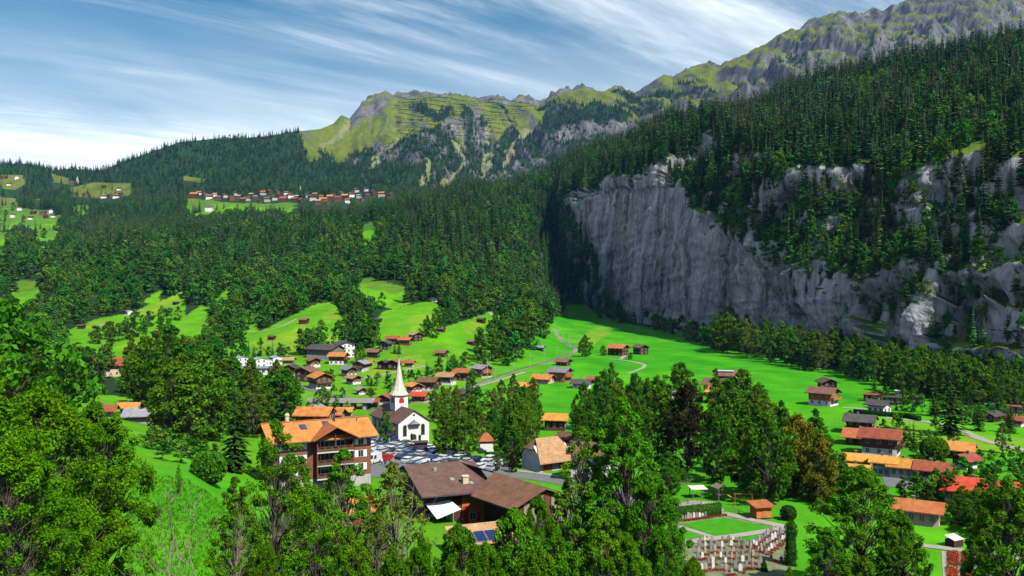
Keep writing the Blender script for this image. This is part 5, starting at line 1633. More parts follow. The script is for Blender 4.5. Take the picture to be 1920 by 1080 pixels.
# other cars
for px, py, colour, ang, lab in [(1684, 887, 'black', 265, 'black car on the forecourt, left of the pair'), (1700, 885, 'navy', 265, 'dark blue car on the forecourt, right of the pair')]:
    p = hit(px, py); car('hatch', colour, p.x, p.y, math.radians(ang), lab, 'cars on the right forecourt')
p = hit(689, 824)
root = tag(link('parasol', None, None, p), 'yellow parasol at the top corner of the car park', 'parasol')
MB().tube([(0, 0, 0), (0, 0, 2.6)], 0.05, 6).build('pole', METAL_L, root)
MB().lathe([(1.7, 2.2), (1.68, 2.3), (0.9, 2.7), (0.05, 3.0)], 10).build('canopy', plain('yellow_cloth', (0.8, 0.62, 0.02), 0.8, 0.1), root)
# information hut in the lot
p = hit(789, 846)
root = tag(link('kiosk', None, None, p, 0.2), 'small dark kiosk at the lot edge below the church', 'kiosk')
MB().box(-1.6, 1.6, -1.2, 1.2, -0.3, 2.4).build('wall', WOOD['dark'], root); MB().box(-1.9, 1.9, -1.6, 1.5, 2.4, 2.6).build('roof', ROOF['dark'], root)

# ------------------------------------------------------------------ church
p = hit(776, 832)
th = math.radians(30)
CW, CD, CH, CP = 9.2, 20.0, 6.1, 0.66
fwd = Vector((math.sin(th), -math.cos(th), 0))
root = tag(link('church', None, None, p - fwd * (CD / 2), th), 'white village church with dark roof and tall pale flared spire', 'church')
MB().prism([(-CW / 2, -2), (CW / 2, -2), (CW / 2, CH), (0, CH + CP * CW / 2), (-CW / 2, CH)], -CD / 2, CD / 2).build('wall', WHITE, root)
mb = MB(); gable_roof(mb, CW, CD, CH, CP, 0.7, 0.45, 0.2); rf = mb.build('roof', ROOF['chocolate'], root)
aw = shared('archwin', lambda: None)


def arch(w, h, d0=-0.05, d1=0.05, n=7):
    pl = [(-w / 2, 0), (w / 2, 0)] + [(w / 2 * math.cos(math.pi * k / n), h - w / 2 + w / 2 * math.sin(math.pi * k / n)) for k in range(n + 1)]
    return MB().prism(pl, d0, d1)


for x in (-2.7, 2.7):
    w_ = arch(1.0, 3.0).build('window', GLASS, root, loc=(x, -CD / 2 - 0.03, 2.3))
    arch(1.3, 3.2, -0.02, 0.02).build('surround', STONE, w_, loc=(0, 0.035, -0.1))
arch(1.5, 2.7).build('door', WOOD['dark'], root, loc=(0, -CD / 2 - 0.03, 0))
mb = MB(); mb.add([(-2.0, 0, 0), (2.0, 0, 0), (1.4, -1.3, 0.25), (-1.4, -1.3, 0.25), (0, 0, 1.4), (0, -0.7, 1.1)], [(0, 3, 5, 4), (3, 2, 5), (2, 1, 4, 5), (0, 1, 2, 3)])
mb.build('porch_hood', ROOF['grey'], root, loc=(0, -CD / 2 - 0.02, 5.3))
MB().lathe([(0.32, -0.04), (0.32, 0.04)], 12).build('oculus', GLASS, root, loc=(0, -CD / 2 - 0.02, 7.9)).rotation_euler = (math.pi / 2, 0, 0)
for sx in (-1, 1):
    for y in (-7, -3.2, 3.6, 7.2):
        o = arch(1.1, 3.0).build('window', GLASS, root, loc=(sx * (CW / 2 + 0.03), y, 2.2)); o.rotation_euler = (0, 0, sx * math.pi / 2)
# tower stands on the far half of the nave
ty = 0.6
tw = 3.9
T = MB().box(-tw / 2, tw / 2, ty - tw / 2, ty + tw / 2, -2, 12.2).build('tower', WHITE, root)
RED = SHUTTER['red']
for ax, (dx, dy, rz) in enumerate(((0, -1, 0), (1, 0, math.pi / 2), (-1, 0, -math.pi / 2))):
    o = arch(1.5, 1.5).build('louvre', RED, T, loc=(dx * (tw / 2 + 0.03), ty + dy * (tw / 2 + 0.03), 10.3)); o.rotation_euler = (0, 0, rz)
MB().box(-tw / 2 - 0.25, tw / 2 + 0.25, ty - tw / 2 - 0.25, ty + tw / 2 + 0.25, 12.2, 12.45).build('cornice', WOOD['brown'], T)
SH = plain('spire_shingle', (0.60, 0.54, 0.42), 0.75, 0.16, 1.4, 0.3, 0.2, stretch=(1, 1, 0.4))
mb = MB()
prof = [(2.55, 12.45), (2.45, 12.7), (1.85, 13.7), (1.42, 14.9), (1.08, 16.4), (0.74, 18.4), (0.38, 20.7), (0.12, 22.3), (0.03, 22.8)]
V, Fc = [], []
for i, (r, z) in enumerate(prof):
    t = sstep(0, 2.5, i)
    for k in range(8):
        a = math.pi / 8 + k * math.pi / 4
        ca, sa = math.cos(a), math.sin(a)
        sq = r / max(abs(ca), abs(sa)); oc = r * 1.05
        rr = sq * (1 - t) + oc * t
        V.append((rr * ca, ty + rr * sa, z))
for i in range(len(prof) - 1):
    for k in range(8):
        Fc.append((i * 8 + k, i * 8 + (k + 1) % 8, (i + 1) * 8 + (k + 1) % 8, (i + 1) * 8 + k))
Fc.append(tuple(range(7, -1, -1)))
sp_ = mb.add(V, Fc).build('spire', SH, root)
MB().tube([(0, ty, 22.6), (0, ty, 24.2)], 0.05, 5).box(-0.3, 0.3, ty - 0.04, ty + 0.04, 23.6, 23.7).build('finial', METAL_D, sp_)

# white pavilion right of the lot
p = hit(911, 847)
root = tag(link('pavilion', None, None, p + Vector((0, 2, 0)), 0.15), 'small white pavilion with red hipped roof behind the car park', 'building')
MB().box(-1.8, 1.8, -1.8, 1.8, -1, 2.7).build('wall', WHITE, root)
MB().add([(-2.3, -2.3, 2.7), (2.3, -2.3, 2.7), (2.3, 2.3, 2.7), (-2.3, 2.3, 2.7), (-0.4, 0, 4.7), (0.4, 0, 4.7)], [(0, 1, 5, 4), (1, 2, 5), (2, 3, 4, 5), (3, 0, 4), (3, 2, 1, 0)]).build('roof', ROOF['rust'], root)
# ------------------------------------------------------------------ big apartment chalet left of the church
ORANGE_T = ROOF['orange']
th = math.radians(28)
px0, Y0 = 592, 180
X0 = (px0 - CX) / F * Y0
gz = ground(X0, Y0)
AP = tag(link('apartment_chalet', None, None, (X0, Y0, gz), th), 'four-storey brown apartment chalet with wide orange tiled roof and balconies', 'building')
L2, D2, EH, PT = 9.7, 5.6, 10.4, 0.40                        # half length, half depth, eave height, pitch
MB().box(-L2, L2, -D2, D2, -3, 2.3).build('lower_wall', GREYW, AP)
mb = MB()
V = [(-L2 - .05, -D2 - .05, 2.3), (L2 + .05, -D2 - .05, 2.3), (L2 + .05, D2 + .05, 2.3), (-L2 - .05, D2 + .05, 2.3), (-L2 - .05, -D2 - .05, EH), (L2 + .05, -D2 - .05, EH), (L2 + .05, D2 + .05, EH), (-L2 - .05, D2 + .05, EH),
     (-L2 - .05, 0, EH + PT * D2), (L2 + .05, 0, EH + PT * D2)]
mb.add(V, [(0, 3, 2, 1), (0, 1, 5, 4), (1, 2, 6, 9, 5), (2, 3, 7, 6), (3, 0, 4, 8, 7), (4, 5, 9, 8), (6, 7, 8, 9)]).build('upper_wall', plain('wood_chestnut', (0.21, 0.095, 0.05), 0.8, 0.35, 2.0, 0.2, 0.3, stretch=(1, 1, 8)), AP)
# roof courses run along x here: turn the roof mesh so its own x is down-slope
ov, oe = 1.5, 1.3
zr = EH + PT * D2 + 0.3
ze = EH - PT * ov + 0.3
RF = link('roof', None, AP); RF.rotation_euler = (0, 0, math.pi / 2)   # local x' = world-local y
hw = D2 + ov
mb = MB(); mb.slab([(-hw, -L2 - oe, ze), (-0.002, -L2 - oe, zr), (-0.002, L2 + oe, zr), (-hw, L2 + oe, ze)], 0.25)
mb.build('roof_slope', ORANGE_T, RF, rz=0)
mb = MB(); mb.slab([(0.002, -L2 - oe, zr), (hw, -L2 - oe, ze), (hw, L2 + oe, ze), (0.002, L2 + oe, zr)], 0.25)
mb.build('roof_slope', ORANGE_T, RF)
mb = MB(); mb.tube([(0, -L2 - oe, zr + 0.05), (0, L2 + oe, zr + 0.05)], 0.16, 6); mb.build('ridge_tiles', ROOF['rust'], RF)
for y_, xs in ((-1, -1), (1, -1)):
    pass
mb = MB(); mb.box(-L2 - oe, L2 + oe, -hw - 0.16, -hw - 0.02, ze - 0.30, ze - 0.12); mb.build('gutter', METAL_D, AP)
# skylights and chimneys sit on the front slope
for sx, sy in ((-3.2, -2.2), (1.6, -1.6)):
    z = zr + PT * sy
    o = MB().box(-0.65, 0.65, -0.9, 0.9, 0.0, 0.14).build('skylight', METAL_D, AP, loc=(sx, sy, z + 0.03)); o.rotation_euler = (math.atan(PT), 0, 0)
    g_ = MB().box(-0.5, 0.5, -0.75, 0.75, 0.142, 0.16).build('pane', plain('skylight_glass', (0.03, 0.07, 0.16), 0.05, 0.2, 1, 0.9), o)
MB().lathe([(0.42, 0), (0.42, 1.9), (0.5, 1.95), (0.5, 2.2), (0.1, 2.5)], 10).build('chimney', CREAM, AP, loc=(-5.6, 0.9, zr - 0.8))
MB().tube([(0, 0, 0), (0, 0, 2.6)], 0.16, 8).build('flue', METAL_D, AP, loc=(3.6, -0.9, zr - 0.7))
for sx in (-8.3, 8.2):
    MB().tube([(0, 0, 0), (0, 0, 0.55)], 0.1, 6).build('vent', METAL_D, AP, loc=(sx, -1.2, zr - 0.5))
# projecting bay with cross gable and stacked balconies
bx, bw, by = 1.9, 3.6, 1.7
BAY = tag(link('bay', None, AP, (bx, -D2 - 0.06, 0)))
apex = EH + 1.25
MB().add([(-bw, 0, 2.3), (bw, 0, 2.3), (bw, 0, 9.9), (0, 0, apex + 0.35), (-bw, 0, 9.9), (-bw, -0.10, 2.3), (bw, -0.10, 2.3), (bw, -0.10, 9.9), (0, -0.10, apex + 0.35), (-bw, -0.10, 9.9)],
         [(5, 6, 7, 8, 9), (4, 3, 2, 1, 0), (0, 1, 6, 5), (1, 2, 7, 6), (2, 3, 8, 7), (3, 4, 9, 8), (4, 0, 5, 9)]).build('back_wall', WOOD['dark'], BAY)
for s in (-1, 1):
    q = [(0, -by - 1.2, apex + 1.0), (s * (bw + 1.1), -by - 1.2, apex + 1.0 - (bw + 1.1) * 0.52), (s * (bw + 1.1), 3.6, apex + 1.0 - (bw + 1.1) * 0.52), (0, 5.0, apex + 1.0)]
    if s > 0:
        q = q[::-1]
    q = [(a_ + s * 0.002, b_, c_) for a_, b_, c_ in q]
    MB().slab(q[::-1] if s < 0 else q[::-1], 0.2).build('gable_roof', ROOF['rust'], BAY)
    MB().box(s * bw - 0.12, s * bw + 0.12, -by - 0.05, -0.11, 2.3, 9.9).build('side_wall', WOOD['brown'], BAY)
for k, z in enumerate((2.5, 5.1, 7.7)):
    mb = MB(); mb.box(-bw - 0.1, bw + 0.1, -by - 0.15, -0.12, z - 0.22, z).build('balcony_floor', FRAME if k != 1 else GREYW, BAY)
    b_ = MB().box(-bw + 0.13, bw - 0.13, -by - 0.02, -by + 0.06, z + 0.08, z + 1.0).build('balcony_rail', WOOD['brown'], BAY)
    for c in range(5):
        MB().box(-0.5, 0.5, -0.16, 0.0, 0, 0.26).build('flower_box', WOOD['dark'], b_, loc=(-2.7 + c * 1.35, -by - 0.04, z + 0.82))
    for wx in (-1.7, 1.5):
        link('window', window_mesh(1.8, 1.9), BAY, (wx, -0.14, z + 0.15))
MB().box(-0.10, 0.10, -by - 0.02, -by + 0.12, 2.5, apex - 0.4).build('post', WOOD['brown'], BAY)
# windows with white shutters right and left of the bay
for k, z in enumerate((3.2, 5.8, 8.3)):
    for wx in (7.6, -4.6, -7.6):
        link('window', window_mesh(1.1, 1.4), AP, (wx, -D2 - 0.10, z))
        for s in (-1, 1):
            link('shutter', shared('apshut', lambda: MB().box(-0.34, 0.34, -0.05, 0.03, 0, 1.4).mesh('shutter', SHUTTER['white'])), AP, (wx + s * 0.92, -D2 - 0.09, z))
    for wy in (-3, 0.5, 3.4):
        link('window', window_mesh(1.1, 1.4), AP, (-L2 - 0.10, wy, z), -math.pi / 2)

# houses packed behind it
for px, py, wpx, ori, turn, wall, roof, fl, label in [
        (585, 812, 70, 'e', 72, 'wood', 'orange', 2, 'house with orange-brown roof directly behind the apartment chalet'),
        (618, 806, 48, 'e', 72, 'wood', 'rust', 2, 'house with brown-red roof behind the apartment chalet, nearest the church'),
        (588, 788, 34, 'g', -30, 'greywood', 'grey', 2, 'grey-roofed gable house poking up behind the orange roofs'),
        (645, 786, 28, 'e', 75, 'wood', 'amber', 1, 'low house with tan roof below the road bridge'),
        (1120, 908, 92, 'e', 70, 'white', 'brown', 3, 'large white house with brown roof behind the tall maple'),
        (1615, 884, 44, 'e', 84, 'white', 'amber', 1, 'white wing with flat orange roof, left of the forecourt'),
        (1664, 893, 40, 'e', 84, 'white', 'amber', 2, 'tall white house with orange roof facing the forecourt'),
        (1708, 898, 56, 'e', 84, 'white', 'amber', 1, 'long low white wing with orange roof, right of the forecourt'),
        (1612, 904, 36, 'e', 84, 'white', 'amber', 1, 'small lower wing with orange roof at the autumn tree edge'),
        (1732, 985, 78, 'e', 84, 'cream', 'rust', 1, 'barn with big faded red-brown roof among the right-hand trees'),
        (1762, 905, 60, 'e', 84, 'mix', 'red', 1, 'low red-roofed house right of the orange forecourt wing'),
        (1858, 950, 120, 'e', 84, 'cream', 'scarlet', 1, 'building with vivid scarlet roof at the right edge')]:
    loc, rz, w, d = place(px, py, wpx, ori, turn, 1.5 if 'scarlet' in label or 'barn' in label else 1.25)
    house('chalet' if 'barn' not in label else 'barn', label, 'building', loc, rz, w, d, min(fl * 2.7, w * 0.9), wall, roof, 0.45, 0.9, 0.9, floors=fl, cols=3, side_cols=4, balcony=1 if fl > 1 and wall == 'mix' else 0)
CABINS = [(1640, 753, 32, 'red'), (1677, 758, 34, 'dark'), (1719, 757, 28, 'brown'), (1728, 744, 20, 'brown'), (1882, 764, 30, 'brown'), (1895, 758, 34, 'pale'), (1880, 771, 30, 'rust'), (1908, 768, 26, 'brown'), (1904, 776, 30, 'brown'), (1690, 745, 16, 'pale'), (1880, 754, 30, 'pale'), (1860, 772, 16, 'pale')]
for k, (px, py, wpx, roof) in enumerate(CABINS):
    loc, rz, w, d = place(px, py, wpx, 'e', 84, 1.9)
    house('camp_cabin', 'low camp cabin with %s roof below the cliff, %s from left' % ({'red': 'red', 'dark': 'black', 'brown': 'brown', 'pale': 'white', 'rust': 'rusty'}[roof], nth(1 + sum(q[0] < px or (q[0] == px and q[1] < py) for q in CABINS))), 'cabin', loc, rz, w, d, 2.4, 'dark' if roof != 'pale' else 'white', roof, 0.2, 0.4, 0.4, floors=1, cols=1, side_cols=3, chimney=False, group='camp cabins below the cliff')
FORE = [hit(*q) for q in [(1652, 888), (1722, 886), (1730, 900), (1700, 918), (1660, 912)]]
draped_polygon('forecourt', [(q.x, q.y) for q in FORE], ASPHALT, 'grey paved forecourt with two parked cars', 'forecourt', 0.08)
# solar strip
p = [o for o in bpy.data.objects if o.get('label') == 'brown house with white solar strip on its roof'][0]
MB().box(-0.45, 0.45, -3.6, 3.6, 0, 0.1).build('solar_panel', plain('solar_pale', (0.45, 0.55, 0.7), 0.2, 0.2, 3.0, 0.6), p, loc=(-p['w_'] * 0.22 if 'w_' in p else -2.0, 0, 6.6)).rotation_euler = (0, -math.atan(0.40), 0)

# ------------------------------------------------------------------ brown-roofed chalet in front of the car park
th = math.radians(36)
fr = Vector((math.sin(th), -math.cos(th), 0)); rt = Vector((math.cos(th), math.sin(th), 0))
jn = Vector((-9.0, 163, 0))
gz = ground(-6, 150)
BC = tag(link('chalet_hall', None, None, (jn.x, jn.y, gz), th), 'big T-shaped brown-roofed wooden hall below the car park', 'building')
ZR = 17.9 - gz
hw, pit, LB = 7.0, 0.37, 25.0                                # hall: ridge runs to local -y
MB().prism([(-2.4, -3), (hw - 1.2, -3), (hw - 1.2, ZR - 0.35 - (hw - 1.2) * pit), (0, ZR - 0.35), (-2.4, ZR - 0.35 - 2.4 * pit)], -LB + 1.2, -10.5).build('wall', WOOD['dark'], BC)
mb = MB()
R1 = MB().slab([(-hw, -LB, ZR - hw * pit), (-0.002, -LB, ZR), (-0.002, -10.0, ZR), (-hw, -13.2, ZR - hw * pit)], 0.22).build('roof', ROOF['brown'], BC)
MB().slab([(0.002, -LB, ZR), (hw, -LB, ZR - hw * pit), (hw, 2, ZR - hw * pit), (0.002, 2, ZR - 0.03)], 0.22).build('roof', ROOF['brown'], BC)
# gable end: pale panels between dark posts
ge = link('gable_front', None, BC, (0, -LB + 0.96, 0))
for k in range(9):
    x = -hw + 1.4 + k * (2 * hw - 2.8) / 8
    top = ZR - 0.5 - abs(x) * pit
    MB().box(x - 0.11, x + 0.11, -0.12, 0.03, -2, top).build('post', WOOD['dark'], ge)
    if k < 8:
        x2 = x + (2 * hw - 2.8) / 8
        MB().box(x + 0.11, x2 - 0.11, -0.05, 0.02, 2.6, ZR - 0.7 - max(abs(x), abs(x2)) * pit).build('panel', plain('panel_olive', (0.27, 0.25, 0.14), 0.9, 0.2) if k % 4 else WOOD['brown'], ge)
# wing to the left: its own frame, ridge along x from 0 to 12.6, slope falling to the front
wth = math.radians(21)
wl0 = Vector((-19.6, 160.2, gz))
dl = Matrix.Rotation(-th, 3, 'Z') @ (wl0 - Vector((jn.x, jn.y, gz)))
WPT, WRUN, WLN = 0.24, 12.4, 13.4
wg = link('wing', None, BC, dl, wth - th)
zf = ZR - 0.45 - (WRUN - 1.5) * WPT
MB().add([(0.9, -WRUN + 1.5, -3), (WLN - 1.2, -WRUN + 1.5, -3), (WLN - 1.2, 4, -3), (0.9, 4, -3), (0.9, -WRUN + 1.5, zf), (WLN - 1.2, -WRUN + 1.5, zf), (WLN - 1.2, 4, ZR - 0.45 - 4 * 0.3), (0.9, 4, ZR - 0.45 - 4 * 0.3), (0.9, 0, ZR - 0.45), (WLN - 1.2, 0, ZR - 0.45)],
         [(3, 2, 1, 0), (0, 1, 5, 4), (2, 3, 7, 6), (0, 4, 8, 7, 3), (1, 2, 6, 9, 5), (4, 5, 9, 8), (8, 9, 6, 7)]).build('wall', WOOD['dark'], wg)
for nm, q in (('roof_slope', [(0, -WRUN, ZR - WRUN * WPT + 0.05), (WLN, -WRUN, ZR - WRUN * WPT + 0.05), (WLN, -0.002, ZR + 0.05), (0, -0.002, ZR + 0.05)]), ('roof_slope', [(0, 0.002, ZR + 0.05), (WLN, 0.002, ZR + 0.05), (WLN, 5, ZR - 1.5), (0, 5, ZR - 1.5)])):
    o = MB().slab([(b_, -a_, c_) for a_, b_, c_ in q], 0.22).build(nm, ROOF['chocolate'], wg); o.rotation_euler = (0, 0, math.pi / 2)
rz_ = lambda y: ZR + y * WPT + 0.05
MB().box(-0.5, 0.5, -0.45, 0.45, -0.8, 1.1).box(-0.62, 0.62, -0.57, 0.57, 1.1, 1.28).build('chimney', CREAM, wg, loc=(8.9, -8.6, rz_(-8.6)))
MB().box(-0.25, 0.25, -0.25, 0.25, -0.3, 0.5).build('vent', METAL_L, wg, loc=(5.0, -3.0, rz_(-3.0)))
for x_, y_ in ((7.0, -7.0), (9.9, -8.9)):
    o = MB().box(-0.35, 0.35, -0.5, 0.5, 0, 0.12).build('skylight', METAL_L, wg, loc=(x_, y_, rz_(y_) + 0.02)); o.rotation_euler = (math.atan(WPT), 0, 0)
MB().box(0, WLN, -WRUN - 0.14, -WRUN - 0.01, ZR - WRUN * WPT - 0.2, ZR - WRUN * WPT - 0.02).build('gutter', METAL_D, wg)
yw = -WRUN + 1.5
MB().box(7.6, WLN - 1.3, yw - 0.10, yw - 0.005, 0.1, zf - 0.5).build('timber_front', WOOD['orange'], wg)
MB().box(7.9, 8.7, yw - 0.20, yw - 0.105, 0.3, 2.3).build('door', SHUTTER['red'], wg)
MB().box(10.2, 10.8, yw - 0.20, yw - 0.105, 0.6, 2.1).build('shutter', SHUTTER['red'], wg)
link('window', window_mesh(1.2, 1.3), wg, (9.5, yw - 0.15, 0.8))
MB().lathe([(0.5, -0.05), (0.5, 0.05)], 14).build('round_sign', SHUTTER['red'], wg, loc=(8.0, yw - 0.8, 3.0)).rotation_euler = (math.pi / 2, 0, 0)
for x in (1.9, 3.6, 5.4):
    link('window', window_mesh(1.3, 1.7), wg, (x, yw - 0.04, 0.8))
# white sun sail
P4 = [(1.0, yw + 0.1, 4.3), (5.4, yw + 0.1, 4.6), (6.6, yw - 2.8, 3.5), (2.2, yw - 3.2, 2.3)]
V, Fc, n = [], [], 8
for i in range(n + 1):
    for j in range(n + 1):
        u, v = i / n, j / n
        q = [(P4[0][c] * (1 - u) + P4[1][c] * u) * (1 - v) + (P4[3][c] * (1 - u) + P4[2][c] * u) * v for c in range(3)]
        q[2] -= 0.8 * math.sin(math.pi * u) * math.sin(math.pi * v)
        V.append(q)
me = mesh_from('sun_sail', V, grid_faces(n + 1, n + 1), plain('sail_white', (0.66, 0.68, 0.70), 0.8, 0.06))
o = tag(link('sun_sail', me, None, wl0, wth), 'white sun sail stretched before the brown-roofed hall', 'awning')
md_ = o.modifiers.new('thick', 'SOLIDIFY'); md_.thickness = 0.02
# lean-to with solar panels
q0 = hit(900, 985)
LT = tag(link('lean_to', None, None, (q0.x + 1.2, 132, ground(q0.x + 1.2, 132) - 0.6), math.radians(22)), 'low lean-to with tan corrugated roof and blue solar panels', 'shed')
MB().box(-4.5, 4.5, -0.2, 3.0, -3, 4.0).build('wall', WOOD['grey'], LT)
r_ = MB().slab([(-5, -1.6, 3.6), (5, -1.6, 3.6), (5, 3.2, 5.4), (-5, 3.2, 5.4)], 0.15).build('roof', ROOF['tan'], LT)
for k in range(4):
    s_ = MB().box(-0.75, 0.75, -1.2, 1.2, 0, 0.08).build('solar_panel', plain('solar_blue', (0.012, 0.03, 0.12), 0.08, 0.2, 2.0, 0.9), LT, loc=(-3.9 + k * 1.75, -0.1, 4.3)); s_.rotation_euler = (math.atan(0.375), 0, 0)
    MB().box(-0.80, 0.80, -1.25, 1.25, -0.05, -0.005).build('frame', METAL_L, s_)

# museum barn with half-hipped roof
p = hit(1026, 884)
MBN = tag(link('museum_barn', None, None, p + Vector((0, 4.5, 0)), math.radians(-56)), 'white and timber barn with steep half-hipped tan roof', 'building')
MB().prism([(-3.6, -2), (3.6, -2), (3.6, 3.2), (1.2, 5.6), (-1.2, 5.6), (-3.6, 3.2)], -4.6, 4.6).build('wall', WHITE, MBN)
MB().slab([(-5.2, -5.6, 2.3), (-0.002, -3.2, 7.2), (-0.002, 3.2, 7.2), (-5.2, 5.6, 2.3)], 0.25).build('roof_slope', ROOF['chocolate'], MBN)  # slope turned from the sun: shade put into its colour, same roof as tan
MB().slab([(0.002, -3.2, 7.2), (5.2, -5.6, 2.3), (5.2, 5.6, 2.3), (0.002, 3.2, 7.2)], 0.25).build('roof_slope', ROOF['tan'], MBN)
for s in (-1, 1):
    q = [(-1.9, s * 5.3, 5.0), (1.9, s * 5.3, 5.0), (0, s * 3.2, 7.22)]
    MB().add(q + [(a_, b_, c_ - 0.2) for a_, b_, c_ in q], [(0, 1, 2) if s < 0 else (2, 1, 0), (3, 4, 5), (0, 3, 4, 1), (1, 4, 5, 2), (2, 5, 3, 0)]).build('hip', ROOF['brown'], MBN)  # hip ends browner than the tan slope, shaded side painted in
for y_ in (-3.4, -1.2, 1.2, 3.4):
    MB().box(3.5, 3.75, y_ - 0.12, y_ + 0.12, -1, 3.0).build('post', WOOD['honey'], MBN)
MB().box(3.58, 3.7, -3.2, -1.4, 0, 2.3).build('door', WOOD['orange'], MBN); MB().box(3.58, 3.7, 1.4, 3.2, 0, 2.3).build('door', WOOD['orange'], MBN)
# street in front of it
strip('street', [(960, 890), (1010, 893), (1060, 903), (1110, 915), (1170, 930), (1230, 945)], 7.0, ASPHALT, 'grey street beside the museum barn', 'road', 0.07)
strip('pavement', [(955, 882), (990, 884), (1045, 893), (1100, 904)], 1.8, GRAVELP, 'pale pavement along the barn lawn', 'pavement', 0.13)
# red-shuttered shed corner hidden in the trees below the apartments
p = spot(676, 140)
sh = tag(link('garden_shed', None, None, p, 0.4), 'red-brown garden shed among trees below the apartment chalet', 'shed')
MB().box(-2.2, 2.2, -2, 2, -2, 1.0).build('lower_wall', GREYW, sh); MB().box(-2.25, 2.25, -2.05, 2.05, 1.0, 4.6).build('upper_wall', WOOD['red'], sh)
MB().slab([(-2.9, -2.9, 4.4), (2.9, -2.9, 4.6), (2.9, 2.7, 5.8), (-2.9, 2.7, 5.6)], 0.2).build('roof', ROOF['amber'], sh)
# ------------------------------------------------------------------ cemetery, playground
def wpoly(pts):
    return [(q.x, q.y) for q in (hit(*a) for a in pts)]


LAWN = plain('lawn', (0.045, 0.26, 0.008), 0.95, 0.25, 0.5, 0.1)
draped_polygon('cemetery_ground', wpoly([(1255, 975), (1360, 963), (1480, 985), (1490, 1075), (1260, 1120)]), plain('cemetery_gravel', (0.17, 0.19, 0.10), 0.95, 0.5, 0.5, 0.1), 'gravelled ground of the cemetery', 'ground', 0.05, 4)
draped_polygon('lawn', wpoly([(1275, 983), (1360, 972), (1462, 991), (1340, 1005)]), LAWN, 'bright mown lawn in the middle of the cemetery', 'lawn', 0.10, 4)
draped_polygon('lawn', wpoly([(1262, 990), (1283, 991), (1322, 1005), (1290, 1012), (1262, 1008)]), LAWN, 'small corner lawn left of the cemetery path', 'lawn', 0.10, 4)
draped_polygon('lawn', wpoly([(1375, 1012), (1415, 1004), (1425, 1006), (1390, 1020)]), LAWN, 'narrow lawn wedge between the grave rows', 'lawn', 0.11, 4)
strip('cemetery_path', [(1356, 963), (1400, 973), (1475, 989)], 2.2, GRAVELP, 'pale path right of the cemetery lawn', 'path', 0.12)
strip('cemetery_path', [(1478, 990), (1400, 1003), (1325, 1012), (1270, 1022)], 2.0, GRAVELP, 'pale path in front of the cemetery lawn', 'path', 0.14)
strip('cemetery_path', [(1272, 988), (1300, 996), (1334, 1007)], 1.3, GRAVELP, 'thin path left of the cemetery lawn', 'path', 0.13)
GRAN = [plain('granite_' + k, c, 0.7, 0.2, 2.0, 0.3) for k, c in dict(white=(0.66, 0.65, 0.62), grey=(0.22, 0.22, 0.22), sand=(0.38, 0.33, 0.26)).items()]


def stone_mesh(w, h, d, style, mat):
    mb = MB()
    if style == 0:      # round-topped slab
        n = 6
        pl = [(-w / 2, -0.1), (w / 2, -0.1)] + [(w / 2 * math.cos(math.pi * k / n), h - w / 2 + w / 2 * math.sin(math.pi * k / n)) for k in range(n + 1)]
    elif style == 1:    # shouldered stele
        pl = [(-w / 2, -0.1), (w / 2, -0.1), (w / 2, h * 0.8), (w * 0.2, h), (-w * 0.25, h * 0.97), (-w / 2, h * 0.78)]
    else:               # tapering post
        pl = [(-w / 2, -0.1), (w / 2, -0.1), (w * 0.34, h * 0.92), (0, h), (-w * 0.34, h * 0.92)]
    mb.prism(pl, -d / 2, d / 2)
    return mb.mesh('stone', mat)


STONES = [stone_mesh(0.55, 1.1, 0.2, s, GRAN[m]) for s in range(3) for m in range(3)]
PLINTH = MB().box(-0.4, 0.4, -0.2, 0.2, -0.15, 0.12).mesh('plinth', GRAN[1])
gg = np.random.default_rng(77)


def flower_mesh(n, lx, ly, h, seed, mats):
    g = np.random.default_rng(seed)
    C = np.stack([(g.random(n) - 0.5) * lx, (g.random(n) - 0.5) * ly, g.random(n) * h * 0.5 + 0.05], 1)
    V, Fc = leaves(C, np.full(n, 0.14), 7, 0.16, g)
    me = mesh_from('flowers', V, Fc, mats[0]); me.materials.append(mats[1])
    mi = (np.arange(len(Fc)) // 7 % 3 == 0).astype(np.int32)
    me.polygons.foreach_set('material_index', mi)
    return me


FL1 = [flower_mesh(26, 0.85, 1.0, 0.4, k, (FLOWER_R, LEAF_MID)) for k in range(3)]
FL2 = [flower_mesh(26, 0.85, 1.0, 0.4, 9, (LEAF_MID, FLOWER_R))]
GG = 'gravestones of the village cemetery'
front = math.radians(14)


def grave(px, py, k, where, flowers=True, group=GG):
    p = hit(px, py)
    s = 0.68 + 0.34 * gg.random()
    look = ('pale', 'grey', 'sandy')[k % 3]; shp = ('round-topped', 'shouldered', 'slender pointed')[k // 3]
    root = tag(link('gravestone', None, None, p + Vector((0, 0, 0.08)), front + gg.normal() * 0.08), '%s %s headstone, %s' % (look, shp, where), 'gravestone', group)
    link('stone', STONES[k], root).scale = (s, s, s * (0.9 + 0.3 * gg.random()))
    link('plinth', PLINTH, root)
    if flowers:
        f = link('flower_bed', FL1[gg.integers(3)] if gg.random() < 0.72 else FL2[0], root, (0, -0.75, 0.02))


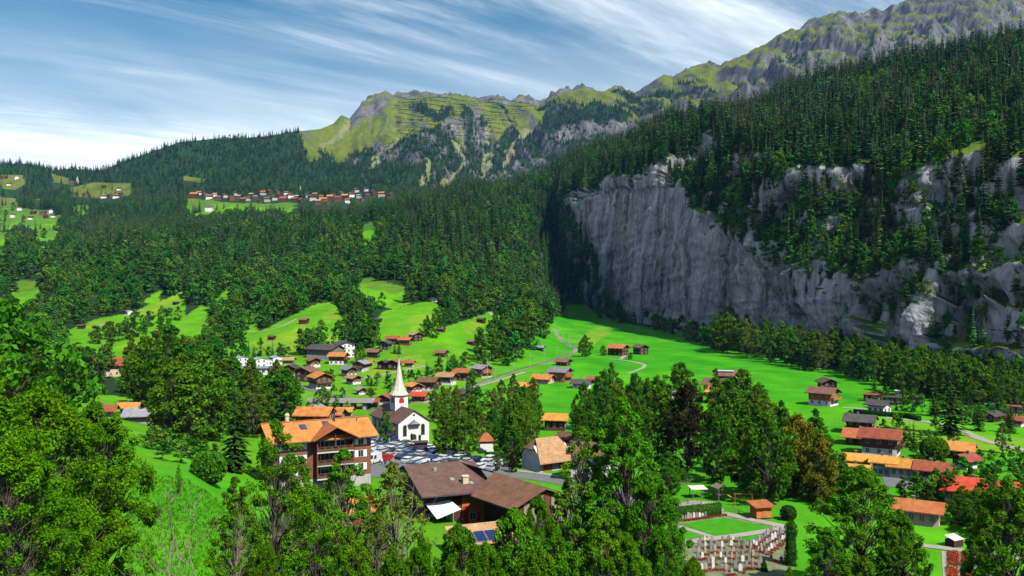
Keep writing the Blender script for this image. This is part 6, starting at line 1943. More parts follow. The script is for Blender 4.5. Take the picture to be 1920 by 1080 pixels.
row_n = {}
for r in range(6):
    for c in range(12):
        px = 1313 + c * 10.6 - r * 1.5 + gg.normal() * 1.5; py = 1017 + r * 10.5 + 0.5 * c * (-0.55) + gg.normal() * 1.0
        if px > 1442 - max(0, 2 - r) * 22 or gg.random() < 0.12:
            continue
        k_ = row_n[r] = row_n.get(r, 0) + 1
        grave(px, py, int(gg.integers(9)), '%s from left in the %s main grave row' % (nth(k_), nth(r + 1)))
for r in range(3):
    for c in range(9):
        px = 1408 + c * 5.2 + r * 14; py = 1029 - c * 4.0 + r * 5 + gg.normal() * 0.6
        if px > 1474:
            continue
        grave(px, py, int(gg.integers(9)), '%s up the %s slanting grave row' % (nth(c + 1), nth(r + 1)))
for c in range(15):
    grave(1280 + c * 5.3, 976 - c * 0.75, int(gg.integers(9)), '%s from left before the tall hedge' % nth(c + 1))
for k_, (px, py) in enumerate([(1362, 1078), (1372, 1077), (1388, 1073), (1400, 1066), (1446, 1052), (1465, 1055), (1474, 1053)]):
    grave(px, py, int(gg.integers(9)), '%s from left among the loose stones at the lower edge' % nth(k_ + 1))


def leaf_box(name, lx, ly, h, dens, size, mat, seed):
    g = np.random.default_rng(seed)
    n = int(2 * (lx * h + ly * h) * dens + lx * ly * dens)
    P_ = (g.random((n, 3)) - 0.5) * np.array([lx, ly, h]) + np.array([0, 0, h / 2])
    face = g.integers(0, 5, n)
    w = np.array([lx * h, lx * h, ly * h, ly * h, lx * ly]); face = g.choice(5, n, p=w / w.sum())
    e = g.normal(size=n) * 0.05
    P_[face == 0, 1] = -ly / 2; P_[face == 1, 1] = ly / 2; P_[face == 2, 0] = -lx / 2; P_[face == 3, 0] = lx / 2; P_[face == 4, 2] = h
    V, Fc = leaves(P_, np.full(n, 0.10), 1, size, g)
    mb = MB().box(-lx / 2 + 0.08, lx / 2 - 0.08, -ly / 2 + 0.08, ly / 2 - 0.08, -0.3, h - 0.08)
    V2 = np.concatenate([V, np.array(mb.v)]); f2 = np.concatenate([Fc, np.array(mb.f) + len(V)])
    return mesh_from(name, V2, f2, mat)


def hedge(a, b, h, w, label, mat=THUJA):
    a, b = hit(*a), hit(*b)
    L = (b - a).xy.length
    m = (a + b) / 2; m.z = ground(m.x, m.y)
    o = link('hedge', leaf_box('hedge', L, w, h, 26, 0.22, mat, int(L * 10)), None, m, math.atan2(b.y - a.y, b.x - a.x))
    return tag(o, label, 'hedge')


hedge((1256, 976), (1351, 966), 2.3, 1.0, 'tall clipped green hedge behind the cemetery back row')
hedge((1600, 776), (1700, 784), 1.6, 1.2, 'long clipped hedge below the white house')
hedge((1700, 784), (1725, 790), 1.6, 1.2, 'short return of the clipped hedge right of the white house')
hedge((1368, 764), (1414, 766), 0.9, 0.8, 'low hedge below the orange-roofed chalet garden')


# clipped column and globes
def topiary(px, py, hpx, wpx, shape, label, name='clipped_shrub', mat=THUJA, cat='shrub'):
    p = hit(px, py); h = hpx * p.y / F; w = wpx * p.y / F
    g = np.random.default_rng(int(px))
    n = int(260 * max(1, h * w / 6))
    t = g.random(n); a = g.random(n) * 6.283
    if shape == 'column':
        r = w / 2 * np.minimum(1, (1 - t) * 6) ** 0.5 * (0.85 + 0.15 * np.sin(t * 9)); z = t * h
    elif shape == 'cone':
        r = w / 2 * (1 - t); z = t * h
    else:
        z = h * (1 - np.cos(t * np.pi)) / 2; r = w / 2 * np.sin(t * np.pi) ** 0.8
    C = np.stack([r * np.cos(a), r * np.sin(a), z], 1)
    V, Fc = leaves(C, np.full(n, 0.13 * w / 2 + 0.1), 9, max(0.16, w * 0.09), g)
    if shape == 'column':
        cp = [(w * 0.40, 0), (w * 0.42, h * 0.5), (w * 0.36, h * 0.85), (w * 0.12, h * 0.96)]
    elif shape == 'cone':
        cp = [(w * 0.42, 0), (w * 0.2, h * 0.5), (w * 0.02, h * 0.95)]
    else:
        cp = [(w * 0.44 * max(0.05, math.sin(math.pi * q / 6)), h * (1 - math.cos(math.pi * q / 6)) / 2) for q in range(7)]
    core = MB().lathe(cp, 8)
    me_ = joined('crown', [mesh_from('a', V, Fc, mat), core.mesh('b', mat)])
    root = tag(link(name, None, None, p), label, cat)
    link('crown', me_, root)
    MB().tube([(0, 0, -0.3), (0, 0, h * 0.8)], [0.12, 0.04], 5).build('trunk', BARK, root)


topiary(1483, 1060, 84, 23, 'column', 'tall clipped dark green column at the cemetery corner')
topiary(1478, 975, 26, 28, 'globe', 'round clipped bush right of the wooden kiosk')
topiary(1285, 903, 14, 17, 'globe', 'small round bright bush above the playground')
topiary(772, 835, 22, 4.5, 'column', 'slim dark cypress left of the church door'); topiary(787, 833, 18, 4.5, 'column', 'slim dark cypress right of the church door')
topiary(347, 856, 26, 18, 'cone', 'small blue spruce in the left garden', 'blue_spruce', NEEDLE_BLUE, 'tree')
topiary(391, 905, 55, 58, 'globe', 'broad dark round shrub in the left garden', 'garden_shrub', LEAF_MID)
topiary(1433, 1072, 24, 13, 'cone', 'small clipped cone at the lower cemetery edge')
topiary(1752, 860, 38, 46, 'globe', 'round green bush below the two-chimney house', 'garden_shrub', LEAF_MID)
topiary(1664, 828, 26, 36, 'globe', 'round green bush beside the dark slate-roofed house', 'garden_shrub', LEAF_MID)
topiary(1306, 1079, 20, 22, 'cone', 'dark pointed bush at the left cemetery edge')

# wooden kiosk
p = hit(1430, 974)
K = tag(link('wooden_kiosk', None, None, p + Vector((0, 1.3, 0)), 0.25), 'small orange wooden kiosk with rust roof by the cemetery path', 'kiosk')
MB().box(-1.5, 1.5, -1.2, 1.2, 0.25, 2.3).build('wall', WOOD['orange'], K)
MB().box(-1.55, 1.55, -1.25, 1.25, -0.3, 0.25).build('base', WOOD['dark'], K)
MB().slab([(-2.1, -1.8, 2.35), (2.1, -1.8, 2.35), (2.1, 1.7, 2.85), (-2.1, 1.7, 2.85)], 0.16).build('roof', ROOF['rust'], K)
MB().box(-0.45, 0.45, -1.27, -1.18, 0.3, 2.0).build('door', WOOD['honey'], K)
# playground
p = hit(1349, 938)
S = tag(link('play_tower', None, None, p, 0.4), 'grey-roofed play tower with yellow wave slide', 'play tower')
for sx in (-0.8, 0.8):
    for sy in (-0.8, 0.8):
        MB().box(sx - 0.08, sx + 0.08, sy - 0.08, sy + 0.08, -0.3, 2.6).build('post', WOOD['grey'], S)
MB().box(-0.9, 0.9, -0.9, 0.9, 1.2, 1.32).build('platform', WOOD['grey'], S)
MB().slab([(-1.2, -1.2, 2.6), (0, -1.2, 3.3), (0, 1.2, 3.3), (-1.2, 1.2, 2.6)], 0.1).slab([(0.002, -1.2, 3.3), (1.2, -1.2, 2.6), (1.2, 1.2, 2.6), (0.002, 1.2, 3.3)], 0.1).build('roof', WOOD['grey'], S)
mb = MB(); n = 12
for i in range(n):
    x0, x1 = 0.9 + i * 0.36, 0.9 + (i + 1) * 0.36
    f = lambda x: 1.3 - 1.15 * (x - 0.9) / 4.32 + 0.13 * math.sin((x - 0.9) * 3.2)
    mb.slab([(x0, -0.35, f(x0)), (x1, -0.35, f(x1)), (x1, 0.35, f(x1)), (x0, 0.35, f(x0))], 0.08)
YEL = plain('yellow_plastic', (0.75, 0.42, 0.02), 0.4, 0.08)
sl = mb.build('slide', YEL, S); sl.rotation_euler = (0, 0, -0.75)
p = hit(1394, 950)
SW = tag(link('swing', None, None, p, -0.2), 'pale wooden swing frame with two seats', 'swing')
for sx in (-1.6, 1.6):
    MB().tube([(sx, -0.6, 0), (sx, 0, 2.4)], 0.05, 5).tube([(sx, 0.6, 0), (sx, 0, 2.4)], 0.07, 5).build('leg', WOOD['honey'], SW)
MB().tube([(-1.8, 0, 2.4), (1.8, 0, 2.4)], 0.08, 6).build('beam', WOOD['honey'], SW)
for sx in (-0.7, 0.7):
    s_ = MB().box(sx - 0.22, sx + 0.22, -0.1, 0.1, 0.5, 0.54).build('seat', METAL_D, SW)
    for e in (-0.2, 0.2):
        MB().tube([(sx + e, 0, 0.54), (sx + e, 0, 2.35)], 0.015, 4).build('rope', METAL_D, s_)
p = hit(1308, 933)
SHL = tag(link('picnic_shelter', None, None, p, 0.15), 'white-topped picnic shelter above the playground', 'shelter')
for sx in (-1.3, 1.3):
    for sy in (-0.9, 0.9):
        MB().box(sx - 0.06, sx + 0.06, sy - 0.06, sy + 0.06, -0.3, 1.9).build('post', WOOD['grey'], SHL)
MB().slab([(-1.7, -1.3, 1.95), (1.7, -1.3, 1.95), (1.7, 1.3, 2.2), (-1.7, 1.3, 2.2)], 0.1).build('roof', FRAME, SHL)
draped_polygon('playground_sand', wpoly([(1258, 948), (1300, 938), (1340, 942), (1330, 955), (1262, 962)]), GRAVELP, 'pale sandy patch behind the hedge', 'ground', 0.06, 4)


def fence(line, label, h=0.9, step=2.0, mat=None):
    mat = mat or WOOD['grey']
    pts = [hit(*q) for q in line]
    root = tag(link('fence', None, None, pts[0]), label, 'fence')
    o = pts[0]
    dense = []
    for a, b in zip(pts[:-1], pts[1:]):
        n = max(1, int((b - a).length / step)); dense += [a.lerp(b, i / n) for i in range(n)]
    dense.append(pts[-1])
    pm = shared(('fp', h), lambda: MB().box(-0.06, 0.06, -0.06, 0.06, -0.3, h).mesh('post', mat))
    for q in dense:
        link('post', pm, root, (q.x - o.x, q.y - o.y, ground(q.x, q.y) - o.z))
    for z in (h * 0.45, h * 0.88):
        MB().tube([(q.x - o.x, q.y - o.y + 0.07, ground(q.x, q.y) - o.z + z) for q in dense], 0.045, 4).build('rail', mat, root)


fence([(1352, 958), (1385, 965), (1408, 973)], 'low rail fence between playground and kiosk')
fence([(1262, 912), (1290, 906), (1320, 901)], 'pale rail fence along the upper playground edge')
fence([(1262, 940), (1290, 945), (1315, 948)], 'dark rail fence beside the sandy patch')
# beds of red flowers, lower right
strip('cemetery_path', [(1700, 1020), (1770, 1028), (1860, 1040), (1930, 1050)], 2.2, GRAVELP, 'pale path above the red flower beds', 'path', 0.10)
draped_polygon('flower_yard', wpoly([(1765, 1034), (1860, 1044), (1880, 1110), (1770, 1110)]), GRAVELP, 'pale gravel yard round the red flower beds', 'ground', 0.07, 4)
for k, (px, y0, y1, lab) in enumerate([(1787, 1036, 1062, 'upper bed of red flowers in the left column'), (1786, 1066, 1095, 'lower bed of red flowers in the left column'), (1813, 1039, 1090, 'long bed of red flowers in the right column'), (1845, 1046, 1070, 'small red flower bed half hidden by the right tree')]):
    a, b = hit(px, y0), hit(px, y1)
    L = (a - b).length
    c = (a + b) / 2
    o = link('flower_bed', flower_mesh(int(L * 60), 1.6, L, 0.6, 50 + k, (FLOWER_R, LEAF_MID)), None, c + Vector((0, 0, 0.1)), math.atan2(-(a.x - b.x), a.y - b.y))
    tag(o, lab, 'flower bed')
p = hit(1789, 1024)
SHD = tag(link('cold_frame', None, None, p, 0.5), 'small dark shed with glazed white top by the flower beds', 'shed')
MB().box(-1.2, 1.2, -0.8, 0.8, -0.3, 1.2).build('wall', WOOD['dark'], SHD)
for k in range(3):
    MB().slab([(-1.25 + k * 0.84, -0.95, 1.25), (-0.45 + k * 0.84, -0.95, 1.25), (-0.45 + k * 0.84, 0.9, 1.75), (-1.25 + k * 0.84, 0.9, 1.75)], 0.06).build('pane', FRAME, SHD)


# ------------------------------------------------------------------ people at the edge of the car park
def person(px, py, shirt, trousers, label, rz, stride=0.16):
    p = hit(px, py)
    sk = [(0, 0, 0.95), (0, 0, 1.15), (0, 0, 1.38), (0, 0, 1.50), (0, -0.02, 1.60), (0, -0.01, 1.72),                       # pelvis .. head
          (0.10, 0, 0.90), (0.11, stride, 0.50), (0.11, stride * 0.9, 0.08), (0.11, stride * 0.9 - 0.14, 0.04),
          (-0.10, 0, 0.90), (-0.11, -stride, 0.50), (-0.11, -stride * 0.6, 0.08), (-0.11, -stride * 0.6 - 0.14, 0.04),
          (0.20, 0, 1.40), (0.25, 0.06, 1.13), (0.24, -0.06, 0.90), (-0.20, 0, 1.40), (-0.25, -0.04, 1.13), (-0.23, -0.18, 0.95)]
    ed = [(0, 1), (1, 2), (2, 3), (3, 4), (4, 5), (0, 6), (6, 7), (7, 8), (8, 9), (0, 10), (10, 11), (11, 12), (12, 13), (2, 14), (14, 15), (15, 16), (2, 17), (17, 18), (18, 19)]
    rd = [0.15, 0.13, 0.16, 0.06, 0.10, 0.07, 0.10, 0.065, 0.045, 0.04, 0.10, 0.065, 0.045, 0.04, 0.065, 0.045, 0.035, 0.065, 0.045, 0.035]
    me = bpy.data.meshes.new('person'); me.from_pydata(sk, ed, []); me.update()
    o = link('person', me, None, p + Vector((0, 0, 0.08)), rz)
    m1 = o.modifiers.new('skin', 'SKIN')
    for v, r in zip(me.skin_vertices[0].data, rd):
        v.radius = (r, r * 0.8)
    me.skin_vertices[0].data[0].use_root = True
    s = o.modifiers.new('smooth', 'SUBSURF'); s.levels = s.render_levels = 1
    key = 'cloth_%s_%s' % (shirt[0], trousers[0])
    m, n, l = new_mat(key)
    out = N(n, 'ShaderNodeOutputMaterial'); b = N(n, 'ShaderNodeBsdfPrincipled', {'Roughness': 0.85})
    tc = N(n, 'ShaderNodeTexCoord'); sx = N(n, 'ShaderNodeSeparateXYZ'); l.new(tc.outputs['Object'], sx.inputs[0])
    cr = N(n, 'ShaderNodeValToRGB'); cr.color_ramp.interpolation = 'CONSTANT'; e = cr.color_ramp.elements
    e[0].position = 0; e[0].color = rgba((0.03, 0.03, 0.03)); e[1].position = 0.05; e[1].color = rgba(trousers)
    for pos, c in ((0.52, shirt), (0.805, (0.45, 0.27, 0.19)), (0.89, (0.06, 0.035, 0.02))):
        x = e.new(pos); x.color = rgba(c)
    dv = N(n, 'ShaderNodeMath', {1: 1.85}, operation='DIVIDE'); l.new(sx.outputs['Z'], dv.inputs[0]); l.new(dv.outputs[0], cr.inputs['Fac'])
    l.new(cr.outputs[0], b.inputs['Base Color']); l.new(b.outputs[0], out.inputs['Surface'])
    me.materials.append(m)
    tag(o, label, 'person', 'people walking at the car park edge')


person(716, 873, (0.75, 0.75, 0.78), (0.05, 0.08, 0.2), 'person in white top and dark blue trousers walking past the red car', 0.6)
person(722, 876, (0.02, 0.03, 0.08), (0.02, 0.02, 0.03), 'person in dark clothes beside the white van', 2.4)
person(727, 876, (0.10, 0.25, 0.45), (0.4, 0.4, 0.42), 'person in blue top and grey trousers near the red car', 1.2)
person(733, 874, (0.55, 0.12, 0.1), (0.04, 0.04, 0.06), 'person in red top and black trousers near the red car', 0.2)
person(737, 871, (0.3, 0.45, 0.6), (0.7, 0.7, 0.68), 'person in pale blue top and white trousers by the silver cars', -0.5)
# ------------------------------------------------------------------ single trees
PAIRS = {}
for k in range(4):
    PAIRS['round%d' % k] = (20.0, make_broadleaf(300 + k, 20, [15, 17, 13.5, 16][k], 110, 52, 0.80, 0.10, (BARK, LEAF_MID), 0.20))
for k in range(3):
    PAIRS['tall%d' % k] = (20.0, make_broadleaf(320 + k, 20, [9.5, 8.5, 10.5][k], 90, 50, 0.76, 0.12, (BARK, LEAF_MID), 0.25, top=0.7))
for k in range(3):
    PAIRS['olive%d' % k] = (20.0, make_broadleaf(330 + k, 20, [12, 10, 11][k], 90, 48, 0.68, 0.12, (BARK, LEAF_OLIVE), 0.21, top=0.6))
PAIRS['copper'] = (20.0, make_broadleaf(340, 20, 15, 70, 90, 0.8, 0.10, (BARK, LEAF_DARK), 0.26))
for k in range(2):
    PAIRS['autumn%d' % k] = (20.0, make_broadleaf(350 + k, 20, [16, 14][k], 66, 85, 0.75, 0.10, (BARK, LEAF_AUTUMN), 0.26))
for k in range(3):
    PAIRS['spruce%d' % k] = (24.0, make_spruce(360 + k, 24, [8.0, 7.0, 9.0][k], 26, 11, (BARK, NEEDLE_NEAR), 0.05, sub=2))
# near trees: smaller leaves, more of them
PAIRS['near_maple0'] = (14.0, make_broadleaf(400, 14, 10.5, 260, 190, 0.215, 0.05, (BARK, LEAF_NEAR), 0.155, sides=7))
PAIRS['near_maple1'] = (14.0, make_broadleaf(401, 14, 9.0, 230, 190, 0.215, 0.05, (BARK, LEAF_NEAR), 0.17, sides=7))
PAIRS['near_ash0'] = (16.0, make_broadleaf(410, 16, 7.6, 125, 100, 0.25, 0.16, (BARK, LEAF_NEAR2), 0.17, sides=7, top=0.6))
PAIRS['near_ash1'] = (16.0, make_broadleaf(411, 16, 6.4, 105, 100, 0.25, 0.18, (BARK_PALE, LEAF_NEAR2), 0.19, sides=7, top=0.7))
PAIRS['near_olive'] = (16.0, make_broadleaf(412, 16, 8.0, 120, 60, 0.28, 0.10, (BARK_PALE, LEAF_OLIVE), 0.17, sides=7, top=0.6))
PAIRS['mid_maple0'] = (22.0, make_broadleaf(420, 22, 12, 210, 150, 0.37, 0.07, (BARK, LEAF_NEAR2), 0.145, sides=7, top=0.65))
PAIRS['mid_maple1'] = (20.0, make_broadleaf(421, 20, 15, 240, 150, 0.37, 0.07, (BARK, LEAF_NEAR2), 0.145, sides=7))
gt = np.random.default_rng(99)


def tree(kind, p, H, label, group=None, wid=1.0, name=None):
    h0, (tm, cm) = PAIRS[kind]
    s = H / h0
    nm = name or ('spruce_tree' if 'spruce' in kind else 'broadleaf_tree')
    root = tag(link(nm, None, None, (p[0], p[1], p[2] - 0.2), gt.random() * 6.283), label, 'tree', group)
    root.scale = (s * wid, s * wid, s)
    link('trunk', tm, root); link('crown', cm, root)
    return root


def tpx(kind, px, py, hpx, label, group=None, wid=1.0):
    p = hit(px, py)
    return tree(kind, p, hpx * p.y / F, label, group, wid)


def pick(*ks):
    return ks[gt.integers(len(ks))]


R_ = ['round0', 'round1', 'round2', 'round3']; T_ = ['tall0', 'tall1', 'tall2']; O_ = ['olive0', 'olive1', 'olive2']; S_ = ['spruce0', 'spruce1', 'spruce2']
# specific trees ------------------------------------------------------
for kind, px, py, hpx, wid, label in [
    ('round1', 675, 682, 42, 0.75, 'dark round-headed tree standing right of the hotel'), ('spruce0', 740, 663, 30, 1.0, 'left of the two dark conifers beside the upper chalets'),
    ('spruce2', 748, 664, 32, 1.0, 'right of the two dark conifers beside the upper chalets'), ('round3', 1097, 669, 42, 1.0, 'big lone round tree beside the railway bend'),
    ('round0', 1131, 667, 21, 1.0, 'smaller round tree left of the meadow farmhouse'), ('round2', 1182, 674, 14, 1.2, 'low round bush in front of the meadow farmhouse'),
    ('tall0', 722, 838, 70, 0.9, 'green tree standing against the church side wall'),
    ('round2', 836, 857, 88, 0.85, 'left of the three tall trees at the right of the car park'), ('round0', 872, 858, 86, 0.8, 'right of the three tall trees at the right of the car park'), ('olive1', 856, 852, 80, 0.8, 'middle of the three tall trees at the right of the car park'),
    ('copper', 1290, 884, 170, 0.85, 'great copper-dark beech left of the dark green trees'), ('round3', 1235, 872, 150, 0.8, 'dark green tree left of the copper beech'),
    ('round0', 1345, 905, 148, 0.75, 'dark green tree right of the copper beech'), ('tall1', 1400, 930, 150, 1.1, 'tall dark tree above the playground swing'), ('round1', 1438, 945, 165, 0.85, 'broad dark tree above the wooden kiosk'),
    ('autumn0', 1497, 930, 158, 0.80, 'tree turning orange-brown above the orange forecourt roofs'), ('autumn1', 1538, 945, 135, 0.8, 'yellow-green turning tree right of the orange-brown one'),
    ('spruce0', 440, 885, 195, 1.1, 'tall dark spruce left of the apartment chalet'), ('spruce2', 408, 790, 70, 1.0, 'spruce among the dark broadleaf trees at left'),
    ('spruce1', 1312, 762, 50, 1.0, 'spruce left of the orange-roofed chalet'), ('spruce0', 1713, 840, 58, 1.1, 'pointed conifer in front of the yellow bank'),
    ('spruce2', 1782, 815, 135, 1.2, 'largest dark conifer of the camp site'), ('spruce1', 1836, 808, 78, 1.2, 'broad conifer right of the largest camp conifer'), ('spruce0', 1752, 780, 92, 1.0, 'tall conifer left of the largest camp conifer'),
    ('spruce1', 1640, 750, 66, 1.0, 'tall conifer at the left edge of the camp'), ('spruce0', 1661, 756, 46, 1.0, 'smaller conifer beside the left camp conifer'), ('spruce2', 1692, 757, 62, 1.1, 'conifer above the white house by the cliff wood'),
    ('spruce0', 1895, 812, 66, 1.2, 'conifer at the right edge below the camp cabins'), ('spruce1', 1818, 760, 60, 1.0, 'slim conifer behind the broad camp conifer'), ('spruce2', 1855, 765, 50, 1.0, 'conifer left of the row of cabins'),
    ('tall2', 1086, 845, 90, 0.8, 'slim tree right of the balconied chalet'), ('copper', 962, 886, 42, 0.7, 'small dark purple-leaved tree at the lot entrance'), ('olive0', 932, 884, 40, 0.8, 'small olive tree at the lot entrance'),
    ('round1', 605, 768, 46, 1.0, 'round bush-like tree hiding the bridge middle'), ('olive2', 1880, 850, 60, 1.0, 'yellowish tree at the right edge by the lane')]:
    tpx(kind, px, py, hpx, label, None, wid)
# groups --------------------------------------------------------------
def spread(poly, n, hpx, kinds, label, group, mind=10, wid=1.0, clear=None):
    xs = [q[0] for q in poly]; ys = [q[1] for q in poly]
    done, tries = [], 0
    while len(done) < n and tries < n * 60:
        tries += 1
        px, py = gt.uniform(min(xs), max(xs)), gt.uniform(min(ys), max(ys))
        if not inpoly(np.array([px]), np.array([py]), poly)[0]:
            continue
        if any((px - a) ** 2 + ((py - b) * 2.2) ** 2 < mind * mind for a, b in done):
            continue
        h = gt.uniform(*hpx)
        if clear and any(abs(px - a) < w * 0.5 + h * 0.18 and py > b - 1 and py - h * 0.8 < b for a, b, w in clear):
            continue
        done.append((px, py))
        QUEUE.append((h, pick(*kinds), px, py, label, group, wid * gt.uniform(0.85, 1.15)))
    return len(done)


QUEUE = []


HB = [(q[0], q[1], q[2]) for q in HOUSES] + [(a, b, c) for a, b, c, *_ in HUT_LIST] + [(604, 672, 60), (640, 670, 36), (466, 700, 56), (768, 832, 130)]
MEADOW_CLEAR = []
n_ = 0
n_ += spread([(150, 640), (210, 625), (300, 600), (350, 590), (345, 604), (290, 622), (215, 650), (160, 655)], 22, (24, 38), R_ + T_, 'tree in the hedge row between the two left meadow strips', 'hedge row on the left slope', 9)
n_ += spread([(385, 640), (440, 628), (470, 600), (478, 612), (450, 640), (400, 655)], 14, (28, 42), R_ + T_ + S_, 'tree in the row left of the central steep meadow', 'row left of the central meadow', 9)
n_ += spread([(640, 622), (690, 612), (705, 625), (690, 640), (650, 640)], 12, (34, 50), R_ + T_, 'tree in the dark clump between the two steep meadows', 'clump between the steep meadows', 9)
n_ += spread([(790, 640), (800, 618), (830, 605), (836, 616), (812, 640)], 10, (26, 38), R_ + S_, 'tree in the row between the upper meadow and the railway slope', 'row above the railway slope', 8)
n_ += spread([(885, 688), (898, 652), (930, 628), (948, 604), (1000, 592), (1040, 598), (1030, 625), (1002, 655), (975, 682), (930, 695)], 42, (44, 62), R_ + T_ + R_ + ['spruce0'], 'broadleaf tree in the wooded gully beside the railway', 'trees of the wooded gully', 11)
n_ += spread([(1335, 657), (1500, 692), (1620, 716), (1760, 742), (1930, 768), (1930, 735), (1700, 708), (1500, 674), (1345, 643)], 125, (54, 80), R_ + T_ + T_ + O_[:1], 'broadleaf tree in the belt along the foot of the cliff', 'trees along the cliff foot', 9, 0.9)
n_ += spread([(1640, 738), (1720, 748), (1930, 788), (1930, 768), (1720, 730)], 24, (58, 88), S_ + R_[:2] + T_, 'tall tree between the camp cabins and the cliff belt', 'tall trees of the camp', 12, 1.0, HB)
n_ += spread([(1120, 601), (1200, 612), (1345, 657), (1352, 645), (1210, 600), (1130, 594)], 44, (24, 40), R_ + T_, 'shaded broadleaf tree under the far part of the cliff', 'shaded trees under the cliff', 7)
n_ += spread([(765, 722), (800, 702), (880, 690), (890, 700), (830, 716), (780, 728)], 16, (26, 40), S_ + T_ + R_, 'tree in the row behind the long lane chalets', 'trees behind the lane chalets', 10, 1.0, HB)
n_ += spread([(556, 668), (575, 655), (605, 650), (612, 668)], 8, (42, 56), R_ + T_, 'tall tree standing above the left end of the hotel', 'trees above the hotel', 9)
n_ += spread([(630, 652), (700, 640), (705, 652), (660, 660)], 10, (40, 54), R_ + T_, 'tree in the clump right above the square hotel wing', 'clump above the hotel wing', 9)
n_ += spread([(405, 668), (470, 662), (545, 668), (540, 676), (410, 680)], 14, (22, 38), R_ + S_ + T_, 'tree in the row behind the modern white terrace', 'trees behind the white terrace', 9)
n_ += spread([(400, 720), (500, 712), (640, 715), (760, 700), (800, 712), (760, 770), (690, 775), (560, 775), (410, 760)], 66, (16, 34), R_ + O_ + T_, 'small garden tree between the hamlet houses', 'garden trees of the hamlet', 11, 1.0, HB)
n_ += spread([(215, 790), (300, 760), (420, 745), (470, 760), (480, 800), (420, 830), (330, 840), (230, 820)], 20, (100, 165), R_ + ['tall0', 'tall2'], 'tall dark tree of the grove behind the left garden', 'grove behind the left garden', 20, 1.0, [(238, 768, 40), (258, 775, 40), (432, 688, 60), (490, 690, 50)])
n_ += spread([(420, 800), (470, 770), (570, 772), (575, 785), (500, 800), (480, 830)], 11, (70, 105), O_ + R_[:2] + ['spruce1'], 'leafy tree between the left grove and the orange roof', 'trees left of the apartment chalet', 17, 1.0, [(450, 690, 90), (495, 692, 60)])
n_ += spread([(90, 720), (220, 712), (330, 700), (410, 705), (400, 745), (250, 750), (100, 760)], 26, (55, 90), R_ + T_, 'tree of the wood round the red-roofed hall', 'trees round the red-roofed hall', 18, 1.0, [(189, 706, 80), (85, 700, 50)])
n_ += spread([(810, 790), (850, 770), (900, 762), (960, 768), (1010, 770), (1000, 812), (940, 845), (900, 842), (880, 825), (820, 808)], 30, (46, 76), R_ + T_ + O_, 'tree in the grove between church and museum barn', 'grove right of the church', 17, 0.85, [(911, 847, 26), (1043, 808, 30)])
n_ += spread([(960, 880), (975, 850), (1000, 835), (990, 822), (960, 840), (945, 872)], 8, (80, 115), T_ + R_, 'tall tree left of the museum barn', 'trees left of the museum barn', 16, 0.8)
n_ += spread([(1070, 800), (1090, 765), (1160, 758), (1240, 775), (1260, 800), (1220, 850), (1150, 850), (1090, 825)], 24, (62, 95), R_ + T_, 'tree in the grove below the big meadow edge', 'grove below the big meadow', 18, 0.9, [(1092, 729, 34), (1051, 717, 42), (1043, 808, 44)])
n_ += spread([(1260, 800), (1300, 790), (1340, 800), (1460, 810), (1560, 880), (1570, 940), (1480, 950), (1420, 930), (1330, 890)], 22, (80, 125), R_ + ['tall0'], 'dark tree in the wood behind the playground', 'wood behind the playground', 24)
n_ += spread([(1690, 925), (1760, 915), (1850, 910), (1925, 900), (1925, 935), (1800, 945), (1700, 950)], 20, (38, 62), R_ + O_, 'bushy tree between the scarlet roof and the forecourt', 'trees left of the scarlet roof', 15, 1.1, [(1858, 945, 70)])
n_ += spread([(1740, 985), (1800, 965), (1925, 955), (1925, 1010), (1850, 1015), (1800, 1000)], 18, (44, 75), R_ + O_, 'bushy tree below the scarlet roof', 'trees below the scarlet roof', 17, 1.1)
n_ += spread([(1600, 760), (1720, 772), (1830, 778), (1925, 790), (1925, 815), (1830, 800), (1760, 780)], 40, (24, 46), R_ + S_ + S_, 'small tree among the camp cabins', 'small trees of the camp', 11, 1.0, HB)
n_ += spread([(1680, 860), (1760, 870), (1925, 862), (1925, 888), (1780, 890), (1690, 880)], 14, (22, 40), R_ + O_, 'garden tree round the two-chimney house', 'garden trees at right', 15, 1.0, HB)
n_ += spread([(1240, 905), (1270, 900), (1262, 940), (1245, 945)], 4, (50, 80), R_, 'tree left of the upper playground fence', 'trees by the playground fence', 12)
n_ += spread([(262, 838), (300, 832), (335, 845), (400, 862), (405, 880), (330, 872), (275, 862)], 13, (26, 46), R_ + O_, 'leafy bush in the thicket above the sunny grass', 'thicket above the sunny grass', 13, 1.3)
n_ += spread([(1590, 800), (1700, 800), (1790, 830), (1800, 880), (1740, 880), (1600, 850)], 14, (24, 44), R_ + S_ + O_, 'garden tree between the red-roofed houses at right', 'garden trees of the red roofs', 14, 1.0, HB)
QUEUE.sort(key=lambda q: -q[0])
KEEP = QUEUE[:262]
for h, k, px, py, label, group, wd in KEEP:
    tpx(k, px, py, h, '%s, %s from left' % (label, nth(1 + sum(q[5] == group and q[2] < px for q in KEEP))), group, wd)
rest = [(hit(px, py), h, k, wd) for h, k, px, py, label, group, wd in QUEUE[262:]]
rs = np.array([h * p.y / F / (24.0 if 'spruce' in k else 17.0) for p, h, k, wd in rest])
rw = np.array([wd for p, h, k, wd in rest])
forest_object('valley_trees', 'many small trees scattered between hamlet, gully and cliff foot', [tuple(p) for p, *_ in rest], gt.random(len(rest)) * 6.283,
              np.stack([rs * rw, rs * rw, rs], 1), [gt.integers(0, NSPR) if 'spruce' in k else NSPR + gt.integers(0, NBRD) for p, h, k, wd in rest])
print('group trees', n_, 'as objects', min(262, len(QUEUE)))


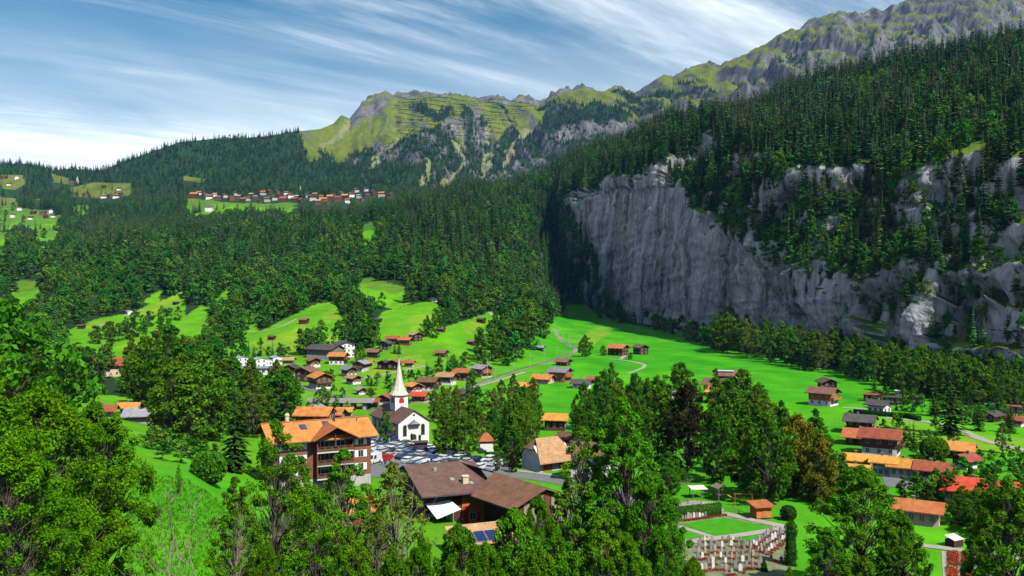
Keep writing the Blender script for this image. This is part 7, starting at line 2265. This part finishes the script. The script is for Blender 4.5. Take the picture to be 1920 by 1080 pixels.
# near trees: column, distance, top row in the photo --------------------
def near(kind, px, Y, top, label, wid=1.0, group=None, name=None):
    p = spot(px, Y)
    H = max(4.0, ZC - (top - CY) / F * Y - p.z)
    return tree(kind, p, H, label, group, wid, name)


for kind, px, Y, top, wid, label in [
    ('round1', 15, 84, 556, 0.85, 'dark tall maple at the left picture edge'),
    ('near_maple1', -60, 45, 640, 1.0, 'bright maple cut by the left picture edge'),
    ('near_maple0', 75, 50, 715, 0.95, 'bright yellow-green maple filling the lower left'),
    ('near_maple1', 178, 56, 748, 0.9, 'bright maple right of the lower left mass, with yellowing top'),
    ('near_maple1', 20, 34, 800, 0.9, 'low maple in the bottom left corner'),
    ('near_maple0', 105, 38, 900, 0.8, 'leafy maple at the bottom beside the grass'),
    ('near_ash0', 516, 82, 782, 0.95, 'slender ash with dark trunk before the apartment chalet'),
    ('near_ash1', 645, 90, 836, 0.95, 'slender ash before the right corner of the apartment chalet'),
    ('near_ash1', 440, 66, 888, 0.95, 'young ash at the right edge of the sunny grass'),
    ('near_ash0', 590, 74, 905, 0.85, 'young ash right of the dark-trunked one'),
    ('near_olive', 738, 98, 862, 1.05, 'dry olive-coloured tree left of the white sun sail'),
    ('near_olive', 705, 84, 960, 0.9, 'thin brownish tree below the garden shed'),
    ('mid_maple1', 860, 82, 978, 0.72, 'leafy maple at the bottom below the lean-to'),
    ('mid_maple1', 965, 84, 948, 0.72, 'leafy maple at the bottom centre'),
    ('mid_maple0', 1045, 80, 985, 0.85, 'leafy maple at the bottom, left of the tall maple'),
    ('mid_maple0', 1168, 112, 742, 0.86, 'tall maple rising before the white house'),
    ('mid_maple1', 1215, 104, 880, 0.75, 'broad maple right below the tall maple'),
    ('near_ash1', 1092, 112, 795, 0.85, 'thin pale-trunked tree left of the tall maple'),
    ('mid_maple1', 1130, 88, 950, 0.7, 'leafy maple under the tall maple'),
    ('mid_maple1', 1240, 92, 985, 0.6, 'leafy maple left of the cemetery'),
    ('mid_maple1', 1615, 118, 870, 1.0, 'broad dark-leaved tree right of the cemetery'),
    ('mid_maple0', 1550, 108, 985, 0.95, 'spreading tree below the broad dark-leaved one'),
    ('mid_maple1', 1690, 112, 960, 0.8, 'lower tree between the broad one and the flower beds'),
    ('mid_maple0', 1890, 100, 890, 0.9, 'tall tree at the lower right edge'),
    ('mid_maple1', 1838, 112, 985, 0.6, 'smaller tree right of the red flower beds'),
    ('mid_maple1', 1620, 96, 1040, 0.7, 'low leafy tree at the bottom right of the cemetery'),
    ('near_maple1', 655, 70, 985, 0.6, 'low maple at the bottom below the garden shed'),
    ('near_maple1', 790, 74, 1000, 0.6, 'low maple at the bottom below the dry tree'),
    ('near_ash0', 690, 104, 905, 0.8, 'ash beside the garden shed'),
    ('near_ash0', 570, 108, 880, 0.9, 'ash close below the balconies'),
    ('near_maple0', 910, 66, 1010, 0.6, 'bright low maple at the bottom centre'),
    ('near_maple0', 1010, 68, 1015, 0.6, 'bright low maple right of the bottom centre'),
    ('near_maple1', 1180, 72, 1000, 0.65, 'bright low maple at the bottom under the tall maple'),
    ('near_ash1', 545, 92, 845, 1.0, 'slim ash covering the left balconies'),
    ('near_ash0', 620, 100, 890, 0.9, 'ash covering the foot of the balconies'),
    ('mid_maple1', 1010, 106, 925, 0.5, 'leafy tree before the timbered hall gable'),
    ('near_ash0', 1060, 118, 900, 0.8, 'open tree right of the timbered hall gable'),
    ('near_maple1', 735, 68, 1020, 0.6, 'low maple at the bottom between the dry trees'),
    ('near_maple0', 500, 60, 1010, 0.55, 'low maple at the bottom below the dark-trunked ash'),
    ('near_maple0', 1300, 84, 1040, 0.6, 'low maple at the bottom left of the graves'),
    ('near_maple1', 1480, 84, 1060, 0.5, 'low maple at the bottom right of the graves'),
    ('near_ash0', 335, 120, 868, 0.5, 'small sapling at the upper edge of the sunny grass')]:
    near(kind, px, Y, top, label, wid, None, 'spruce_tree' if 'spruce' in kind else ('ash_tree' if 'ash' in kind else 'maple_tree'))


# bare twiggy shrubs on the sunny grass and in front of the hall
def twigs(px, Y, top, label, seed, n=9, spread_=0.45):
    g = np.random.default_rng(seed)
    p = spot(px, Y)
    H = max(2.0, ZC - (top - CY) / F * Y - p.z)
    root = tag(link('bare_shrub', None, None, p), label, 'shrub')
    mb = MB(); st = MB()
    st.tube(curve_pts((0, 0, -0.2), (g.normal() * 0.2, g.normal() * 0.2, H), 0.02, g, 6, 0.02), [0.07, 0.06, 0.05, 0.04, 0.03, 0.02, 0.012], 5)
    for k in range(n):
        z = H * (0.15 + 0.7 * g.random()); a = g.random() * 6.28; L = H * spread_ * (0.4 + 0.6 * g.random()) * (1.1 - z / H)
        e = np.array([math.cos(a) * L, math.sin(a) * L, z + L * 0.9])
        mb.tube(curve_pts((0, 0, z), e, 0.0, g, 4, 0.04), [0.03, 0.025, 0.02, 0.014, 0.008], 4)
        for q in range(3):
            t = 0.35 + 0.5 * g.random(); b = np.array([0, 0, z]) * (1 - t) + e * t
            mb.tube([b, b + g.normal(size=3) * 0.12 * L + np.array([0, 0, 0.25 * L])], [0.014, 0.006], 3)
    st.build('stem', BARK_PALE, root); mb.build('branches', BARK_PALE, root)


twigs(318, 58, 880, 'bare pale shrub on the sunny grass at left', 3, 12)
twigs(362, 62, 905, 'bare pale shrub in the middle of the sunny grass', 4, 11)
twigs(335, 44, 985, 'bare twigs at the bottom of the sunny grass', 5, 10, 0.7)
twigs(775, 92, 865, 'leafless twiggy shrub left of the white sun sail', 6, 14)
twigs(690, 88, 872, 'leafless slanting branches before the car park corner', 7, 9, 0.7)

# tufts of long grass on the near slope
gq = np.random.default_rng(8)
n = 9000
pxs = gq.uniform(240, 700, n); Ys = 28 + 110 * gq.random(n) ** 1.1
V, Fc = [], []
for px, Y in zip(pxs, Ys):
    X = (px - CX) / F * Y
    z = ground(X, Y)
    for b in range(3):
        a = gq.random() * 6.28; h = gq.uniform(0.15, 0.5); w = 0.02 + 0.0006 * Y
        dx, dy = math.cos(a), math.sin(a)
        x0, y0 = X + gq.normal() * 0.12, Y + gq.normal() * 0.12
        lx, ly = gq.normal() * 0.12, gq.normal() * 0.12
        i = len(V)
        V += [(x0 - dx * w, y0 - dy * w, z - 0.03), (x0 + dx * w, y0 + dy * w, z - 0.03), (x0 + lx, y0 + ly, z + h)]
        Fc.append((i, i + 1, i + 2))
GRASS = leaf_mat('long_grass', (0.04, 0.20, 0.006), (0.13, 0.36, 0.012), extra=(0.32, 0.36, 0.06), rand=0.0, trans=0.35)
tag(link('grass', mesh_from('grass', V, np.array(Fc), GRASS)), 'long grass on the near sunny slope', 'grass', kind='stuff')

# ------------------------------------------------------------------ air
hz_m, hz_n, hz_l = new_mat('haze')
hz_o = N(hz_n, 'ShaderNodeOutputMaterial')
hz_v = N(hz_n, 'ShaderNodeVolumePrincipled', {'Color': (0.22, 0.50, 1.0, 1), 'Density': 0.000024, 'Anisotropy': 0.0})
hz_l.new(hz_v.outputs[0], hz_o.inputs['Volume'])
mb = MB(); mb.box(-5200, 5200, -120, 5600, -20, 1900)
tag(mb.build('haze', hz_m), 'thin blue summer haze filling the valley air', 'haze', kind='stuff')
